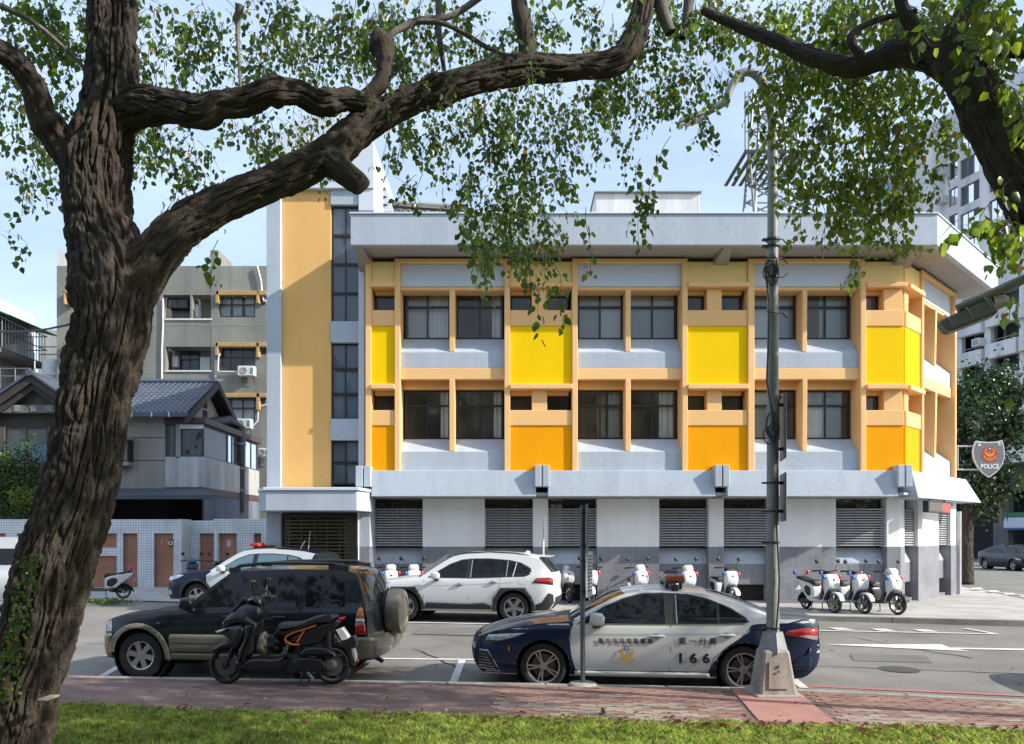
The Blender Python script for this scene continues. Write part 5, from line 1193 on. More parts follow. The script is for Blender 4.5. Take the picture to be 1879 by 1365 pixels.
lred = mat('light_bar_red', (.40, .09, .05), .15, spec=.8, noise=(20, .3)); lclear = mat('light_bar_clear', (.55, .50, .50), .15, spec=.8, noise=(20, .3)); lblue = mat('light_bar_blue', (.30, .36, .46), .15, spec=.8, noise=(20, .3))
for y0, y1, m_ in ((-.62, -.36, lred), (-.36, -.12, lclear), (.12, .36, lclear), (.36, .62, lblue)):
    b = MB(); b.hexa([(lbx - .015, y0, 1.555), (lbx + .285, y0, 1.555), (lbx + .285, y1, 1.555), (lbx - .015, y1, 1.555), (lbx + .0, y0, 1.635), (lbx + .265, y0, 1.635), (lbx + .265, y1, 1.635), (lbx, y1, 1.635)]); b.build('lamp_lens', m_, lbo, .012, world=False)
b = MB(); b.hexa([(lbx - .0, -.15, 1.60), (lbx + .27, -.15, 1.60), (lbx + .27, .15, 1.60), (lbx, .15, 1.60), (lbx + .04, -.10, 1.69), (lbx + .2, -.10, 1.69), (lbx + .2, .10, 1.69), (lbx + .04, .10, 1.69)]); b.build('siren_cover', clad, lbo, .015, world=False)
b = MB()
for y in (-.50, .50):
    for x in (lbx + .03, lbx + .22): b.box(x - .02, x + .02, y - .04, y + .04, 1.44, 1.52)
b.build('light_bar_foot', metal_dark, lbo, world=False)
b = MB(); b.box(lbx + .08, lbx + .17, -.70, -.52, 1.40, 1.50); b.build('clamp', metal_dark, lbo, world=False)
b = MB()
for y in (-.35, .2): b.tube([(1.42, y, 1.035), (1.52, y + .02, 1.075), (1.50, y + .38, 1.10)], .012, 5)
b.build('wiper', clad, SD.root, world=False)
# ------------------------------------------------------------------ the black off-roader with champagne cladding
VX = (203 - CX) / FP * 12.35
SV = Car('black_suv', 'black off roader with champagne lower cladding and a spare wheel, behind the parked scooter', (VX, 13.02, .025), -math.atan(.10), 1.78, 4.35,
         [(0, .86), (.6, .93), (1.2, 1.02), (2.5, 1.06), (4.3, 1.08)], .30,
         [(.14, .30, .08, 0), (.05, .42, .09, 0), (.02, .62, .09, 0), (.05, .82, .08, 0), (.18, .92, .05, .03), (.6, .985, .02, .05), (1.1, 1.045, .02, .05), (1.30, 1.07, .06, .05), (1.36, 1.09, .10, .04), (1.62, 1.30, .10, .04), (1.95, 1.56, .06, .04), (2.12, 1.63, .02, .05), (2.9, 1.68, 0, .05), (3.7, 1.67, 0, .05), (3.98, 1.63, -.02, .04), (4.06, 1.50, -.06, .02), (4.16, 1.20, -.08, 0), (4.22, 1.0, -.07, 0), (4.24, .72, -.06, 0), (4.24, .68, -.06, 0), (4.33, .66, -.05, 0), (4.35, .50, -.05, 0), (4.28, .34, -.04, 0)],
         [(.66, .355), (3.42, .355)], .355, nose=(.74, .5), tail=(.86, .25), low=.30, cat='car', lowtuck=.06).start()
SV.ribbon('front_bumper', 0, 2, beige); SV.ribbon('grille', 2, 4, clad); SV.ribbon('bonnet', 4, 7, carb); SV.ribbon('cowl', 7, 8, clad); SV.ribbon('windscreen', 8, 10, cglass2, -.006); SV.ribbon('roof', 10, 14, carb); SV.ribbon('tailgate', 14, 18, carb); SV.ribbon('rear_bumper', 18, 22, beige)
SV.ribbon('rear_window', 14, 16, cglass2, .006, -.82, .82)
SV.ribbon('windscreen_pillar', 8, 10, carb, .0, -1, -.92, nt=3); SV.ribbon('windscreen_pillar', 8, 10, carb, .0, .92, 1, nt=3)
SV.panel('body_side', SV.side_outline(ra=.07), carb, 0)
fl = lambda xw: arc2(xw, .355, .49, 10, 170, 18)[::-1] + arc2(xw, .355, .425, 172, 8, 18)[::-1]
def flare(xw, a0, a1): return arc2(xw, .36, .50, a0, a1, 18) + arc2(xw, .36, .42, a1, a0, 18)
SV.panel('wheel_arch', flare(.66, -8, 174), beige, .018, thick=.018); SV.panel('wheel_arch', flare(3.42, 6, 188), beige, .018, thick=.018)
SV.panel('door_cladding', [(1.16, .43), (1.16, .66), (1.18, .70), (2.92, .70), (2.93, .43)], beige, .016, thick=.016); SV.line([(1.17, .565), (2.92, .565)], .012, clad, .034)
SV.panel('sill', [(1.10, .31), (2.98, .31), (2.98, .41), (1.10, .41)], beige, .008, thick=.01)
SV.panel('front_bumper', [(.10, .32), (.02, .44), (.01, .62), (.05, .68), (.20, .70), (.22, .64), (.19, .34)], beige, .014, thick=.012)
SV.panel('rear_bumper', [(3.90, .68), (4.28, .69), (4.345, .66), (4.35, .50), (4.28, .36), (3.96, .34), (3.90, .46)], beige, .014, thick=.014); SV.line([(3.9, .53), (4.34, .54)], .012, clad, .032)
SV.panel('indicator', [(.06, .52), (.06, .57), (.17, .57), (.17, .52)], lamp_o, .03)
SV.panel('headlight', [(.06, .72), (.08, .85), (.17, .90), (.20, .80), (.19, .72)], lamp_w, .006)
g1 = [(1.50, 1.10), (1.66, 1.26), (1.90, 1.46), (2.05, 1.54), (2.18, 1.56), (2.20, 1.10)]
g2 = [(2.28, 1.10), (2.275, 1.56), (2.9, 1.595), (3.02, 1.55), (3.12, 1.42), (3.15, 1.14), (3.10, 1.10)]
g3 = [(3.28, 1.12), (3.26, 1.56), (3.72, 1.565), (3.82, 1.50), (3.87, 1.20), (3.82, 1.12)]
SV.panel('side_window', g1, cglass, .005); SV.panel('side_window', g2, cglass, .005); SV.panel('side_window', g3, cglass, .005, rounded=3)
SV.line([(2.80, 1.10), (2.80, 1.58)], .02, clad, .01, name='window_bar')
SV.line([(1.34, 1.08), (2.2, 1.075), (3.14, 1.085)], .012, clad, .008, name='window_trim')
SV.line([(1.26, .72), (1.28, 1.04), (1.50, 1.07)]); SV.line([(2.24, .72), (2.24, 1.57)]); SV.line([(2.94, .72), (3.16, 1.0), (3.20, 1.35), (3.08, 1.57), (2.9, 1.62)]); SV.line([(1.12, .70), (1.14, .86), (1.2, 1.0)])
handle_at(SV, 2.00, .97, clad); handle_at(SV, 2.78, .97, clad); mirror_at(SV, 1.40, 1.08, carb)
SV.panel('tail_light', [(4.06, .72), (4.06, .90), (4.20, .90), (4.225, .72)], lamp_r, .008, thick=.008); SV.panel('tail_light', [(4.06, .905), (4.065, .96), (4.19, .96), (4.20, .905)], lamp_w, .008, thick=.008, label='clear middle of the tail light'); SV.panel('tail_light', [(4.065, .965), (4.09, 1.10), (4.12, 1.13), (4.165, 1.10), (4.19, .965)], lamp_o, .008, thick=.008, label='amber top of the tail light')
on_side(SV, 'model_badge', 'IIIIII', .98, .86, .045, chrome)
for y in (-.60, .60):
    b = MB(); b.tube([(1.98, y, 1.64), (2.15, y, 1.73), (2.5, y, 1.765), (3.1, y, 1.775), (3.62, y, 1.765), (3.84, y, 1.68)], [.03, .028, .026, .026, .028, .035], 8); b.box(1.98, 2.14, y - .03, y + .03, 1.62, 1.70); b.box(3.56, 3.86, y - .035, y + .035, 1.62, 1.74); b.build('roof_rail', clad, SV.root, world=False, smooth=40)
b = MB(); b.lathe([(.001, 4.30), (.30, 4.30), (.355, 4.32), (.365, 4.35), (.365, 4.50), (.345, 4.545), (.26, 4.56), (.25, 4.545), (.001, 4.55)], (0, .12, .98), axis='x', n=40); sp = b.build('spare_wheel_cover', beige, SV.root, world=False, smooth=35)
b = MB(); b.lathe([(.30, 4.27), (.35, 4.26), (.36, 4.30), (.30, 4.31)], (0, .12, .98), axis='x', n=32); b.build('tyre', rubber, sp, world=False)
b = MB(); b.box(4.225, 4.235, -.62, -.30, .80, .96); o = b.build('number_plate', plate_m, SV.root, world=False)
b = MB(); b.tube([(4.12, -.5, .36), (4.28, -.52, .33), (4.38, -.54, .28)], .035, 10); b.build('exhaust_pipe', clad, SV.root, world=False, smooth=40)
b = MB(); b.tube([(4.12, .0, 1.38), (4.20, -.1, 1.22), (4.22, -.3, 1.18)], .014, 5); b.box(4.1, 4.26, -.45, -.2, 1.06, 1.15); b.build('rear_wiper', clad, SV.root, world=False)
SV.wheels('wide', .215, width=.24, n=6)
# ------------------------------------------------------------------ the white crossover across the road
def crossover(name, label, loc, rz, L, body, side, cat, group=None, style='wide'):
    k = L / 4.6
    c = Car(name, label, loc, rz, 1.855, L, [(0, .86), (.6, .93), (1.2, 1.0), (2.6, 1.05), (3.6, 1.10), (4.4, 1.14), (4.7, 1.12)], .34,
            [(.14, .26, .09, 0), (.05, .40, .10, 0), (.02, .62, .10, 0), (.06, .84, .09, 0), (.18, .92, .06, .02), (.6, .99, .03, .05), (1.05, 1.045, .02, .05), (1.28, 1.07, .06, .05), (1.34, 1.08, .10, .04), (1.70, 1.32, .10, .04), (2.10, 1.55, .05, .04), (2.45, 1.62, 0, .05), (3.1, 1.635, 0, .05), (3.8, 1.59, 0, .05), (4.20, 1.52, -.02, .04), (4.26, 1.48, -.05, .02), (4.50, 1.20, -.08, 0), (4.56, 1.02, -.07, 0), (4.55, .80, -.06, 0), (4.59, .62, -.05, 0), (4.56, .45, -.05, 0), (4.44, .30, -.03, 0)],
            [(.93, .36), (3.62, .36)], .36, nose=(.70, .6), tail=(.80, .4), low=.27, cat=cat, lowtuck=.08, group=group).start()
    return c
RVp = on_road(744, 1139)
RV = crossover('white_crossover', 'white crossover with black wheel arches parked facing left on the far side of the road', ((686 - CX) / FP * 19.4, 20.15, .16), -math.atan(.16), 4.6, pearl, pearl, 'car')
RV.ribbon('front_bumper', 0, 3, pearl); RV.ribbon('bonnet', 3, 7, pearl); RV.ribbon('cowl', 7, 8, clad); RV.ribbon('windscreen', 8, 10, cglass2, -.006); RV.ribbon('roof', 10, 14, pearl); RV.ribbon('rear_window', 14, 16, cglass2); RV.ribbon('tailgate', 16, 19, pearl); RV.ribbon('rear_bumper', 19, 21, clad)
RV.ribbon('windscreen_pillar', 8, 10, pearl, 0, -1, -.92, nt=3); RV.ribbon('rear_pillar', 14, 16, clad, .004, -1, -.86, nt=3)
b = MB(); b.hexa([(4.06, -.60, 1.56), (4.42, -.56, 1.545), (4.42, .56, 1.545), (4.06, .60, 1.56), (4.0, -.60, 1.60), (4.44, -.56, 1.575), (4.44, .56, 1.575), (4.0, .60, 1.60)]); b.build('roof_spoiler', pearl, RV.root, .01, world=False)
b = MB(); b.hexa([(3.72, -.03, 1.62), (3.9, -.03, 1.6), (3.9, .03, 1.6), (3.72, .03, 1.62), (3.82, -.01, 1.71), (3.88, -.02, 1.69), (3.88, .02, 1.69), (3.82, .01, 1.71)]); b.build('roof_fin', pearl, RV.root, world=False)
RV.panel('body_side', RV.side_outline(ra=.07), pearl, 0)
def box_arch(xw, r0, r1, sgn): 
    o = [(xw - r1 * 1.02, .36 - .08), (xw - r1 * .98, .55), (xw - r1 * .62, .36 + r1 * .93), (xw + r1 * .55, .36 + r1 * .95), (xw + r1 * .86, .62), (xw + r1 * 1.04, .38), (xw + r1 * 1.02, .30)]
    return o + arc2(xw, .36, r0, -10, 190, 18)
for xw in (.93, 3.62): RV.panel('wheel_arch', box_arch(xw, .425, .51, 1), clad, .012, thick=.012)
RV.panel('sill_cladding', [(1.42, .29), (3.12, .29), (3.10, .40), (2.9, .47), (2.5, .44), (1.5, .47)], clad, .012, thick=.012); RV.line([(1.45, .30), (3.1, .30)], .022, chrome, .028, name='sill_trim')
RV.panel('rear_corner', [(4.08, .30), (4.10, .42), (4.30, .50), (4.45, .72), (4.56, .68), (4.57, .48), (4.44, .31)], clad, .010)
g1 = [(1.56, 1.065), (1.80, 1.22), (2.06, 1.37), (2.34, 1.47), (2.50, 1.49), (2.46, 1.07)]; g2 = [(2.60, 1.075), (2.63, 1.495), (3.0, 1.50), (3.44, 1.47), (3.42, 1.09)]; g3 = [(3.46, 1.095), (3.48, 1.465), (3.74, 1.41), (3.98, 1.28), (4.0, 1.18), (3.86, 1.12)]
RV.panel('window_surround', [(1.48, 1.05), (1.78, 1.23), (2.05, 1.39), (2.34, 1.495), (2.6, 1.52), (3.0, 1.525), (3.5, 1.49), (3.78, 1.43), (4.02, 1.30), (4.05, 1.17), (3.88, 1.10), (2.6, 1.055)], clad, .003)
for g in (g1, g2, g3): RV.panel('side_window', g, cglass, .006)
RV.line([(2.575, 1.07), (2.60, 1.49)], .02, chrome, .009, name='window_bar'); RV.line([(3.44, 1.09), (3.47, 1.47)], .02, chrome, .009, name='window_bar'); RV.line([(3.60, 1.10), (3.68, 1.43)], .018, pearl, .010, name='window_bar')
RV.line([(2.52, 1.05), (2.52, .6), (2.46, .30)]); RV.line([(3.30, 1.08), (3.28, .86), (3.12, .60), (3.08, .42)]); RV.line([(1.42, 1.0), (1.42, .6), (1.46, .30)])
RV.line([(1.5, .86), (2.5, .90), (3.6, .96)], .02, mat('crease_shade_pearl', (.66, .665, .66), .25, coat=1), .003, name='body_crease')  # darker pearl strip carries the shade of the crease as colour
mirror_at(RV, 1.66, 1.03, pearl); handle_at(RV, 2.22, .90, chrome, l=.17); handle_at(RV, 3.04, .96, chrome, l=.17)
RV.panel('tail_light', [(4.10, .98), (4.18, 1.05), (4.44, 1.06), (4.53, 1.04), (4.54, .93), (4.36, .96)], lamp_r, .008, thick=.008)
RV.panel('tail_light_surround', [(4.06, .955), (4.16, 1.065), (4.46, 1.085), (4.55, 1.05), (4.555, .90), (4.36, .935)], clad, .004)
RV.panel('headlight', [(.10, .84), (.16, .90), (.46, .95), (.60, .95), (.44, .87), (.2, .82)], lamp_w, .007)
RV.panel('fuel_flap', [(3.74, .92), (3.74, 1.06), (3.92, 1.065), (3.92, .925)], pearl, .003, sides=(-1,))
for y in (-.62, .62): 
    b = MB(); b.tube([(2.12, y, 1.585), (2.4, y, 1.65), (3.0, y, 1.68), (3.6, y, 1.65), (3.95, y, 1.585)], .018, 6); b.build('roof_rail', clad, RV.root, world=False)
RV.wheels('wide', .235, n=5)
# ------------------------------------------------------------------ the navy and white police SUV by the porch
PS = crossover('police_suv', 'navy and white police SUV with a red light bar parked behind the black off roader', ((303 - CX) / FP * 21.1, 22.2, .235), -math.atan(.14), 4.6, navy, carw, 'police car')
navyd = mat('car_paint_dark_navy', (.006, .012, .034), .3, spec=.25, coat=.3)
PS.ribbon('front_bumper', 0, 3, navyd); PS.ribbon('bonnet', 3, 7, navyd); PS.ribbon('cowl', 7, 8, clad); PS.ribbon('windscreen', 8, 10, cglass2, -.006); PS.ribbon('roof', 10, 12, carw); PS.ribbon('roof', 12, 14, navyd, label='navy rear half of the roof'); PS.ribbon('rear_window', 14, 16, cglass2); PS.ribbon('tailgate', 16, 21, navyd)
PS.ribbon('windscreen_pillar', 8, 10, carw, .002, -1, -.90, nt=3)
PS.panel('body_side', PS.side_outline(ra=.07), carw, 0)
PS.panel('front_fender', [(p[0], p[1]) for p in PS.dense if p[0] < 1.3 and p[1] > .28] + [(1.36, 1.04), (1.22, .94), (1.24, .7), (1.40, .30)] + arc2(.93, .36, .43, -8, 188, 18) + [(.2, .29)], navyd, .004)
PS.panel('wheel_arch', arc2(.93, .36, .50, -8, 188, 18) + arc2(.93, .36, .42, 188, -8, 18), clad, .014, thick=.01); PS.panel('wheel_arch', arc2(3.62, .36, .50, -8, 188, 18) + arc2(3.62, .36, .42, 188, -8, 18), clad, .014, thick=.01)
PS.panel('window_surround', [(1.48, 1.05), (1.78, 1.23), (2.05, 1.39), (2.34, 1.495), (2.6, 1.52), (3.0, 1.525), (3.5, 1.49), (3.78, 1.43), (4.02, 1.30), (4.05, 1.17), (3.88, 1.10), (2.6, 1.055)], clad, .003)
sky_glass = mat('car_glass_sky_tone', (.10, .19, .23), .04, spec=.9)  # sky reflection put into the glass colour as an even blue tone
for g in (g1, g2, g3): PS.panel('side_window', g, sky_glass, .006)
PS.panel('rear_quarter', [(3.2, .9), (3.3, 1.06), (3.9, 1.10), (4.1, 1.3), (4.2, 1.5)] + [(p[0], p[1]) for p in PS.dense if p[0] > 4.22 and p[1] > .4] + [(4.2, .4), (4.1, .5), (3.62, .9)], navyd, .004)
PS.panel('headlight', [(.08, .80), (.12, .90), (.40, .95), (.58, .94), (.40, .85), (.2, .80)], lamp_w, .009); PS.panel('fog_lamp', [(.08, .42), (.06, .52), (.18, .54), (.2, .42)], lamp_w, .008); PS.panel('front_grille', [(.05, .56), (.05, .74), (.16, .76), (.2, .6)], clad, .007)
PS.line([(1.42, 1.0), (1.42, .6), (1.46, .30)]); mirror_at(PS, 1.62, 1.04, carw); PS.wheels('wide', .225, n=5)
for y in (-.6, .6):
    b = MB(); b.tube([(2.2, y, 1.60), (2.5, y, 1.66), (3.2, y, 1.67), (3.9, y, 1.60)], .018, 6); b.build('roof_rail', clad, PS.root, world=False)
b = MB(); b.hexa([(2.30, -.58, 1.72), (2.54, -.58, 1.72), (2.54, .58, 1.72), (2.30, .58, 1.72), (2.33, -.58, 1.79), (2.51, -.58, 1.79), (2.51, .58, 1.79), (2.33, .58, 1.79)]); pb_ = b.build('light_bar', lclear, PS.root, .01, world=False)
b = MB(); b.hexa([(2.28, -.60, 1.715), (2.56, -.60, 1.715), (2.56, -.2, 1.715), (2.28, -.2, 1.715), (2.31, -.60, 1.80), (2.53, -.60, 1.80), (2.53, -.2, 1.80), (2.31, -.2, 1.80)]); b.build('lamp_lens', mat('light_bar_bright_red', (.55, .05, .03), .2), pb_, .01, world=False)
b = MB(); b.box(2.36, 2.48, -.5, .5, 1.66, 1.72); b.build('light_bar_foot', metal_dark, pb_, world=False)
b = MB(); b.tube([(3.75, -.1, 1.64), (3.80, -.1, 2.12)], .008, 5); b.tube([(3.6, -.3, 1.64), (3.74, -.3, 1.86)], .006, 5); b.build('aerial', acm, PS.root, world=False)
# ------------------------------------------------------------------ the white van at the left edge
VN = Car('white_van', 'white van at the left edge behind the big trunk, seen by its rear side window', (-16.7, 20.3 + 1.9, .23), -math.atan(.14), 1.7, 4.6,
         [(0, .95), (1, 1.0), (4.6, 1.0)], .16,
         [(.1, .3, .05, 0), (.02, .6, .06, 0), (.1, .9, .05, .02), (.5, 1.05, .05, .03), (1.1, 1.62, .05, .04), (1.5, 1.86, .02, .04), (2.6, 1.93, 0, .04), (4.2, 1.91, 0, .04), (4.46, 1.84, -.03, .02), (4.55, 1.3, -.04, 0), (4.58, .7, -.04, 0), (4.52, .34, -.03, 0)],
         [(.75, .31), (3.62, .31)], .31, nose=(.8, .4), tail=(.86, .25), low=.28, cat='van').start()
VN.ribbon('front', 0, 3, pearl); VN.ribbon('windscreen', 3, 5, cglass2); VN.ribbon('roof', 5, 8, pearl); VN.ribbon('tailgate', 8, 11, pearl); VN.panel('body_side', VN.side_outline(ra=.06), pearl, 0)
VN.panel('side_window', [(3.0, 1.22), (2.98, 1.66), (4.2, 1.66), (4.28, 1.6), (4.1, 1.24)], cglass, .005); VN.panel('side_window', [(1.6, 1.22), (1.6, 1.66), (2.85, 1.66), (2.85, 1.22)], cglass, .005)
VN.line([(2.9, .4), (2.9, 1.75)]); VN.line([(1.2, .92), (4.5, .92)], .012); VN.panel('tail_light', [(4.42, .95), (4.42, 1.3), (4.52, 1.3), (4.54, .95)], lamp_r, .006); VN.wheels('disc', .19, n=12)
# ------------------------------------------------------------------ dark sedan at the far right, turned towards us, and a pale car beyond it
def small_sedan(name, label, loc, rz, body, cat='car', group=None):
    c = Car(name, label, loc, rz, 1.85, 4.7, [(0, .72), (1.2, .92), (2.6, .95), (4.0, 1.0), (4.7, .98)], .45,
            [(.12, .22, .10, 0), (.03, .4, .12, 0), (.03, .62, .12, 0), (.15, .72, .10, .02), (.6, .84, .04, .06), (1.2, .95, .06, .06), (1.9, 1.26, .10, .05), (2.4, 1.40, .02, .05), (2.9, 1.42, 0, .05), (3.5, 1.33, -.04, .05), (4.2, 1.10, -.06, .04), (4.6, 1.05, -.04, .02), (4.69, .85, -.05, 0), (4.68, .5, -.05, 0), (4.5, .25, -.03, 0)],
            [(.90, .335), (3.76, .335)], .335, nose=(.68, .7), tail=(.78, .5), low=.2, cat=cat, group=group).start()
    c.ribbon('front_bumper', 0, 3, body); c.ribbon('bonnet', 3, 5, body); c.ribbon('windscreen', 5, 7, cglass2); c.ribbon('roof', 7, 9, cglass); c.ribbon('rear_window', 9, 10, cglass2); c.ribbon('boot_lid', 10, 14, body)
    c.panel('body_side', c.side_outline(ra=.05), body, 0)
    c.panel('side_window', [(1.5, .95), (1.95, 1.18), (2.4, 1.33), (2.9, 1.36), (3.4, 1.27), (3.9, 1.06), (3.8, .99)], cglass, .005)
    c.panel('headlight', [(.18, .62), (.22, .68), (.6, .78), (.66, .76), (.45, .66)], lamp_w, .008); c.line([(1.5, .94), (2.7, .955), (3.8, .985), (3.92, 1.06)], .014, chrome, .009, name='window_trim'); c.wheels('blade', .235, n=5)
    b = MB(); b.box(.0, .02, -.26, .26, .40, .56); b.build('number_plate', plate_m, c.root, world=False)
    return c
DP = px(1879, 1047, 45); 
small_sedan('dark_sedan', 'charcoal sedan crossing the side street at the right edge', (29.4, 44.4, .245), R(88), charcoal)
small_sedan('pale_sedan', 'pale blue white car half hidden beyond the charcoal sedan', (33.2, 50.0, .245), R(88), silver)
small_sedan('silver_sedan', 'silver sedan parked just beyond the right edge, its shadow lying on the road', (8.3, 11.35, .01), -math.atan(.14), silver)
# ================================================================== scooters
scw = paint('scooter_white', (.70, .71, .72), .25); seatm = mat('seat_vinyl', (.02, .02, .022), .55, noise=(8, .15), bump=(80, .15)); mattb = mat('matt_black_panel', (.012, .012, .015), .38, coat=.3); orange = mat('orange_frame', (.42, .11, .02), .45); redl = mat('beacon_red', (.62, .015, .03), .2, spec=.7); bluel = mat('beacon_blue', (.012, .10, .42), .2, spec=.7); greyp = mat('grey_plastic', (.10, .105, .11), .5); scb = paint('scooter_dark', (.012, .014, .018), .3); scblue = paint('scooter_blue', (.02, .12, .25), .3); foil = mat('dusty_bag', (.28, .25, .18), .6, noise=(14, .5))
def sub_wheel(root, x, z, r, w, spokes, name='wheel', rm=None, disc=True):
    o = bpy.data.objects.new(name, None); COL.objects.link(o); o.parent = root; o.location = (x, 0, z)
    b = MB(); a = r - .055; b.lathe([(a, -w * .36), (a + .02, -w * .5), (r - .018, -w * .42), (r, -w * .12), (r, w * .12), (r - .018, w * .42), (a + .02, w * .5), (a, w * .36)], n=32); b.build('tyre', rubber, o, world=False, smooth=40)
    b = MB(); b.lathe([(a + .002, -w * .38), (a - .012, -w * .2), (a - .012, w * .2), (a + .002, w * .38)], n=32)
    for i in range(spokes):
        t = 2 * math.pi * i / spokes; c, d = math.cos(t), math.sin(t); P = lambda q, l, y: (c * q - d * l, y, d * q + c * l)
        b.hexa([P(.03, -.012, -.02), P(a, -.016, -.02), P(a, -.016, .02), P(.03, -.012, .02), P(.03, .012, -.02), P(a, .016, -.02), P(a, .016, .02), P(.03, .012, .02)])
    b.lathe([(.0005, -.045), (.035, -.045), (.04, -.02), (.04, .02), (.035, .045), (.0005, .045)], n=14); b.build('rim', rm or alloy, o, world=False)
    if disc: b = MB(); b.lathe([(.05, -.05), (a * .72, -.05), (a * .72, -.044), (.05, -.044)], n=24); b.build('brake_disc', brake, o, world=False)
    return o
def scooter(label, loc, rz, body, apron=None, cowl=None, beacons=True, group='police scooters parked along the station', cat='scooter', name='police_scooter', rounded=False, steer=0):
    t = thing(name, label, cat, loc, rz, group); P = lambda nm, pts, w, m, r=.03, tp=None, par=None, y0=0: MB().pillow([tuple(q) for q in smooth_line(pts + [pts[0]], 2)][:-1], w, r, y0=y0, steps=4, taper=tp).build(nm, m, par or t, world=False, smooth=50)
    sub_wheel(t, -.62, .265, .265, .10, 5); sub_wheel(t, .60, .22, .22, .10, 5, disc=False)
    cw = cowl or body
    sh = P('front_apron', [(-.52, .98), (-.60, .84), (-.60, .66), (-.50, .48), (-.40, .34), (-.30, .27), (-.26, .30), (-.34, .50), (-.38, .72), (-.38, .96)], .40, apron or cw, .085, lambda x, z: .62 + .38 * min(1, max(0, (z - .25) / .45)))
    P('leg_shield', [(-.37, .94), (-.38, .70), (-.33, .45), (-.24, .30), (-.20, .32), (-.28, .52), (-.32, .78), (-.33, .94)], .36, greyp, .02)
    P('headlamp', [(-.595, .70), (-.618, .67), (-.61, .61), (-.57, .60), (-.55, .68)], .20, lamp_w, .03)
    for s_ in (-1, 1):
        b = MB(); b.hexa([(-.60, s_ * .06, .66), (-.50, s_ * .20, .74), (-.50, s_ * .20, .78), (-.60, s_ * .06, .69), (-.622, s_ * .05, .66), (-.53, s_ * .19, .745), (-.53, s_ * .19, .775), (-.622, s_ * .05, .685)]); b.build('daylight_strip', mat('lens_blue_grey', (.10, .16, .24), .15), t, world=False)
    P('wheel_arch', [(-.62, .58), (-.63, .54), (-.52, .46), (-.42, .33), (-.38, .34), (-.46, .5), (-.54, .58)], .30, clad, .02)
    P('apron_emblem', [(-.60, .86), (-.603, .82), (-.59, .82), (-.585, .86)], .07, clad, .005)
    P('front_fender', [(-.93, .33), (-.90, .44), (-.78, .525), (-.62, .54), (-.48, .50), (-.40, .40), (-.46, .44), (-.62, .49), (-.76, .475), (-.86, .40)], .15, body if not rounded else clad, .03)
    b = MB()
    for y in (-.075, .075): b.tube([(-.62, y, .25), (-.55, y, .50), (-.49, y, .68)], .02, 8)
    b.tube([(-.50, 0, .60), (-.36, 0, 1.0)], .03, 8); b.build('fork', greyp, t, world=False, smooth=40)
    if rounded: P('handlebar_cover', [(-.52, .97), (-.54, 1.06), (-.46, 1.15), (-.34, 1.12), (-.28, 1.02), (-.34, .97)], .30, body, .08)
    else: P('handlebar_cover', [(-.46, .97), (-.45, 1.03), (-.36, 1.06), (-.26, 1.03), (-.28, .97)], .22, clad, .04)
    b = MB(); b.tube([(-.22, -.34, 1.06), (-.34, -.16, 1.07), (-.38, 0, 1.04), (-.34, .16, 1.07), (-.22, .34, 1.06)], .016, 7); b.build('handlebar', clad, t, world=False, smooth=40)
    for y in (-1, 1):
        b = MB(); b.tube([(-.29, y * .24, 1.065), (-.20, y * .37, 1.058)], .022, 8); b.build('grip', rubber, t, world=False)
        b = MB(); b.tube([(-.35, y * .21, 1.05), (-.36, y * .23, 1.18), (-.34, y * .30, 1.26)], .008, 5); m_ = b.build('mirror', clad, t, world=False)
        b = MB(); b.lathe([(.001, -.02), (.045, -.014), (.062, .0), (.058, .012), (.001, .014)], (-.335, y * .31, 1.31), axis='x', n=14); b.build('mirror_head', clad, m_, world=False, smooth=40)
    P('footboard', [(-.32, .26), (-.30, .32), (.10, .33), (.30, .40), (.34, .30), (.1, .24)], .34, body if not rounded else greyp, .03)
    P('floor_mat', [(-.24, .322), (.08, .333), (.10, .345), (-.24, .336)], .28, clad, .005)
    P('rear_body', [(.05, .33), (.06, .50), (.10, .66), (.30, .74), (.62, .80), (.82, .82), (.88, .76), (.74, .64), (.52, .46), (.38, .34), (.2, .30)], .34, body, .06, lambda x, z: .78 + .22 * min(1, max(0, (.85 - x) / .4)))
    P('side_insert', [(.13, .42), (.15, .60), (.34, .66), (.44, .58), (.36, .44), (.24, .37)], .352, clad, .02)
    P('seat', [(.06, .67), (.08, .77), (.18, .80), (.42, .79), (.62, .84), (.80, .88), (.86, .84), (.78, .80), (.5, .74), (.25, .70)], .30, seatm, .06)
    P('swing_arm', [(.20, .22), (.22, .32), (.5, .32), (.70, .27), (.72, .18), (.5, .17)], .13, clad, .03, y0=.09)
    P('rear_fender', [(.34, .36), (.50, .48), (.70, .46), (.86, .34), (.90, .20), (.86, .22), (.80, .34), (.66, .42), (.5, .43), (.38, .34)], .13, clad, .02)
    P('tail_lamp', [(.84, .79), (.90, .79), (.90, .72), (.84, .70)], .16, lamp_r, .02); b = MB(); b.box(.905, .915, -.1, .1, .5, .62); b.build('number_plate', plate_m, t, world=False)
    b = MB(); b.tube([(.10, -.14, .26), (.12, -.17, .03), (.20, -.17, .012)], .013, 6); b.tube([(.10, .14, .26), (.12, .17, .03), (.20, .17, .012)], .013, 6); b.build('stand', metal_dark, t, world=False)
    if beacons:
        for x, y, z, m_ in ((-.50, -.225, .90, redl), (-.50, .225, .90, bluel), (.82, -.20, .97, redl), (.82, .20, .97, bluel)):
            b = MB(); b.lathe([(.001, .055), (.034, .05), (.048, .025), (.05, -.035), (.001, -.042)], (x, y, z), axis='z', n=14); q = b.build('beacon', m_, t, world=False, smooth=50)
            b = MB(); b.tube([(x, y * .55, z - .08 if x > 0 else z - .03), (x, y, z - .035)], .011, 5); b.build('beacon_arm', clad, q, world=False)
    return t
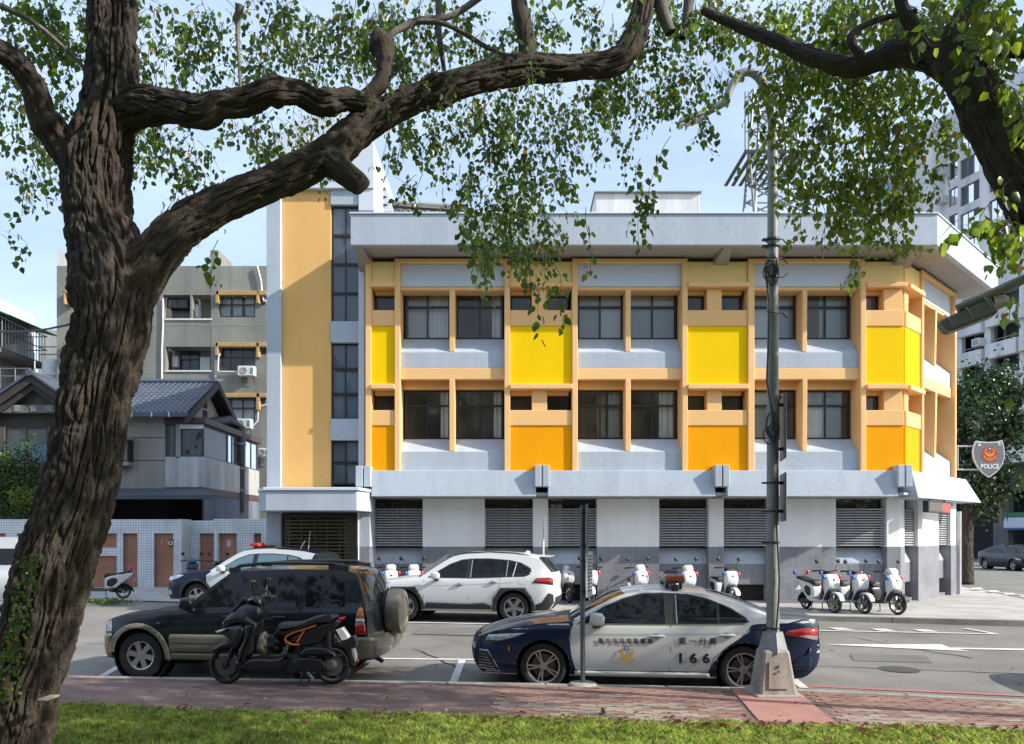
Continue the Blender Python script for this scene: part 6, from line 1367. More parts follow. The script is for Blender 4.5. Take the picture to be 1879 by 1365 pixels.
def at_px(u, v, z): k = (v - HY) / FP; Y = (CH - z) / k; return ((u - CX) / FP * Y, Y, z)
PSC = scooter('leftmost white police scooter of the trio on the right pavement', at_px(1504, 1122, FZ), R(90) + .24, scw)
PSC.location = (*at_px(1504, 1121, FZ)[:2], FZ)
spots = [(1556, 1122, .26, 'white police scooter in the middle of the trio on the right pavement'),
         (1325, 1110, .2, 'white police scooter seen between the sedan light bar and the lamp post'),
         (1078, 1107, .15, 'white police scooter half hidden by the slim dark sign post')]
for u, v, a, lab in spots:
    o = copy_tree(PSC); o['label'] = lab; p = at_px(u, v, FZ); o.location = p; o.rotation_euler = (random.uniform(-.03, .03), 0, R(90) + a + random.uniform(-.09, .09))
R2 = scooter('white police scooter with a rounded headset just behind the tail of the white crossover', (0, 0, 0), 0, scw, rounded=True); R2.location = at_px(1033, 1104, FZ); R2.rotation_euler = (0, 0, R(90) + .25)
for u, v, a, lab in [(1164, 1108, .25, 'white police scooter with a rounded headset left of the sedan light bar'), (1250, 1110, .2, 'white police scooter with a rounded headset directly behind the sedan light bar'),
                     (716, 1107, .3, 'white police scooter at the wall, its mirrors showing above the crossover bonnet'), (758, 1107, .3, 'dark handled police scooter partly hidden by the crossover windscreen')]:
    o = copy_tree(R2); o['label'] = lab; o.location = at_px(u, v, FZ); o.rotation_euler = (random.uniform(-.04, .04), 0, R(90) + a + random.uniform(-.12, .12))
BSC = scooter('black scooter with white front panel, rightmost of the trio on the right pavement', at_px(1612, 1124, FZ), R(90) + .34, scb, apron=scw, rounded=True)
for c in BSC.children:
    if c.name.startswith('handlebar_cover'): c.data.materials[0] = scw
LSC = copy_tree(R2); LSC['label'] = 'white police scooter beside the big trunk, turned away in front of the tiled wall'; LSC.location = at_px(187, 1099, .27); LSC.rotation_euler = (0, 0, R(28)); LSC['group'] = 'police scooters parked along the station'
DS1 = scooter('dark blue scooter parked in the recess of the tiled wall', at_px(352, 1084, .28), R(-70), scblue, apron=scblue, beacons=False, group='private scooters at the tiled wall', name='parked_scooter', rounded=True)
DS2 = scooter('black scooter seen from behind right of the blue one at the tiled wall', at_px(397, 1086, .28), R(-80), scb, apron=scb, beacons=False, group='private scooters at the tiled wall', name='parked_scooter')
# --- the black maxi scooter in the foreground, traced part by part in metres
FS = thing('black_maxi_scooter', 'matt black sporty scooter with an orange frame strip parked on the red pavement', 'scooter', ((514 - CX) / FP * 11.02, 11.02, PZ - .004), -math.atan(.01))
def zp(*q): return [((x - 817) / 745, (1155 - z) / 745) for x, z in q]
def FP_(nm, q, w, m, r=.03, tp=None, k=2, y0=0.0, par=None):
    pts = zp(*q); pts = [tuple(s_) for s_ in smooth_line(pts + [pts[0]], k)][:-1] if k else pts
    return MB().pillow(pts, w, r, y0=y0, steps=4, taper=tp).build(nm, m, par or FS, world=False, smooth=45)
sub_wheel(FS, -.741, .252, .252, .13, 5, rm=mattb); sub_wheel(FS, .742, .262, .262, .15, 5, rm=greyp)
FP_('front_fender', [(128, 830), (142, 790), (190, 745), (260, 715), (330, 705), (375, 730), (345, 775), (290, 790), (220, 800), (165, 830)], .19, mattb, .05)
FP_('nose_cowl', [(190, 606), (240, 575), (330, 545), (440, 528), (478, 540), (500, 600), (470, 680), (430, 760), (390, 800), (350, 760), (300, 690), (245, 650)], .40, mattb, .09, lambda x, z: .35 + .65 * min(1, max(0, (x + .86) / .35)))
FP_('upper_cowl', [(226, 520), (300, 445), (400, 360), (470, 320), (560, 330), (640, 360), (655, 440), (600, 520), (520, 560), (440, 528), (330, 545), (240, 572)], .40, mattb, .09, lambda x, z: .45 + .55 * min(1, max(0, (x + .8) / .4)))
FP_('windscreen', [(340, 405), (405, 330), (455, 262), (466, 268), (430, 330), (380, 385)], .26, cglass2, .01, k=1)
FP_('turn_signal', [(185, 604), (215, 590), (300, 575), (260, 600), (215, 618)], .36, lamp_w, .02)
FP_('leg_shield', [(480, 540), (600, 500), (615, 570), (590, 680), (585, 800), (540, 850), (500, 870), (470, 940), (430, 960), (410, 860), (430, 760), (470, 680)], .38, mattb, .06)
FP_('inner_trim', [(500, 470), (520, 445), (570, 480), (598, 515), (585, 530), (530, 505)], .405, greyp, .01)
FP_('footboard', [(430, 960), (470, 930), (520, 885), (640, 870), (780, 880), (900, 850), (960, 830), (930, 900), (880, 1000), (700, 1010), (520, 1000)], .36, mattb, .05)
FP_('seat', [(790, 610), (810, 545), (850, 515), (960, 515), (1080, 500), (1180, 455), (1280, 440), (1390, 445), (1420, 462), (1330, 495), (1180, 545), (1060, 600), (930, 650), (850, 660)], .34, seatm, .08)
FP_('tail_fairing', [(870, 660), (960, 640), (1100, 590), (1240, 535), (1380, 490), (1440, 490), (1430, 540), (1370, 590), (1300, 680), (1230, 740), (1120, 760), (1020, 760), (960, 720), (890, 700)], .32, mattb, .06, lambda x, z: 1 - .35 * min(1, max(0, (x - .3) / .55)))
FP_('tail_lamp', [(1400, 500), (1440, 468), (1486, 462), (1480, 490), (1420, 520)], .16, lamp_r, .02)
for sd in (-1, 1):
    b = MB(); y = sd * .170
    for q in ([(1225, 538), (1130, 572), (1000, 610), (920, 648), (905, 680), (918, 705), (980, 735), (1050, 735)], [(1105, 590), (1070, 640), (1030, 705)]):
        b.tube([(x, y, z) for x, z in zp(*q)], .0145, 7)
    b.build('orange_strip', orange, FS, world=False, smooth=50)
FP_('engine', [(840, 860), (960, 840), (1060, 850), (1080, 960), (1020, 1040), (920, 1030), (860, 960)], .26, metal_dark, .04)
FP_('airbox', [(1060, 820), (1110, 770), (1220, 755), (1330, 770), (1400, 810), (1430, 850), (1400, 860), (1260, 855), (1120, 860), (1060, 850)], .14, mattb, .04, y0=-.12)
FP_('transmission_case', [(980, 900), (1040, 870), (1200, 870), (1280, 890), (1320, 940), (1310, 1000), (1240, 1020), (1100, 1010), (1000, 980)], .10, mattb, .03, y0=-.13)
FP_('rear_hub_cover', [(1300, 900), (1360, 890), (1410, 920), (1415, 970), (1370, 1005), (1310, 1000)], .12, greyp, .03, y0=-.08)
FP_('rear_mudguard', [(1380, 740), (1460, 730), (1560, 660), (1612, 665), (1618, 760), (1570, 790), (1610, 900), (1600, 970), (1560, 960), (1530, 850), (1480, 780)], .16, mattb, .02)
FP_('reflector', [(1600, 905), (1632, 900), (1630, 935), (1606, 940)], .08, lamp_r, .01)
b = MB(); q = zp((1412, 590), (1470, 570), (1545, 680), (1475, 700)); b.prism(q, -.09, .09); pl = b.build('number_plate', plate_m, FS, world=False)
FP_('plate_lower', [(1535, 800), (1595, 790), (1618, 880), (1598, 948), (1572, 900)], .12, mat('grey_reflector', (.30, .30, .32), .4), .01)
b = MB()
for y in (-.07, .07):
    b.tube([(x, y, z) for x, z in zp((265, 960), (330, 800), (420, 620))], .02, 8)
b.build('fork', metal_dark, FS, world=False, smooth=40)
b = MB()
for s_ in (-1, 1): b.tube([(x, s_ * .10, z) for x, z in zp((1350, 600), (1345, 680), (1350, 760), (1340, 900))], .03, 9)
b.build('shock_absorber', metal_dark, FS, world=False, smooth=40)
b = MB(); hb = zp((600, 275), (640, 235)); 
b.tube([(hb[0][0] + .07, -.37, hb[0][1] + .0), (hb[0][0], -.18, hb[0][1] + .03), (hb[0][0] - .02, 0, hb[0][1]), (hb[0][0], .18, hb[0][1] + .03), (hb[0][0] + .07, .37, hb[0][1])], .018, 8); b.build('handlebar', metal_dark, FS, world=False, smooth=40)
FP_('dashboard', [(470, 300), (520, 255), (590, 250), (640, 290), (640, 350), (560, 330)], .24, mattb, .05)
for s_ in (-1, 1):
    b = MB(); b.tube([(hb[0][0] + .03, s_ * .26, hb[0][1] + .02), (hb[0][0] + .09, s_ * .40, hb[0][1])], .024, 9); b.build('grip', rubber, FS, world=False)
    b = MB(); b.tube([(x, s_ * (.22 + .05 * i), z) for i, (x, z) in enumerate(zp((612, 270), (610, 180), (618, 110)))], .012, 6); mm = b.build('mirror', metal_dark, FS, world=False)
    b = MB(); x, z = zp((625, 120))[0]; b.pillow([(x - .03, z - .06), (x + .03, z - .05), (x + .035, z + .05), (x - .02, z + .07)], .12, .02, y0=s_ * .34); b.build('mirror_head', mattb, mm, world=False)
    b = MB(); b.tube([(hb[0][0] + .02, s_ * .26, hb[0][1] + .03), (hb[0][0] - .02, s_ * .40, hb[0][1] + .01)], .008, 5); b.build('brake_lever', greyp, FS, world=False)
b = MB(); b.tube([(x, -.02, z) for x, z in zp((640, 200), (690, 190), (735, 240), (740, 290), (690, 320), (640, 300))], .012, 6); b.tube([(x, .03, z) for x, z in zp((610, 150), (650, 180), (700, 230), (720, 270))], .009, 5); b.build('cable', clad, FS, world=False)
b = MB(); b.tube([(x, -.14, z) for x, z in zp((1080, 1000), (1065, 1100), (1050, 1150), (1090, 1200), (1170, 1206))][:3] + [(.34, -.20, .004), (.46, -.22, .006)], .014, 6); b.tube([(x, .10, z) for x, z in zp((1080, 1010), (1100, 1150))], .014, 6); b.build('stand', metal_dark, FS, world=False)
FP_('foot_peg', [(1125, 1020), (1150, 1012), (1200, 1080), (1190, 1095), (1150, 1060)], .03, alloy, .005, y0=-.16)
b = MB(); b.tube([(.1, .17, .3), (.5, .19, .28), (.95, .20, .36)], [.03, .05, .055], 12); b.build('exhaust', metal_dark, FS, world=False, smooth=40)
BAG = thing('crumpled_bag', 'dusty silver and black bag stuffed on the footboard of the black scooter', 'bag', FS.location)
bagv = []
rng2 = np.random.default_rng(5)
def lump(nm, c, rx, ry, rz_, m, amp):
    th_, ph_ = np.meshgrid(np.linspace(0, 2 * np.pi, 28, endpoint=False), np.linspace(0, np.pi, 18)); d = np.stack([np.cos(th_) * np.sin(ph_), np.sin(th_) * np.sin(ph_), np.cos(ph_)], -1)
    r = 1 + amp * vnoise(d[..., 0] * 3, d[..., 1] * 3, d[..., 2] * 3, 9) + amp * .6 * vnoise(d[..., 0] * 7, d[..., 1] * 7, d[..., 2] * 7, 4)
    V = (d * r[..., None] * np.array([rx, ry, rz_]) + np.array(c)).reshape(-1, 3); F = np.array([(i * 28 + j, i * 28 + (j + 1) % 28, (i + 1) * 28 + (j + 1) % 28, (i + 1) * 28 + j) for i in range(17) for j in range(28)])
    o = np_mesh(nm, V, F, m, BAG); return o
c1 = zp((655, 745))[0]; c2 = zp((775, 730))[0]
lump('bag_cloth', (c1[0], 0, c1[1]), .10, .15, .15, foil, .22); lump('bag_dark', (c2[0], 0.0, c2[1]), .11, .15, .13, mat('black_bag', (.02, .018, .016), .5, noise=(12, .5)), .3)
BAG.rotation_euler = FS.rotation_euler
# ================================================================== poles and signs
conc_p = mat('pole_concrete_paint', (.29, .30, .295), .6, metal=.15, noise=(1.3, .25), fine=(18, .2), streak=(3, .3))
LX, LY = (1418 - CX) / FP * 10.28, 10.28
def lz(v): return CH + (HY - v) / FP * LY
LP = thing('lamp_post', 'tall grey lamp post with a concrete foot and edge-on signs in front of the sedan', 'lamp post', (LX, LY, PZ))
k_ = LY / FP
b = MB(); w0, w1 = .245, .165; z0, z1 = PZ, lz(1190)
b.hexa([(LX - w0, LY - w0, z0), (LX + w0, LY - w0, z0), (LX + w0, LY + w0, z0), (LX - w0, LY + w0, z0), (LX - w1, LY - w1, z1), (LX + w1, LY - w1, z1), (LX + w1, LY + w1, z1), (LX - w1, LY + w1, z1)])
base = b.build('base', mat('stained_metal_base', (.40, .36, .32), .7, metal=.2, noise=(2, .35), fine=(25, .2), streak=(4, .4)), LP, .03, segs=2)
b = MB(); b.hexa([(LX - .13, LY - w0 + .004, z0 + .11), (LX + .13, LY - w0 + .004, z0 + .11), (LX + .11, LY - w1 - .03, z1 - .14), (LX - .11, LY - w1 - .03, z1 - .14), (LX - .13, LY - w0 + .022, z0 + .12), (LX + .13, LY - w0 + .022, z0 + .12), (LX + .11, LY - w1 - .014, z1 - .14), (LX - .11, LY - w1 - .014, z1 - .14)])
b.v = [(x, y - .008, z) for x, y, z in b.v]; b.build('access_panel', mat('panel_rusty', (.42, .36, .31), .6, metal=.3, noise=(3, .3), streak=(3, .35)), base)
b = MB(); b.lathe([(.012, -.012), (.022, 0)], (LX, LY - w1 - .055, z1 - .20), n=10); b.lathe([(.01, -.01), (.02, 0)], (LX, LY - w1 - .07, z1 - .26), n=10); b.build('lock', dark, base)
b = MB(); b.box(LX - .30, LX + .30, LY - .30, LY + .28, PZ - .02, PZ + .035); b.build('footing', kerbm, LP, .015)
b = MB(); b.lathe([(.20, z1 - .04), (.13, z1 + .22), (.0, z1 + .22)], (LX, LY, 0), axis='z', n=4); b.build('cone', conc_p, LP)
b = MB()
pts = [(LX, LY, z1 - .05), (LX, LY, lz(1000)), (LX, LY, lz(700)), (LX, LY, lz(400)), (LX, LY, lz(222))]; rr = [.083, .079, .074, .068, .064]
ax0 = lz(222)
for i in range(1, 13):
    a = math.pi * .86 * i / 12; r_ = .30; pts.append((LX - .02 - r_ * (1 - math.cos(a)), LY + .05 * i / 12, ax0 + .66 * math.sin(a))); rr.append(.062 - .012 * i / 12)
b.tube(pts, rr, 18, cap=False); b.build('pole', conc_p, LP, smooth=50)
e = Vector(pts[-1]); f = e + Vector((-.30, .05, -.14))
b = MB(); b.tube([tuple(e), tuple(f)], .05, 12); b.build('arm', conc_p, LP, smooth=40)
b = MB(); b.hexa([(f.x - .34, f.y - .09, f.z - .16), (f.x + .06, f.y - .09, f.z - .03), (f.x + .06, f.y + .09, f.z - .03), (f.x - .34, f.y + .09, f.z - .16), (f.x - .30, f.y - .06, f.z - .06), (f.x + .06, f.y - .07, f.z + .06), (f.x + .06, f.y + .07, f.z + .06), (f.x - .30, f.y + .06, f.z - .06)]); b.build('lamp_head', mat('lamp_housing', (.30, .30, .27), .5, metal=.3), LP, .02)
b = MB(); b.hexa([(f.x - .31, f.y - .07, f.z - .172), (f.x + .0, f.y - .07, f.z - .07), (f.x + .0, f.y + .07, f.z - .07), (f.x - .31, f.y + .07, f.z - .172), (f.x - .31, f.y - .07, f.z - .158), (f.x + .0, f.y - .07, f.z - .05), (f.x + .0, f.y + .07, f.z - .05), (f.x - .31, f.y + .07, f.z - .158)]); b.build('lamp_lens', lamp_w, LP)
def band(v, nm='clamp_band', r=.092, h=.011): 
    b = MB(); z = lz(v); b.lathe([(r - .02, z - h), (r, z - h), (r, z + h), (r - .02, z + h)], (LX, LY, 0), axis='z', n=18); b.box(LX - r - .045, LX - r + .01, LY - .03, LY + .03, z - h, z + h); b.build(nm, metal_dark, LP)
for v in (886, 938, 995, 1152, 440, 452): band(v)
for v0, v1, w_ in ((725, 842, .10), (868, 956, .10)):
    b = MB(); x0 = LX + .10; b.hexa([(x0, LY - .16, lz(v1)), (x0 + .025, LY - .17, lz(v1)), (x0 + .13, LY + .34, lz(v1)), (x0 + .105, LY + .35, lz(v1)), (x0, LY - .16, lz(v0)), (x0 + .025, LY - .17, lz(v0)), (x0 + .13, LY + .34, lz(v0)), (x0 + .105, LY + .35, lz(v0))]); b.build('sign_plate', mat('sign_back_grey', (.16, .165, .18), .5, metal=.4, noise=(3, .2)), LP, .006)
    for v in (v0 + 18, v1 - 18):
        b = MB(); b.box(LX, x0 + .03, LY - .02, LY + .02, lz(v) - .02, lz(v) + .02); b.build('bracket', metal_dark, LP)
b = MB()
cab = [(LX - .07, LY - .09, lz(480)), (LX - .13, LY - .10, lz(500)), (LX - .08, LY - .11, lz(560)), (LX - .09, LY - .10, lz(640)), (LX - .11, LY - .10, lz(700)), (LX - .03, LY - .11, lz(770)), (LX + .03, LY - .10, lz(860)), (LX + .01, LY - .105, lz(950)), (LX + .05, LY - .105, lz(1060)), (LX + .04, LY - .11, lz(1100)), (LX - .01, LY - .11, lz(1190))]
b.tube(cab, .012, 6)
rngc = random.Random(3)
for v, nn in ((500, 6), (790, 5)):
    for i in range(nn):
        c = (LX - .07 + rngc.uniform(-.03, .05), LY - .11, lz(v) + rngc.uniform(-.08, .08)); w_, h_ = rngc.uniform(.04, .09), rngc.uniform(.06, .17)
        b.tube([(c[0] + w_ * math.cos(t_ / 10 * 2 * math.pi), c[1] - .01 * (i % 3), c[2] + h_ * math.sin(t_ / 10 * 2 * math.pi)) for t_ in range(11)], .009, 5)
for v in (440, 475, 510, 575): b.tube([(LX - .1, LY - .08, lz(v)), (LX, LY - .12, lz(v) - .03), (LX + .11, LY - .05, lz(v) - .01), (LX + .19, LY, lz(v) - .06 + .12 * (v == 510))], .009, 5)
b.build('cable', clad, LP)
# sign posts seen edge on
SPX, SPY = (1069.5 - CX) / FP * 10.92, 10.92
def sz(v): return CH + (HY - v) / FP * SPY
SPO = thing('sign_post', 'slim dark steel sign post with edge-on plates in front of the sedan bonnet', 'sign post', (SPX, SPY, PZ))
b = MB(); b.tube([(SPX, SPY, PZ), (SPX - .005, SPY, sz(927))], .034, 12); b.build('post', mat('post_dark_galvanised', (.15, .16, .17), .5, metal=.6, noise=(2, .3), streak=(4, .3)), SPO, smooth=40)
b = MB(); b.hexa([(SPX + .035, SPY - .25, sz(1015)), (SPX + .05, SPY - .25, sz(1015)), (SPX + .085, SPY + .33, sz(1015)), (SPX + .07, SPY + .33, sz(1015)), (SPX + .035, SPY - .25, sz(925)), (SPX + .05, SPY - .25, sz(925)), (SPX + .085, SPY + .33, sz(925)), (SPX + .07, SPY + .33, sz(925))]); b.build('sign_plate', mat('sign_back_grey', .16, .5), SPO, .004)
b = MB(); pz0, pz1 = sz(1096), sz(1013); b.hexa([(SPX + .025, SPY - .10, pz0), (SPX + .04, SPY - .11, pz0), (SPX + .16, SPY + .28, pz0), (SPX + .145, SPY + .29, pz0), (SPX + .025, SPY - .10, pz1), (SPX + .04, SPY - .11, pz1), (SPX + .16, SPY + .28, pz1), (SPX + .145, SPY + .29, pz1)]); b.build('notice_plate', mat('notice_grey', (.36, .38, .38), .5), SPO, .004)
b = MB()
for i in range(11):
    z = pz1 - .06 - i * .048; 
    for s0, s1 in ((.12, .42), (.5, .86)) if i % 3 else ((.12, .8),): b.quad((SPX + .0265 + .12 * s0 + .012, SPY - .116 + .39 * s0, z), (SPX + .0265 + .12 * s1 + .012, SPY - .116 + .39 * s1, z), (SPX + .0265 + .12 * s1 + .012, SPY - .116 + .39 * s1, z + .016), (SPX + .0265 + .12 * s0 + .012, SPY - .116 + .39 * s0, z + .016))
b.v = [(x + .009, y - .003, z) for x, y, z in b.v]; b.build('printed_lines', ink, SPO)
b = MB(); b.lathe([(.001, .03), (.18, .026), (.21, 0)], (SPX, SPY, PZ), axis='z', n=20); b.build('footing', kerbm, SPO)
b = MB()
for v in (940, 1000, 1030, 1085): b.lathe([(.03, -.01), (.04, -.01), (.04, .01), (.03, .01)], (SPX, SPY, sz(v)), axis='z', n=12)
b.build('clamp', metal_dark, SPO)
S2 = thing('small_sign_post', 'small grey post with an edge-on sign by the tail of the white crossover', 'sign post', ((999 - CX) / FP * 20.9, 20.9, FZ)); x2, y2 = S2.location.x, 20.9
b = MB(); b.tube([(x2 - .03, y2, FZ), (x2 - .03, y2, px(0, 950, y2).z)], .028, 10); b.build('post', acm, S2, smooth=40)
b = MB(); a, c = px(0, 988, y2).z, px(0, 948, y2).z; b.hexa([(x2 - .02, y2 - .3, a), (x2 + .01, y2 - .3, a), (x2 + .03, y2 + .3, a), (x2, y2 + .3, a), (x2 - .02, y2 - .3, c), (x2 + .01, y2 - .3, c), (x2 + .03, y2 + .3, c), (x2, y2 + .3, c)]); b.build('sign_plate', steel, S2)
# big street lamp reaching in from the right
GX, GY = 7.9, 8.35
GL = thing('street_lamp', 'old tubular street lamp with a boxy grey head reaching in from the right edge', 'street lamp', (GX, GY, PZ))
olv = mat('lamp_olive_grey', (.17, .165, .135), .55, metal=.25, noise=(5, .3), fine=(30, .2)); lens_g = mat('lamp_dirty_lens', (.11, .105, .085), .3, noise=(8, .4))
def gp(u, v, Y): return px(u, v, Y)
a0, a1 = gp(1879, 512, 8.35), gp(1757, 566, 8.5)
b = MB(); b.tube([(GX, GY, PZ), (GX, GY, 3.2), (GX, GY, 5.6), (GX - .12, GY, 5.95), (GX - .5, GY, 5.85), tuple(a0), tuple(a1)], [.09, .08, .07, .06, .055, .052, .045], 14); b.build('pole', olv, GL, smooth=50)
h0, h1 = gp(1812, 548, 8.48), gp(1724, 594, 8.6); d = (h1 - h0).normalized(); up = Vector((0, 0, 1)); n = d.cross(up).normalized(); u2 = n.cross(d).normalized()
def H(s, w, h): q = h0 + (h1 - h0) * s + n * w + u2 * h; return tuple(q)
b = MB(); b.hexa([H(0, -.12, -.19), H(1, -.12, -.12), H(1, .12, -.12), H(0, .12, -.19), H(0, -.10, .0), H(1.02, -.09, .02), H(1.02, .09, .02), H(0, .10, .0)]); b.build('lamp_head', olv, GL, .02)
b = MB(); b.hexa([H(.06, -.10, -.197), H(.95, -.10, -.138), H(.95, .10, -.138), H(.06, .10, -.197), H(.06, -.10, -.18), H(.95, -.10, -.118), H(.95, .10, -.118), H(.06, .10, -.18)]); b.build('lamp_lens', lens_g, GL, .01)
b = MB(); g = gp(1848, 552, 8.45); b.tube([H(0, 0, -.06), tuple(g)], [.10, .055], 14); b.build('ballast_cone', mat('lamp_pale_olive', (.26, .25, .19), .5, metal=.2), GL, smooth=40)
b = MB()
for s in (.12, .5, .88): b.tube([H(s, -.13, -.12), H(s, -.14, -.02), H(s, -.06, .05)], .008, 5)
b.build('latch', galv, GL)
# overhead wires
WR = thing('overhead_wire', 'thin black cables strung past the trunk towards the white block', 'wire', px(60, 598, 14))
for v0, v1 in ((603, 588), (600, 590)):
    b = MB(); p, q = px(-40, v0, 16), px(150, v1, 12); b.tube([tuple(p.lerp(q, t_) - Vector((0, 0, .12 * 4 * t_ * (1 - t_)))) for t_ in np.linspace(0, 1, 9)], .016, 5); b.build('cable', clad, WR)
b = MB(); p, q = px(-40, 560, 40), px(60, 610, 40); b.tube([tuple(p), tuple(q)], .02, 4); b.build('cable', clad, WR)
# ================================================================== trees
def bark_mat(name, c):
    m = mat(name, c, .9, noise=(3.5, .35), fine=(38, .4), bump=(70, .7)); return m
bark = bark_mat('bark_dark_brown', (.052, .039, .029)); twigm = mat('twig_bark', (.10, .082, .065), .85)
def leaf_mat(name, c, tr, gloss=.05):
    m = bpy.data.materials.new(name); m.use_nodes = True; t = m.node_tree; N = t.nodes; N.clear()
    o = N.new('ShaderNodeOutputMaterial'); d = N.new('ShaderNodeBsdfDiffuse'); s = N.new('ShaderNodeBsdfTranslucent'); g = N.new('ShaderNodeBsdfGlossy'); a = N.new('ShaderNodeMixShader'); b = N.new('ShaderNodeMixShader')
    tcn = N.new('ShaderNodeTexCoord'); n = N.new('ShaderNodeTexNoise'); n.inputs['Scale'].default_value = 7; n.inputs['Detail'].default_value = 3; t.links.new(tcn.outputs['Object'], n.inputs['Vector'])
    r = N.new('ShaderNodeMapRange'); r.inputs[1].default_value = .3; r.inputs[2].default_value = .7; r.inputs[3].default_value = .5; r.inputs[4].default_value = 1.5; t.links.new(n.outputs[0], r.inputs[0])
    for node, col in ((d, c), (s, tr)):
        v = N.new('ShaderNodeVectorMath'); v.operation = 'SCALE'; v.inputs[0].default_value = col; t.links.new(r.outputs[0], v.inputs['Scale']); t.links.new(v.outputs[0], node.inputs['Color'])
    g.inputs['Roughness'].default_value = .35; g.inputs['Color'].default_value = (.8, .85, .8, 1)
    a.inputs[0].default_value = .45; b.inputs[0].default_value = gloss
    t.links.new(d.outputs[0], a.inputs[1]); t.links.new(s.outputs[0], a.inputs[2]); t.links.new(a.outputs[0], b.inputs[1]); t.links.new(g.outputs[0], b.inputs[2]); t.links.new(b.outputs[0], o.inputs[0])
    return m
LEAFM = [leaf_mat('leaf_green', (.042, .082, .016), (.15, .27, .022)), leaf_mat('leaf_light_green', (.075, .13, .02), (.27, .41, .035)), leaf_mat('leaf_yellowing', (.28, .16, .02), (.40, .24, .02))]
LEAFD = [leaf_mat('banyan_leaf', (.018, .042, .014), (.03, .07, .012)), leaf_mat('banyan_leaf_light', (.035, .075, .018), (.06, .12, .02)), leaf_mat('banyan_leaf_tip', (.08, .12, .02), (.12, .18, .02))]
def limb_points(P, k=10):
    """photo track (u, v, width, depth) to points and radii"""
    out = smooth_line([tuple(px(u, v, Y)) + (w / 2 * Y / FP,) for u, v, w, Y in P], k)
    return np.array(out)
def bark_tube(name, P, parent, seg=96, step=.022, amp=.02, seed=1, knots=(), m=bark, fz=1.0):
    d = np.linalg.norm(np.diff(P[:, :3], axis=0), axis=1); s = np.concatenate([[0], np.cumsum(d)]); n = max(4, int(s[-1] / step)); t = np.linspace(0, s[-1], n)
    C = np.stack([np.interp(t, s, P[:, i]) for i in range(4)], 1)
    C = np.concatenate([C, [[*(C[-1, :3] + (C[-1, :3] - C[-2, :3]) * .35), C[-1, 3] * .8], [*(C[-1, :3] + (C[-1, :3] - C[-2, :3]) * .45), C[-1, 3] * .02]]]); n += 2; t = np.concatenate([t, [t[-1] + .008, t[-1] + .012]])
    for _ in range(0): C[1:-1] = (C[:-2] + 2 * C[1:-1] + C[2:]) / 4
    T = np.gradient(C[:, :3], axis=0); T /= np.linalg.norm(T, axis=1)[:, None]
    A = np.zeros_like(T); a = np.cross(T[0], [0, 1, 0]); a /= np.linalg.norm(a)
    for i in range(n): a = a - T[i] * a.dot(T[i]); a /= np.linalg.norm(a); A[i] = a
    Bv = np.cross(T, A); ang = np.linspace(0, 2 * np.pi, seg, endpoint=False)
    r = C[:, 3][:, None]; ca_, sa_ = np.cos(ang)[None], np.sin(ang)[None]; tt = t[:, None]
    q = 25.0
    wob = .5 * vnoise(ca_ * r * 8 + seed, sa_ * r * 8, tt * 4, seed)
    x, y, z = ca_ * r * q + wob * .7, sa_ * r * q + wob * .7, tt * 3.4 * fz + wob * .3
    n1 = vnoise(x, y, z, seed + 1); n2 = vnoise(x * 2.1, y * 2.1, z * 2.6, seed + 2)
    ridge = np.clip(np.abs(n1) * 3.2, 0, 1) ** .8 - .7; cr = np.clip(np.abs(vnoise(x * .9, y * .9, tt * 9, seed + 5)) * 4, 0, 1) - 1
    big = vnoise(ca_ * r * 3.2, sa_ * r * 3.2, tt * 1.6, seed + 3)
    sc_ = np.minimum(1, r / .16)
    disp = sc_ * amp * (ridge + .30 * n2 + .30 * cr + .25 * vnoise(ca_ * r * 75, sa_ * r * 75, tt * 28, seed + 6)) + r * .09 * big
    for (s0, w, h) in knots: disp = disp + h * np.exp(-((tt - s0 * s[-1]) / w) ** 2) * (1 + .4 * np.cos(ang[None] * 2 + s0 * 9))
    rr = np.maximum(r + disp * np.minimum(1, r / .02), r * .3)
    V = C[:, None, :3] + (A[:, None] * ca_[..., None] + Bv[:, None] * sa_[..., None]) * rr[..., None]
    i, j = np.meshgrid(np.arange(n - 1), np.arange(seg), indexing='ij'); F = np.stack([i * seg + j, i * seg + (j + 1) % seg, (i + 1) * seg + (j + 1) % seg, (i + 1) * seg + j], -1).reshape(-1, 4)
    V = V.reshape(-1, 3)
    loc = np.array(parent.location)
    F = F[:, ::-1]
    o = np_mesh(name, V - loc, F, m, parent, smooth=True)
    return o
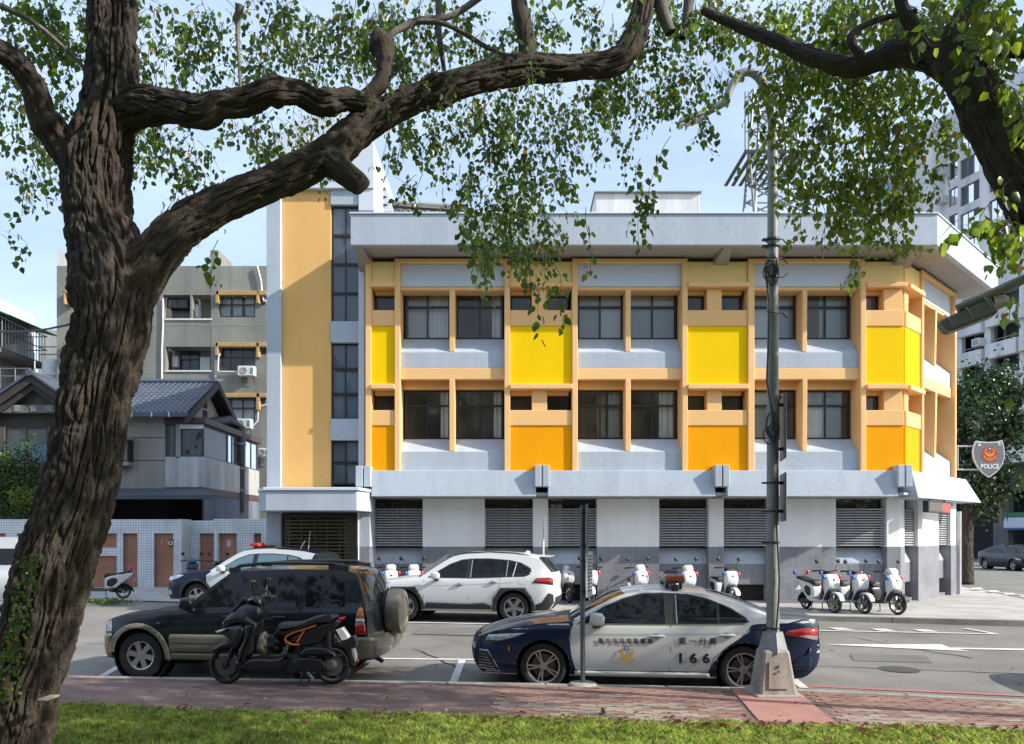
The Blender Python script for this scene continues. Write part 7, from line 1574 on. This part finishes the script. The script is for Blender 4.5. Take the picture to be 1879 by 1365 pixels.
class Leaves:
    def __init__(s): s.P, s.D, s.N, s.S, s.M, s.T = [], [], [], [], [], []
    def leaf(s, p, d, n, size, m): s.P.append(p); s.D.append(d); s.N.append(n); s.S.append(size); s.M.append(m)
    def twig(s, p, length, rng, size=.075, spread=.55, down=.75, pitch=.042, yel=.025, light=.3, ddir=None, sub=0):
        """a drooping twig with alternate hanging leaves"""
        p = np.array(p, float); d = np.array([rng.normal() * spread, rng.normal() * spread, -.25]) if ddir is None else np.array(ddir, float); pts = [p.copy()]
        n = max(3, int(length / pitch))
        for i in range(n):
            d = d * .86 + np.array([rng.normal() * .10, rng.normal() * .10, -.16 * down]); d /= max(np.linalg.norm(d), 1e-6); p = p + d * pitch; pts.append(p.copy())
            if i < 1: continue
            for _ in range(1 if rng.random() < .75 else 2):
                o = rng.normal(size=3); o -= d * o.dot(d); o /= np.linalg.norm(o); pet = o * rng.uniform(.02, .05) + np.array([0, 0, -.015])
                ld = np.array([0, 0, -1.0]) + o * rng.uniform(.1, .9) + rng.normal(size=3) * .25; ld /= np.linalg.norm(ld)
                nn = rng.normal(size=3) + np.array([0, 0, .5]); nn -= ld * nn.dot(ld); nn /= np.linalg.norm(nn)
                s.leaf(p + pet, ld, nn, size * rng.uniform(.6, 1.25), 2 if rng.random() < yel else (1 if rng.random() < light else 0))
            if sub and i > 1 and rng.random() < .34:
                o = rng.normal(size=3); o[2] = -abs(o[2]) * .3; s.twig(p, length * rng.uniform(.2, .5), rng, size, spread, down * .8, pitch, yel, light, o / np.linalg.norm(o), sub - 1)
        s.T.append(np.array(pts))
    def build(s, parent, mats, name='crown', twig_r=.0042, twigs=True, w=.42):
        P, D, N, S_ = map(np.array, (s.P, s.D, s.N, s.S)); B_ = np.cross(D, N); k = len(P); S1 = S_[:, None]; loc = np.array(parent.location)
        q = [P, P + D * S1 * .30 + B_ * S1 * w + N * S1 * .10, P + D * S1 * .68 + B_ * S1 * w * .74 + N * S1 * .08, P + D * S1 * 1.05 - N * S1 * .05, P + D * S1 * .68 - B_ * S1 * w * .74 + N * S1 * .08, P + D * S1 * .30 - B_ * S1 * w + N * S1 * .10]
        V = np.stack(q, 1).reshape(-1, 3) - loc; b = np.arange(k)[:, None] * 6; F = np.concatenate([b + np.array([[0, 1, 2, 3]]), b + np.array([[0, 3, 4, 5]])], 1).reshape(-1, 4)
        o = np_mesh(name, V, F, mats[0], parent, kind='stuff')
        for m in mats[1:]: o.data.materials.append(m)
        o.data.polygons.foreach_set('material_index', np.repeat(np.array(s.M, dtype=np.int32), 2)); o.data.update()
        if twigs and s.T:
            Vs, Fs, off = [], [], 0
            for T in s.T:
                n = len(T); r = np.linspace(twig_r, twig_r * .45, n)[:, None, None]; a = np.array([0, 2.094, 4.189]); ring = np.stack([np.cos(a), np.sin(a), np.zeros(3)], 1)[None]
                Vs.append((T[:, None] + ring * r).reshape(-1, 3)); i, j = np.meshgrid(np.arange(n - 1), np.arange(3), indexing='ij'); Fs.append(np.stack([i * 3 + j, i * 3 + (j + 1) % 3, (i + 1) * 3 + (j + 1) % 3, (i + 1) * 3 + j], -1).reshape(-1, 4) + off); off += n * 3
            np_mesh('twig_spray', np.concatenate(Vs) - loc, np.concatenate(Fs), twigm, parent, kind='stuff')
        return o
def ground_at(u, v): return None
TLY = 6.4
LT = thing('street_tree', 'large dark barked tree with ivy on its trunk and a thick limb arching rightwards', 'tree', px(20, 1412, TLY))
TR = [(-12, 1470, 200, 6.35), (4, 1400, 160, 6.35), (27, 1300, 132, 6.35), (62, 1190, 121, 6.36), (108, 1020, 121, 6.38), (147, 890, 117, 6.4), (167, 770, 117, 6.4), (188, 660, 121, 6.4), (205, 580, 126, 6.42), (202, 500, 128, 6.45), (182, 400, 110, 6.5), (178, 300, 110, 6.5), (200, 200, 87, 6.5), (207, 100, 78, 6.5), (205, -60, 76, 6.5), (200, -380, 66, 6.6), (215, -700, 38, 6.7)]
bark_tube('trunk', limb_points(TR), LT, 440, .020, .050, 3, knots=((.42, .10, .03),))
L1 = [(205, 600, 80, 6.42), (240, 535, 86, 6.42), (285, 470, 78, 6.42), (345, 408, 70, 6.45), (430, 365, 63, 6.5), (530, 322, 61, 6.6), (605, 285, 63, 6.7), (650, 245, 58, 6.8), (720, 200, 50, 6.9), (800, 168, 48, 7.0), (880, 142, 50, 7.1), (960, 126, 50, 7.2), (1050, 124, 43, 7.3), (1130, 112, 45, 7.4), (1163, 70, 42, 7.45), (1180, 10, 40, 7.5), (1196, -110, 36, 7.6), (1260, -300, 28, 7.8)]
bark_tube('branch', limb_points(L1), LT, 240, .018, .032, 11, knots=((.45, .07, .03), (.86, .06, .025)))
bark_tube('branch', limb_points([(600, 290, 55, 6.66), (630, 315, 46, 6.62), (655, 335, 40, 6.6), (664, 345, 36, 6.6)]), LT, 64, .015, .014, 14)
bark_tube('branch', limb_points([(965, 140, 46, 7.2), (968, 95, 36, 7.2), (962, 50, 33, 7.2), (952, 0, 30, 7.25), (945, -120, 26, 7.4), (990, -300, 20, 7.6)]), LT, 64, .018, .012, 15)
bark_tube('branch', limb_points([(215, 215, 70, 6.5), (262, 195, 66, 6.45), (320, 197, 58, 6.4), (372, 206, 56, 6.35), (400, 192, 50, 6.35), (450, 187, 50, 6.4), (492, 170, 48, 6.4), (545, 170, 42, 6.5), (585, 188, 44, 6.6), (640, 182, 36, 6.7), (690, 200, 32, 6.8)]), LT, 190, .014, .036, 17, knots=((.3, .04, .02), (.62, .05, .02), (.82, .04, .02)))
bark_tube('branch', limb_points([(660, 190, 30, 6.75), (700, 150, 30, 6.8), (706, 105, 34, 6.85), (698, 72, 38, 6.9), (705, 58, 20, 6.9)]), LT, 56, .016, .013, 19, knots=((.8, .05, .02),))
bark_tube('branch', limb_points([(150, 310, 64, 6.45), (112, 262, 56, 6.4), (78, 212, 48, 6.3), (62, 160, 42, 6.2), (30, 115, 40, 6.1), (-20, 85, 38, 6.0), (-160, 30, 30, 5.9)]), LT, 140, .016, .024, 21, knots=((.25, .05, .025),))
pale = bark_mat('bark_grey', (.19, .17, .15))
for pts in ([(706, 70, 9, 7.2), (760, 40, 14, 7.3), (830, 28, 12, 7.4), (900, -20, 12, 7.5)], [(750, 40, 12, 7.3), (820, 45, 10, 7.3), (900, 90, 9, 7.4), (960, 110, 8, 7.4)], [(805, 0, 14, 7.6), (806, 60, 11, 7.6), (815, 130, 8, 7.6)], [(860, 130, 8, 7.2), (800, 140, 12, 7.1), (790, 160, 14, 7.0)],
            [(1230, 60, 22, 7.6), (1215, 20, 26, 7.6), (1200, -60, 30, 7.6)], [(1252, 70, 14, 7.6), (1262, 20, 20, 7.6), (1270, -60, 24, 7.6)], [(0, 10, 12, 6.2), (60, 40, 10, 6.3), (120, 90, 8, 6.4), (160, 130, 8, 6.45)], [(440, 10, 18, 6.8), (436, 60, 8, 6.8), (442, 170, 6, 6.6)]):
    bark_tube('branch', limb_points(pts), LT, 20, .03, .004, 31, m=pale)
rng = np.random.default_rng(21)
lv = Leaves()
CL = [(40, 60, 90, 70, .75), (120, 70, 60, 60, .75), (30, 200, 55, 80, .65), (60, 320, 60, 60, .5), (15, 400, 30, 60, .35), (75, 240, 50, 50, .5),
      (320, 50, 80, 60, .6), (400, 120, 90, 50, .5), (310, 280, 60, 60, .75), (355, 350, 60, 50, .5), (310, 410, 30, 30, .3), (400, 470, 10, 20, .6), (410, 280, 60, 40, .45),
      (480, 40, 120, 60, .5), (600, 60, 120, 60, .55), (470, 250, 70, 40, .4), (560, 230, 70, 40, .65), (640, 120, 70, 60, .5), (760, 60, 120, 70, .7), (720, 110, 60, 50, .55), (560, 300, 60, 30, .3),
      (760, 270, 70, 60, .45), (860, 230, 110, 60, .7), (960, 210, 110, 50, .8), (930, 320, 90, 70, .85), (1010, 310, 60, 50, .7), (895, 405, 60, 50, .9), (990, 410, 55, 50, .8), (960, 465, 65, 35, .75), (1020, 535, 20, 25, .6), (775, 350, 50, 30, .4), (1110, 240, 50, 40, .35), (1100, 190, 80, 50, .65), (1172, 385, 8, 25, .7), (890, 500, 30, 30, .5),
      (1050, 40, 80, 50, .5), (1120, 130, 80, 60, .7), (1250, 50, 90, 60, .9), (1260, 150, 80, 50, .75), (1230, 205, 55, 45, .5), (1330, 50, 70, 40, .9), (1285, 250, 35, 40, .3), (1310, 150, 30, 30, .5)]
def fill(lv, CL, Yf, size, tl, rng, cov=1100.0, light=.3, k=2.25):
    for u, v, ru, rv, d in CL:
        n = max(1, int(-math.log(1 - .8 * d) * math.pi * ru * rv / cov * k + rng.random()))
        for _ in range(n):
            a = rng.uniform(0, 2 * np.pi); r = math.sqrt(rng.random()); Y = Yf(u) + abs(rng.normal()) * .7 - .1
            l = tl * rng.uniform(.45, 1.3); drop = l * .35 * FP / Y
            p = px(u + ru * r * math.cos(a), v + rv * r * math.sin(a) - drop, Y)
            lv.twig(p, l, rng, size, light=light, sub=1, pitch=.036)
CL += [(200, 30, 60, 40, .5), (90, 150, 70, 50, .5), (520, 110, 70, 40, .5), (330, 130, 60, 40, .5), (700, 30, 100, 40, .7), (850, 70, 90, 40, .6), (960, 30, 60, 40, .6), (1180, 60, 60, 60, .6), (540, 280, 60, 30, .5), (620, 250, 40, 20, .4), (280, 230, 40, 50, .6)]
fill(lv, CL, lambda u: 6.75 + .95 * min(1, max(0, (u - 100) / 1000)), .058, .34, rng)
for u, v, l in ((960, 470, .8), (1012, 480, .6), (905, 440, .7), (1175, 290, .9), (1180, 340, .5), (1075, 380, .6), (400, 440, .4), (860, 330, .9), (1230, 250, 1.0)): lv.twig(px(u, v, 7.0), l, rng, .07, spread=.12)
for _ in range(50):                                          # bare hanging twigs
    u, v = rng.uniform(250, 1300), rng.uniform(20, 210); lv.twig(px(u, v, 6.9), rng.uniform(.3, .9), rng, .05); 
    k = len(lv.T[-1])
# crown above the frame
for _ in range(420):
    p = np.array([rng.normal() * 3.2 - 1.5, 6.8 + rng.normal() * 1.6, 9.2 + rng.normal() * .8]); 
    if p[2] < CH + 1010 / FP * p[1]: continue
    lv.twig(p, .6, rng, .085)
for _ in range(560):
    p = np.array([rng.uniform(-3.2, 5.5), rng.uniform(3.2, 6.0), rng.uniform(5.4, 8.6)])
    if p[2] < CH + 1060 / FP * p[1] + .7: continue
    lv.twig(p, .65, rng, .10, pitch=.05)
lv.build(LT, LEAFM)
iv = Leaves()
for _ in range(420):
    v = rng.uniform(1020, 1290); f = (v - 1020) / 270; u = 66 - 64 * f + rng.normal() * (8 + 10 * f) - 4; Y = 6.4 - .36 - abs(rng.normal()) * .012 + max(0, 30 * (1 - f) * 0)
    c = px(u, v, Y); d = rng.normal(size=3); d[1] = 0; d /= np.linalg.norm(d); nn = np.array([rng.normal() * .4, -1, rng.normal() * .4]); nn -= d * nn.dot(d); nn /= np.linalg.norm(nn); iv.leaf(np.array(c), d, nn, rng.uniform(.018, .035), 1 if rng.random() < .5 else (2 if rng.random() < .12 else 0))
iv.build(LT, LEAFM, 'ivy', twigs=False, w=.5)
b = MB(); q = px(78, 1283, 5.93); b.box(q.x - .02, q.x + .055, q.y - .04, q.y + .14, q.z - .010, q.z + .010); b.build('bracket_fungus', mat('fungus_grey', (.24, .22, .16), .9, noise=(20, .3)), LT, .008)
# --- the right tree
RT = thing('street_tree', 'dark barked tree at the right edge with a bent limb reaching leftwards', 'tree', (5.6, 4.7, PZ))
RL = [(2480, 1300, 183, 4.9), (2400, 1100, 165, 4.95), (2260, 860, 148, 5.0), (2110, 650, 122, 5.1), (1975, 475, 103, 5.2), (1880, 340, 85, 5.3), (1812, 225, 75, 5.4), (1772, 140, 70, 5.5), (1715, 106, 54, 5.7), (1640, 100, 42, 5.9), (1570, 122, 37, 6.1), (1500, 108, 30, 6.3), (1430, 78, 23, 6.5), (1360, 50, 19, 6.8), (1290, 20, 14, 7.0)]
bark_tube('trunk', limb_points(RL), RT, 220, .018, .030, 41, knots=((.60, .05, .02), (.74, .05, .02)))
for pts, sg in (([(1745, 130, 52, 5.55), (1745, 75, 44, 5.5), (1768, 25, 34, 5.5), (1800, -60, 30, 5.5)], 48), ([(1700, 110, 34, 5.7), (1680, 60, 26, 5.7), (1655, 10, 22, 5.7), (1640, -80, 18, 5.7)], 40), ([(1760, 75, 20, 5.5), (1800, 68, 18, 5.4), (1840, 95, 16, 5.3), (1900, 100, 14, 5.2)], 32), ([(1590, 115, 20, 6.0), (1560, 70, 14, 6.0), (1600, 40, 10, 6.1), (1680, 20, 9, 6.1)], 24), ([(1880, 300, 60, 5.3), (1960, 150, 50, 5.2), (2100, -40, 40, 5.2)], 48), ([(2110, 650, 80, 5.1), (2300, 300, 70, 5.3), (2520, -100, 60, 5.8), (2700, -500, 40, 6.2)], 48)):
    bark_tube('branch', limb_points(pts), RT, sg, .02, .010, 43 + sg)
lr = Leaves()
CR = [(1440, 150, 45, 80, .95), (1480, 50, 80, 50, 1), (1580, 40, 90, 50, 1), (1500, 180, 80, 70, 1), (1430, 270, 50, 50, .75), (1540, 280, 80, 70, 1), (1620, 190, 70, 80, 1), (1600, 350, 70, 60, .95), (1660, 300, 45, 70, .9), (1550, 410, 45, 50, .7), (1610, 440, 28, 35, .9), (1575, 490, 25, 20, .5), (1680, 50, 80, 50, 1), (1470, 330, 50, 30, .6)]
CR += [(1380, 30, 50, 40, .9), (1530, 90, 60, 40, .9), (1640, 130, 50, 50, .9), (1720, 150, 40, 60, .7), (1460, 380, 30, 25, .6), (1500, 350, 60, 40, .8), (1690, 250, 40, 50, .8)]
fill(lr, CR, lambda u: 7.1 - .9 * max(0, (u - 1400) / 300), .058, .34, rng, light=.5, k=1.75)
CR2 = [(1760, 40, 80, 40, 1), (1840, 50, 60, 60, 1), (1850, 170, 40, 70, .95), (1865, 290, 22, 50, .7), (1825, 415, 50, 40, .75), (1865, 460, 30, 50, .8), (1760, 415, 12, 12, .5), (1872, 540, 10, 20, .4), (1878, 735, 8, 10, .4), (1830, 110, 30, 40, .6)]
fill(lr, CR2, lambda u: 5.0, .075, .30, rng, cov=1900, light=.5)
for _ in range(1500):                                        # the part of its crown beyond the frame
    p = np.array([rng.uniform(3.6, 15), rng.uniform(4.2, 9.4), 8.1 + rng.normal() * .75])
    if p[2] < CH + 1010 / FP * p[1] and abs(p[0]) < .67 * p[1]: continue
    if p[0] > 10.2 and p[1] < 5.9 or p[0] > 12 and p[1] < 7.2: continue
    if vnoise(np.array(p[0] * .8), np.array(p[1] * .8), np.array(0.), 77) > (.30 if p[0] < 9 else .05): continue
    lr.twig(p, .75, rng, .105, pitch=.05)
LEAFR = [leaf_mat('leaf_sunlit_tone', (.055, .10, .016), (.24, .38, .022)), leaf_mat('leaf_sunlit_tone_light', (.10, .155, .02), (.42, .54, .04)), LEAFM[2]]  # brighter copies of the leaf greens, sunlit look put into the colour
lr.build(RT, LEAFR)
# --- banyan beyond the corner, and the shrub in the left garden
def bushy(t, c, rad, n, size, rng, mats, gap=.5, name='crown', ncl=26):
    lf = Leaves(); c = np.array(c); rad = np.array(rad)
    cl = [(rng.normal(size=3)) for _ in range(ncl)]; cl = [q / np.linalg.norm(q) * rng.uniform(.45, 1) for q in cl]
    for _ in range(n):
        q = cl[rng.integers(len(cl))] + rng.normal(size=3) * .22; p = c + q * rad
        d = rng.normal(size=3) + np.array([0, 0, -.2]); d /= np.linalg.norm(d); nn = q / max(np.linalg.norm(q), .1) + rng.normal(size=3) * .6; nn -= d * nn.dot(d); nn /= np.linalg.norm(nn)
        lf.leaf(p, d, nn, size * rng.uniform(.6, 1.4), int(rng.choice([0, 0, 0, 1, 1, 2], p=None)) if rng.random() < .9 else 0)
    return lf.build(t, mats, name, twigs=False)
BY = 32.5
BN = thing('banyan_tree', 'dark dense banyan behind the shield sign at the street corner', 'tree', (18.4, BY, .3))
c = px(1830, 760, BY); bushy(BN, c, (2.3, 1.8, 2.0), 9500, .13, rng, [LEAFD[0], LEAFD[0], LEAFD[1]]); c = px(1800, 880, BY); bushy(BN, c, (1.3, 1.2, 1.7), 2600, .13, rng, [LEAFD[0], LEAFD[0], LEAFD[1]])  # shade put into the crown by leaving out the brighter leaf tip colour
for pts in ([(1774, 1074, 24, BY), (1776, 1000, 15, BY), (1785, 930, 14, BY), (1800, 850, 30, BY), (1825, 760, 24, BY)], [(1770, 1068, 30, BY), (1772, 960, 22, BY), (1790, 880, 16, BY), (1780, 800, 14, BY)], [(1800, 860, 22, BY), (1850, 800, 16, BY), (1875, 720, 10, BY)], [(1830, 960, 10, BY), (1826, 860, 12, BY), (1830, 780, 12, BY)]):
    bark_tube('trunk', limb_points(pts), BN, 40, .05, .05, 61, m=bark)
for i in range(14):
    u = rng.uniform(1762, 1850); bark_tube('aerial_root', limb_points([(u, 880, 3, BY + rng.normal() * .4), (u + rng.normal() * 5, 930 + rng.uniform(0, 40), 2.2, BY)]), BN, 6, .2, .0, 62)
SHB = thing('garden_shrub', 'leafy green and yellowing shrub rising behind the tiled wall at the left edge', 'shrub', (-20.5, 31.3, .2))
c = px(20, 880, 31.3); bushy(SHB, c, (1.3, .9, 1.5), 5200, .10, rng, [LEAFD[1], LEAFM[0], LEAFM[1]]); c = px(48, 920, 31); bushy(SHB, c, (.75, .6, .75), 1800, .09, rng, [LEAFM[1], LEAFM[1], LEAFM[2]])
b = MB()
for i in range(5): b.tube([(-20.5 + .12 * i, 31.3, .2), (-20.9 + .3 * i, 31.3, 2.0), (-21.2 + .5 * i, 31.2, 4.4)], .035, 6)
b.build('stem', twigm, SHB)
WD = thing('weed_tuft', 'low weeds growing from the edge of the forecourt', 'weeds', at_px(186, 1108, .24)); WD['kind'] = 'stuff'
wl2 = Leaves(); c = np.array(WD.location)
for _ in range(420):
    p = c + np.array([rng.normal() * .38, rng.normal() * .12, abs(rng.normal()) * .05]); d = np.array([rng.normal() * .6, rng.normal() * .6, 1]); d /= np.linalg.norm(d); nn = rng.normal(size=3); nn -= d * nn.dot(d); nn /= np.linalg.norm(nn); wl2.leaf(p, d, nn, rng.uniform(.05, .12), int(rng.integers(2)))
wl2.build(WD, LEAFM, 'weed_leaves', twigs=False, w=.2)
# --- park trees behind the camera, whose crowns and trunks show in the car panes
PK = thing('park_tree', 'broad dark park tree standing on the lawn across from the station', 'tree', (-4, -14, PZ), group='park trees on the lawn')
bushy(PK, (-4, -14, 7.0), (4.6, 3.6, 3.4), 5200, .42, rng, LEAFD)
b = MB(); b.tube([(-4, -14, PZ), (-3.9, -14.1, 2.5), (-3.6, -14, 5.5), (-3.4, -13.8, 8)], [.42, .34, .26, .1], 12); b.tube([(-3.9, -14.1, 3.0), (-5.4, -13.6, 6.4)], [.2, .08], 8); b.tube([(-3.8, -14.1, 3.4), (-2.2, -14.6, 6.6)], [.2, .08], 8); b.build('trunk', bark, PK)
for x, y, s in ((6.5, -15, 1.1), (-14.5, -14.5, 1.15), (17, -13, 1.05), (-25, -14, 1.2), (1.5, -23, 1.3), (12, -25, 1.3), (-11, -24, 1.35)):
    o = copy_tree(PK); o.location = (x, y, PZ); o.scale = (s, s, s * 1.2); o.rotation_euler = (0, 0, x)
PH = thing('added_thicket', 'unseen leafy mass added behind the lawn to hold bright horizon out of reflections', 'thicket', (0, -30, 0)); PH['kind'] = 'stuff'  # unseen mass added to keep the bright horizon out of car reflections
bushy(PH, (0, -30, 3.0), (48, 2.2, 3.6), 15000, .9, rng, LEAFD, name='thicket_leaves', ncl=420)
# ================================================================== grass, litter
gm1 = leaf_mat('grass_blade', (.23, .30, .07), (.48, .58, .12), .0); gm2 = leaf_mat('grass_blade_dry', (.36, .31, .12), (.40, .35, .12), .0)
m = MB()
xs = [-60, -20, -9, -4, 0, 4, 9, 20, 60]
for a, b_ in zip(xs, xs[1:]): m.quad((a, -40, PZ + .005), (b_, -40, PZ + .005), (b_, grass_y(b_) + .02, PZ + .005), (a, grass_y(a) + .02, PZ + .005))
m.build('lawn_soil', soil, kind='structure')
n = 120000
X = rng.uniform(-6.6, 6.6, n); Yg = grass_y(X); Y = Yg - rng.uniform(-.03, 1, n) ** 1.15 * 1.75
edge = vnoise(X * 3, X * 0, X * 0, 8) * .05; Y = np.minimum(Y, Yg + edge + .03)
dens = vnoise(X * 1.6, Y * 1.6, Y * 0, 5); keep = dens > -1.05 + .5 * rng.random(n); X, Y = X[keep], Y[keep]; n = len(X)
h = rng.uniform(.03, .085, n) * (1 + .35 * vnoise(X * 2.2, Y * 2.2, X * 0, 6)); a = rng.uniform(0, 2 * np.pi, n); lean = rng.uniform(.2, 1.1, n) * h; wd = rng.uniform(.0045, .0085, n)
dx, dy = np.cos(a), np.sin(a); sx_, sy_ = -dy * wd, dx * wd; z0 = np.full(n, PZ)
V = np.stack([np.stack([X - sx_, Y - sy_, z0], 1), np.stack([X + sx_, Y + sy_, z0], 1), np.stack([X + sx_ * .8 + dx * lean * .4, Y + sy_ * .8 + dy * lean * .4, z0 + h * .65], 1), np.stack([X + dx * lean, Y + dy * lean, z0 + h], 1)], 1).reshape(-1, 3)
F = np.arange(n * 4).reshape(-1, 4)
g = np_mesh('grass', V, F, gm1, kind='stuff'); g.data.materials.append(gm2); g.data.materials.append(leaf_mat('grass_blade_dark', (.12, .18, .04), (.26, .38, .06), .0)); g.data.materials.append(leaf_mat('grass_blade_bright', (.34, .40, .09), (.6, .66, .14), .0))
g.data.polygons.foreach_set('material_index', rng.choice([0, 0, 0, 1, 2, 2, 3], n).astype(np.int32)); tag(g, 'short green lawn grass along the red pavement', 'grass')
lt = Leaves()
def litter(X, Y, z, s, mi): d = np.array([rng.normal(), rng.normal(), rng.normal() * .25]); d /= np.linalg.norm(d); nn = np.array([rng.normal() * .35, rng.normal() * .35, 1]); nn -= d * nn.dot(d); nn /= np.linalg.norm(nn); lt.leaf(np.array([X, Y, z]), d, nn, s, mi)
for _ in range(620):
    X = rng.uniform(-6.2, 6.4); lit = 1 if X > -.5 else .45
    if rng.random() > lit: continue
    litter(X, grass_y(X) - abs(rng.normal()) * .32 + .06, PZ + rng.uniform(.04, .09), rng.uniform(.05, .095), int(rng.choice([0, 0, 1, 2])))
for _ in range(26): X = rng.uniform(-6, 6); litter(X, rng.uniform(grass_y(X) + .1, kern_y(X) - .1), PZ + .012, rng.uniform(.04, .07), int(rng.choice([0, 1, 1, 2])))
for _ in range(40): X = rng.uniform(-4, 9); Y = rng.uniform(11.2, 17.5); litter(X, Y, road_z(Y) + .015, rng.uniform(.05, .09), int(rng.choice([0, 1, 1, 2])))
LB_ = thing('fallen_leaves', 'dry brown and yellow leaves scattered over the lawn edge, pavement and road', 'leaves', (0, 8, PZ)); LB_['kind'] = 'stuff'
lt.build(LB_, [leaf_mat('dry_leaf_brown', (.20, .10, .05), (.12, .06, .03)), leaf_mat('dry_leaf_tan', (.38, .26, .11), (.2, .13, .05)), leaf_mat('dry_leaf_red', (.22, .04, .03), (.2, .04, .02))], 'leaf_litter', twigs=False, w=.34)
# ------------------------------------------------------------------ lettering as plain meshes
dg = bpy.context.evaluated_depsgraph_get()
for o in [o for o in S.objects if o.type == 'FONT']:
    me = bpy.data.meshes.new_from_object(o.evaluated_get(dg)); q = bpy.data.objects.new('tmp', me); COL.objects.link(q)
    q.parent = o.parent; q.matrix_basis = o.matrix_basis.copy(); nm = o.name; me.name = nm
    if not me.materials: me.materials.append(o.data.materials[0])
    bpy.data.objects.remove(o, do_unlink=True); q.name = nm
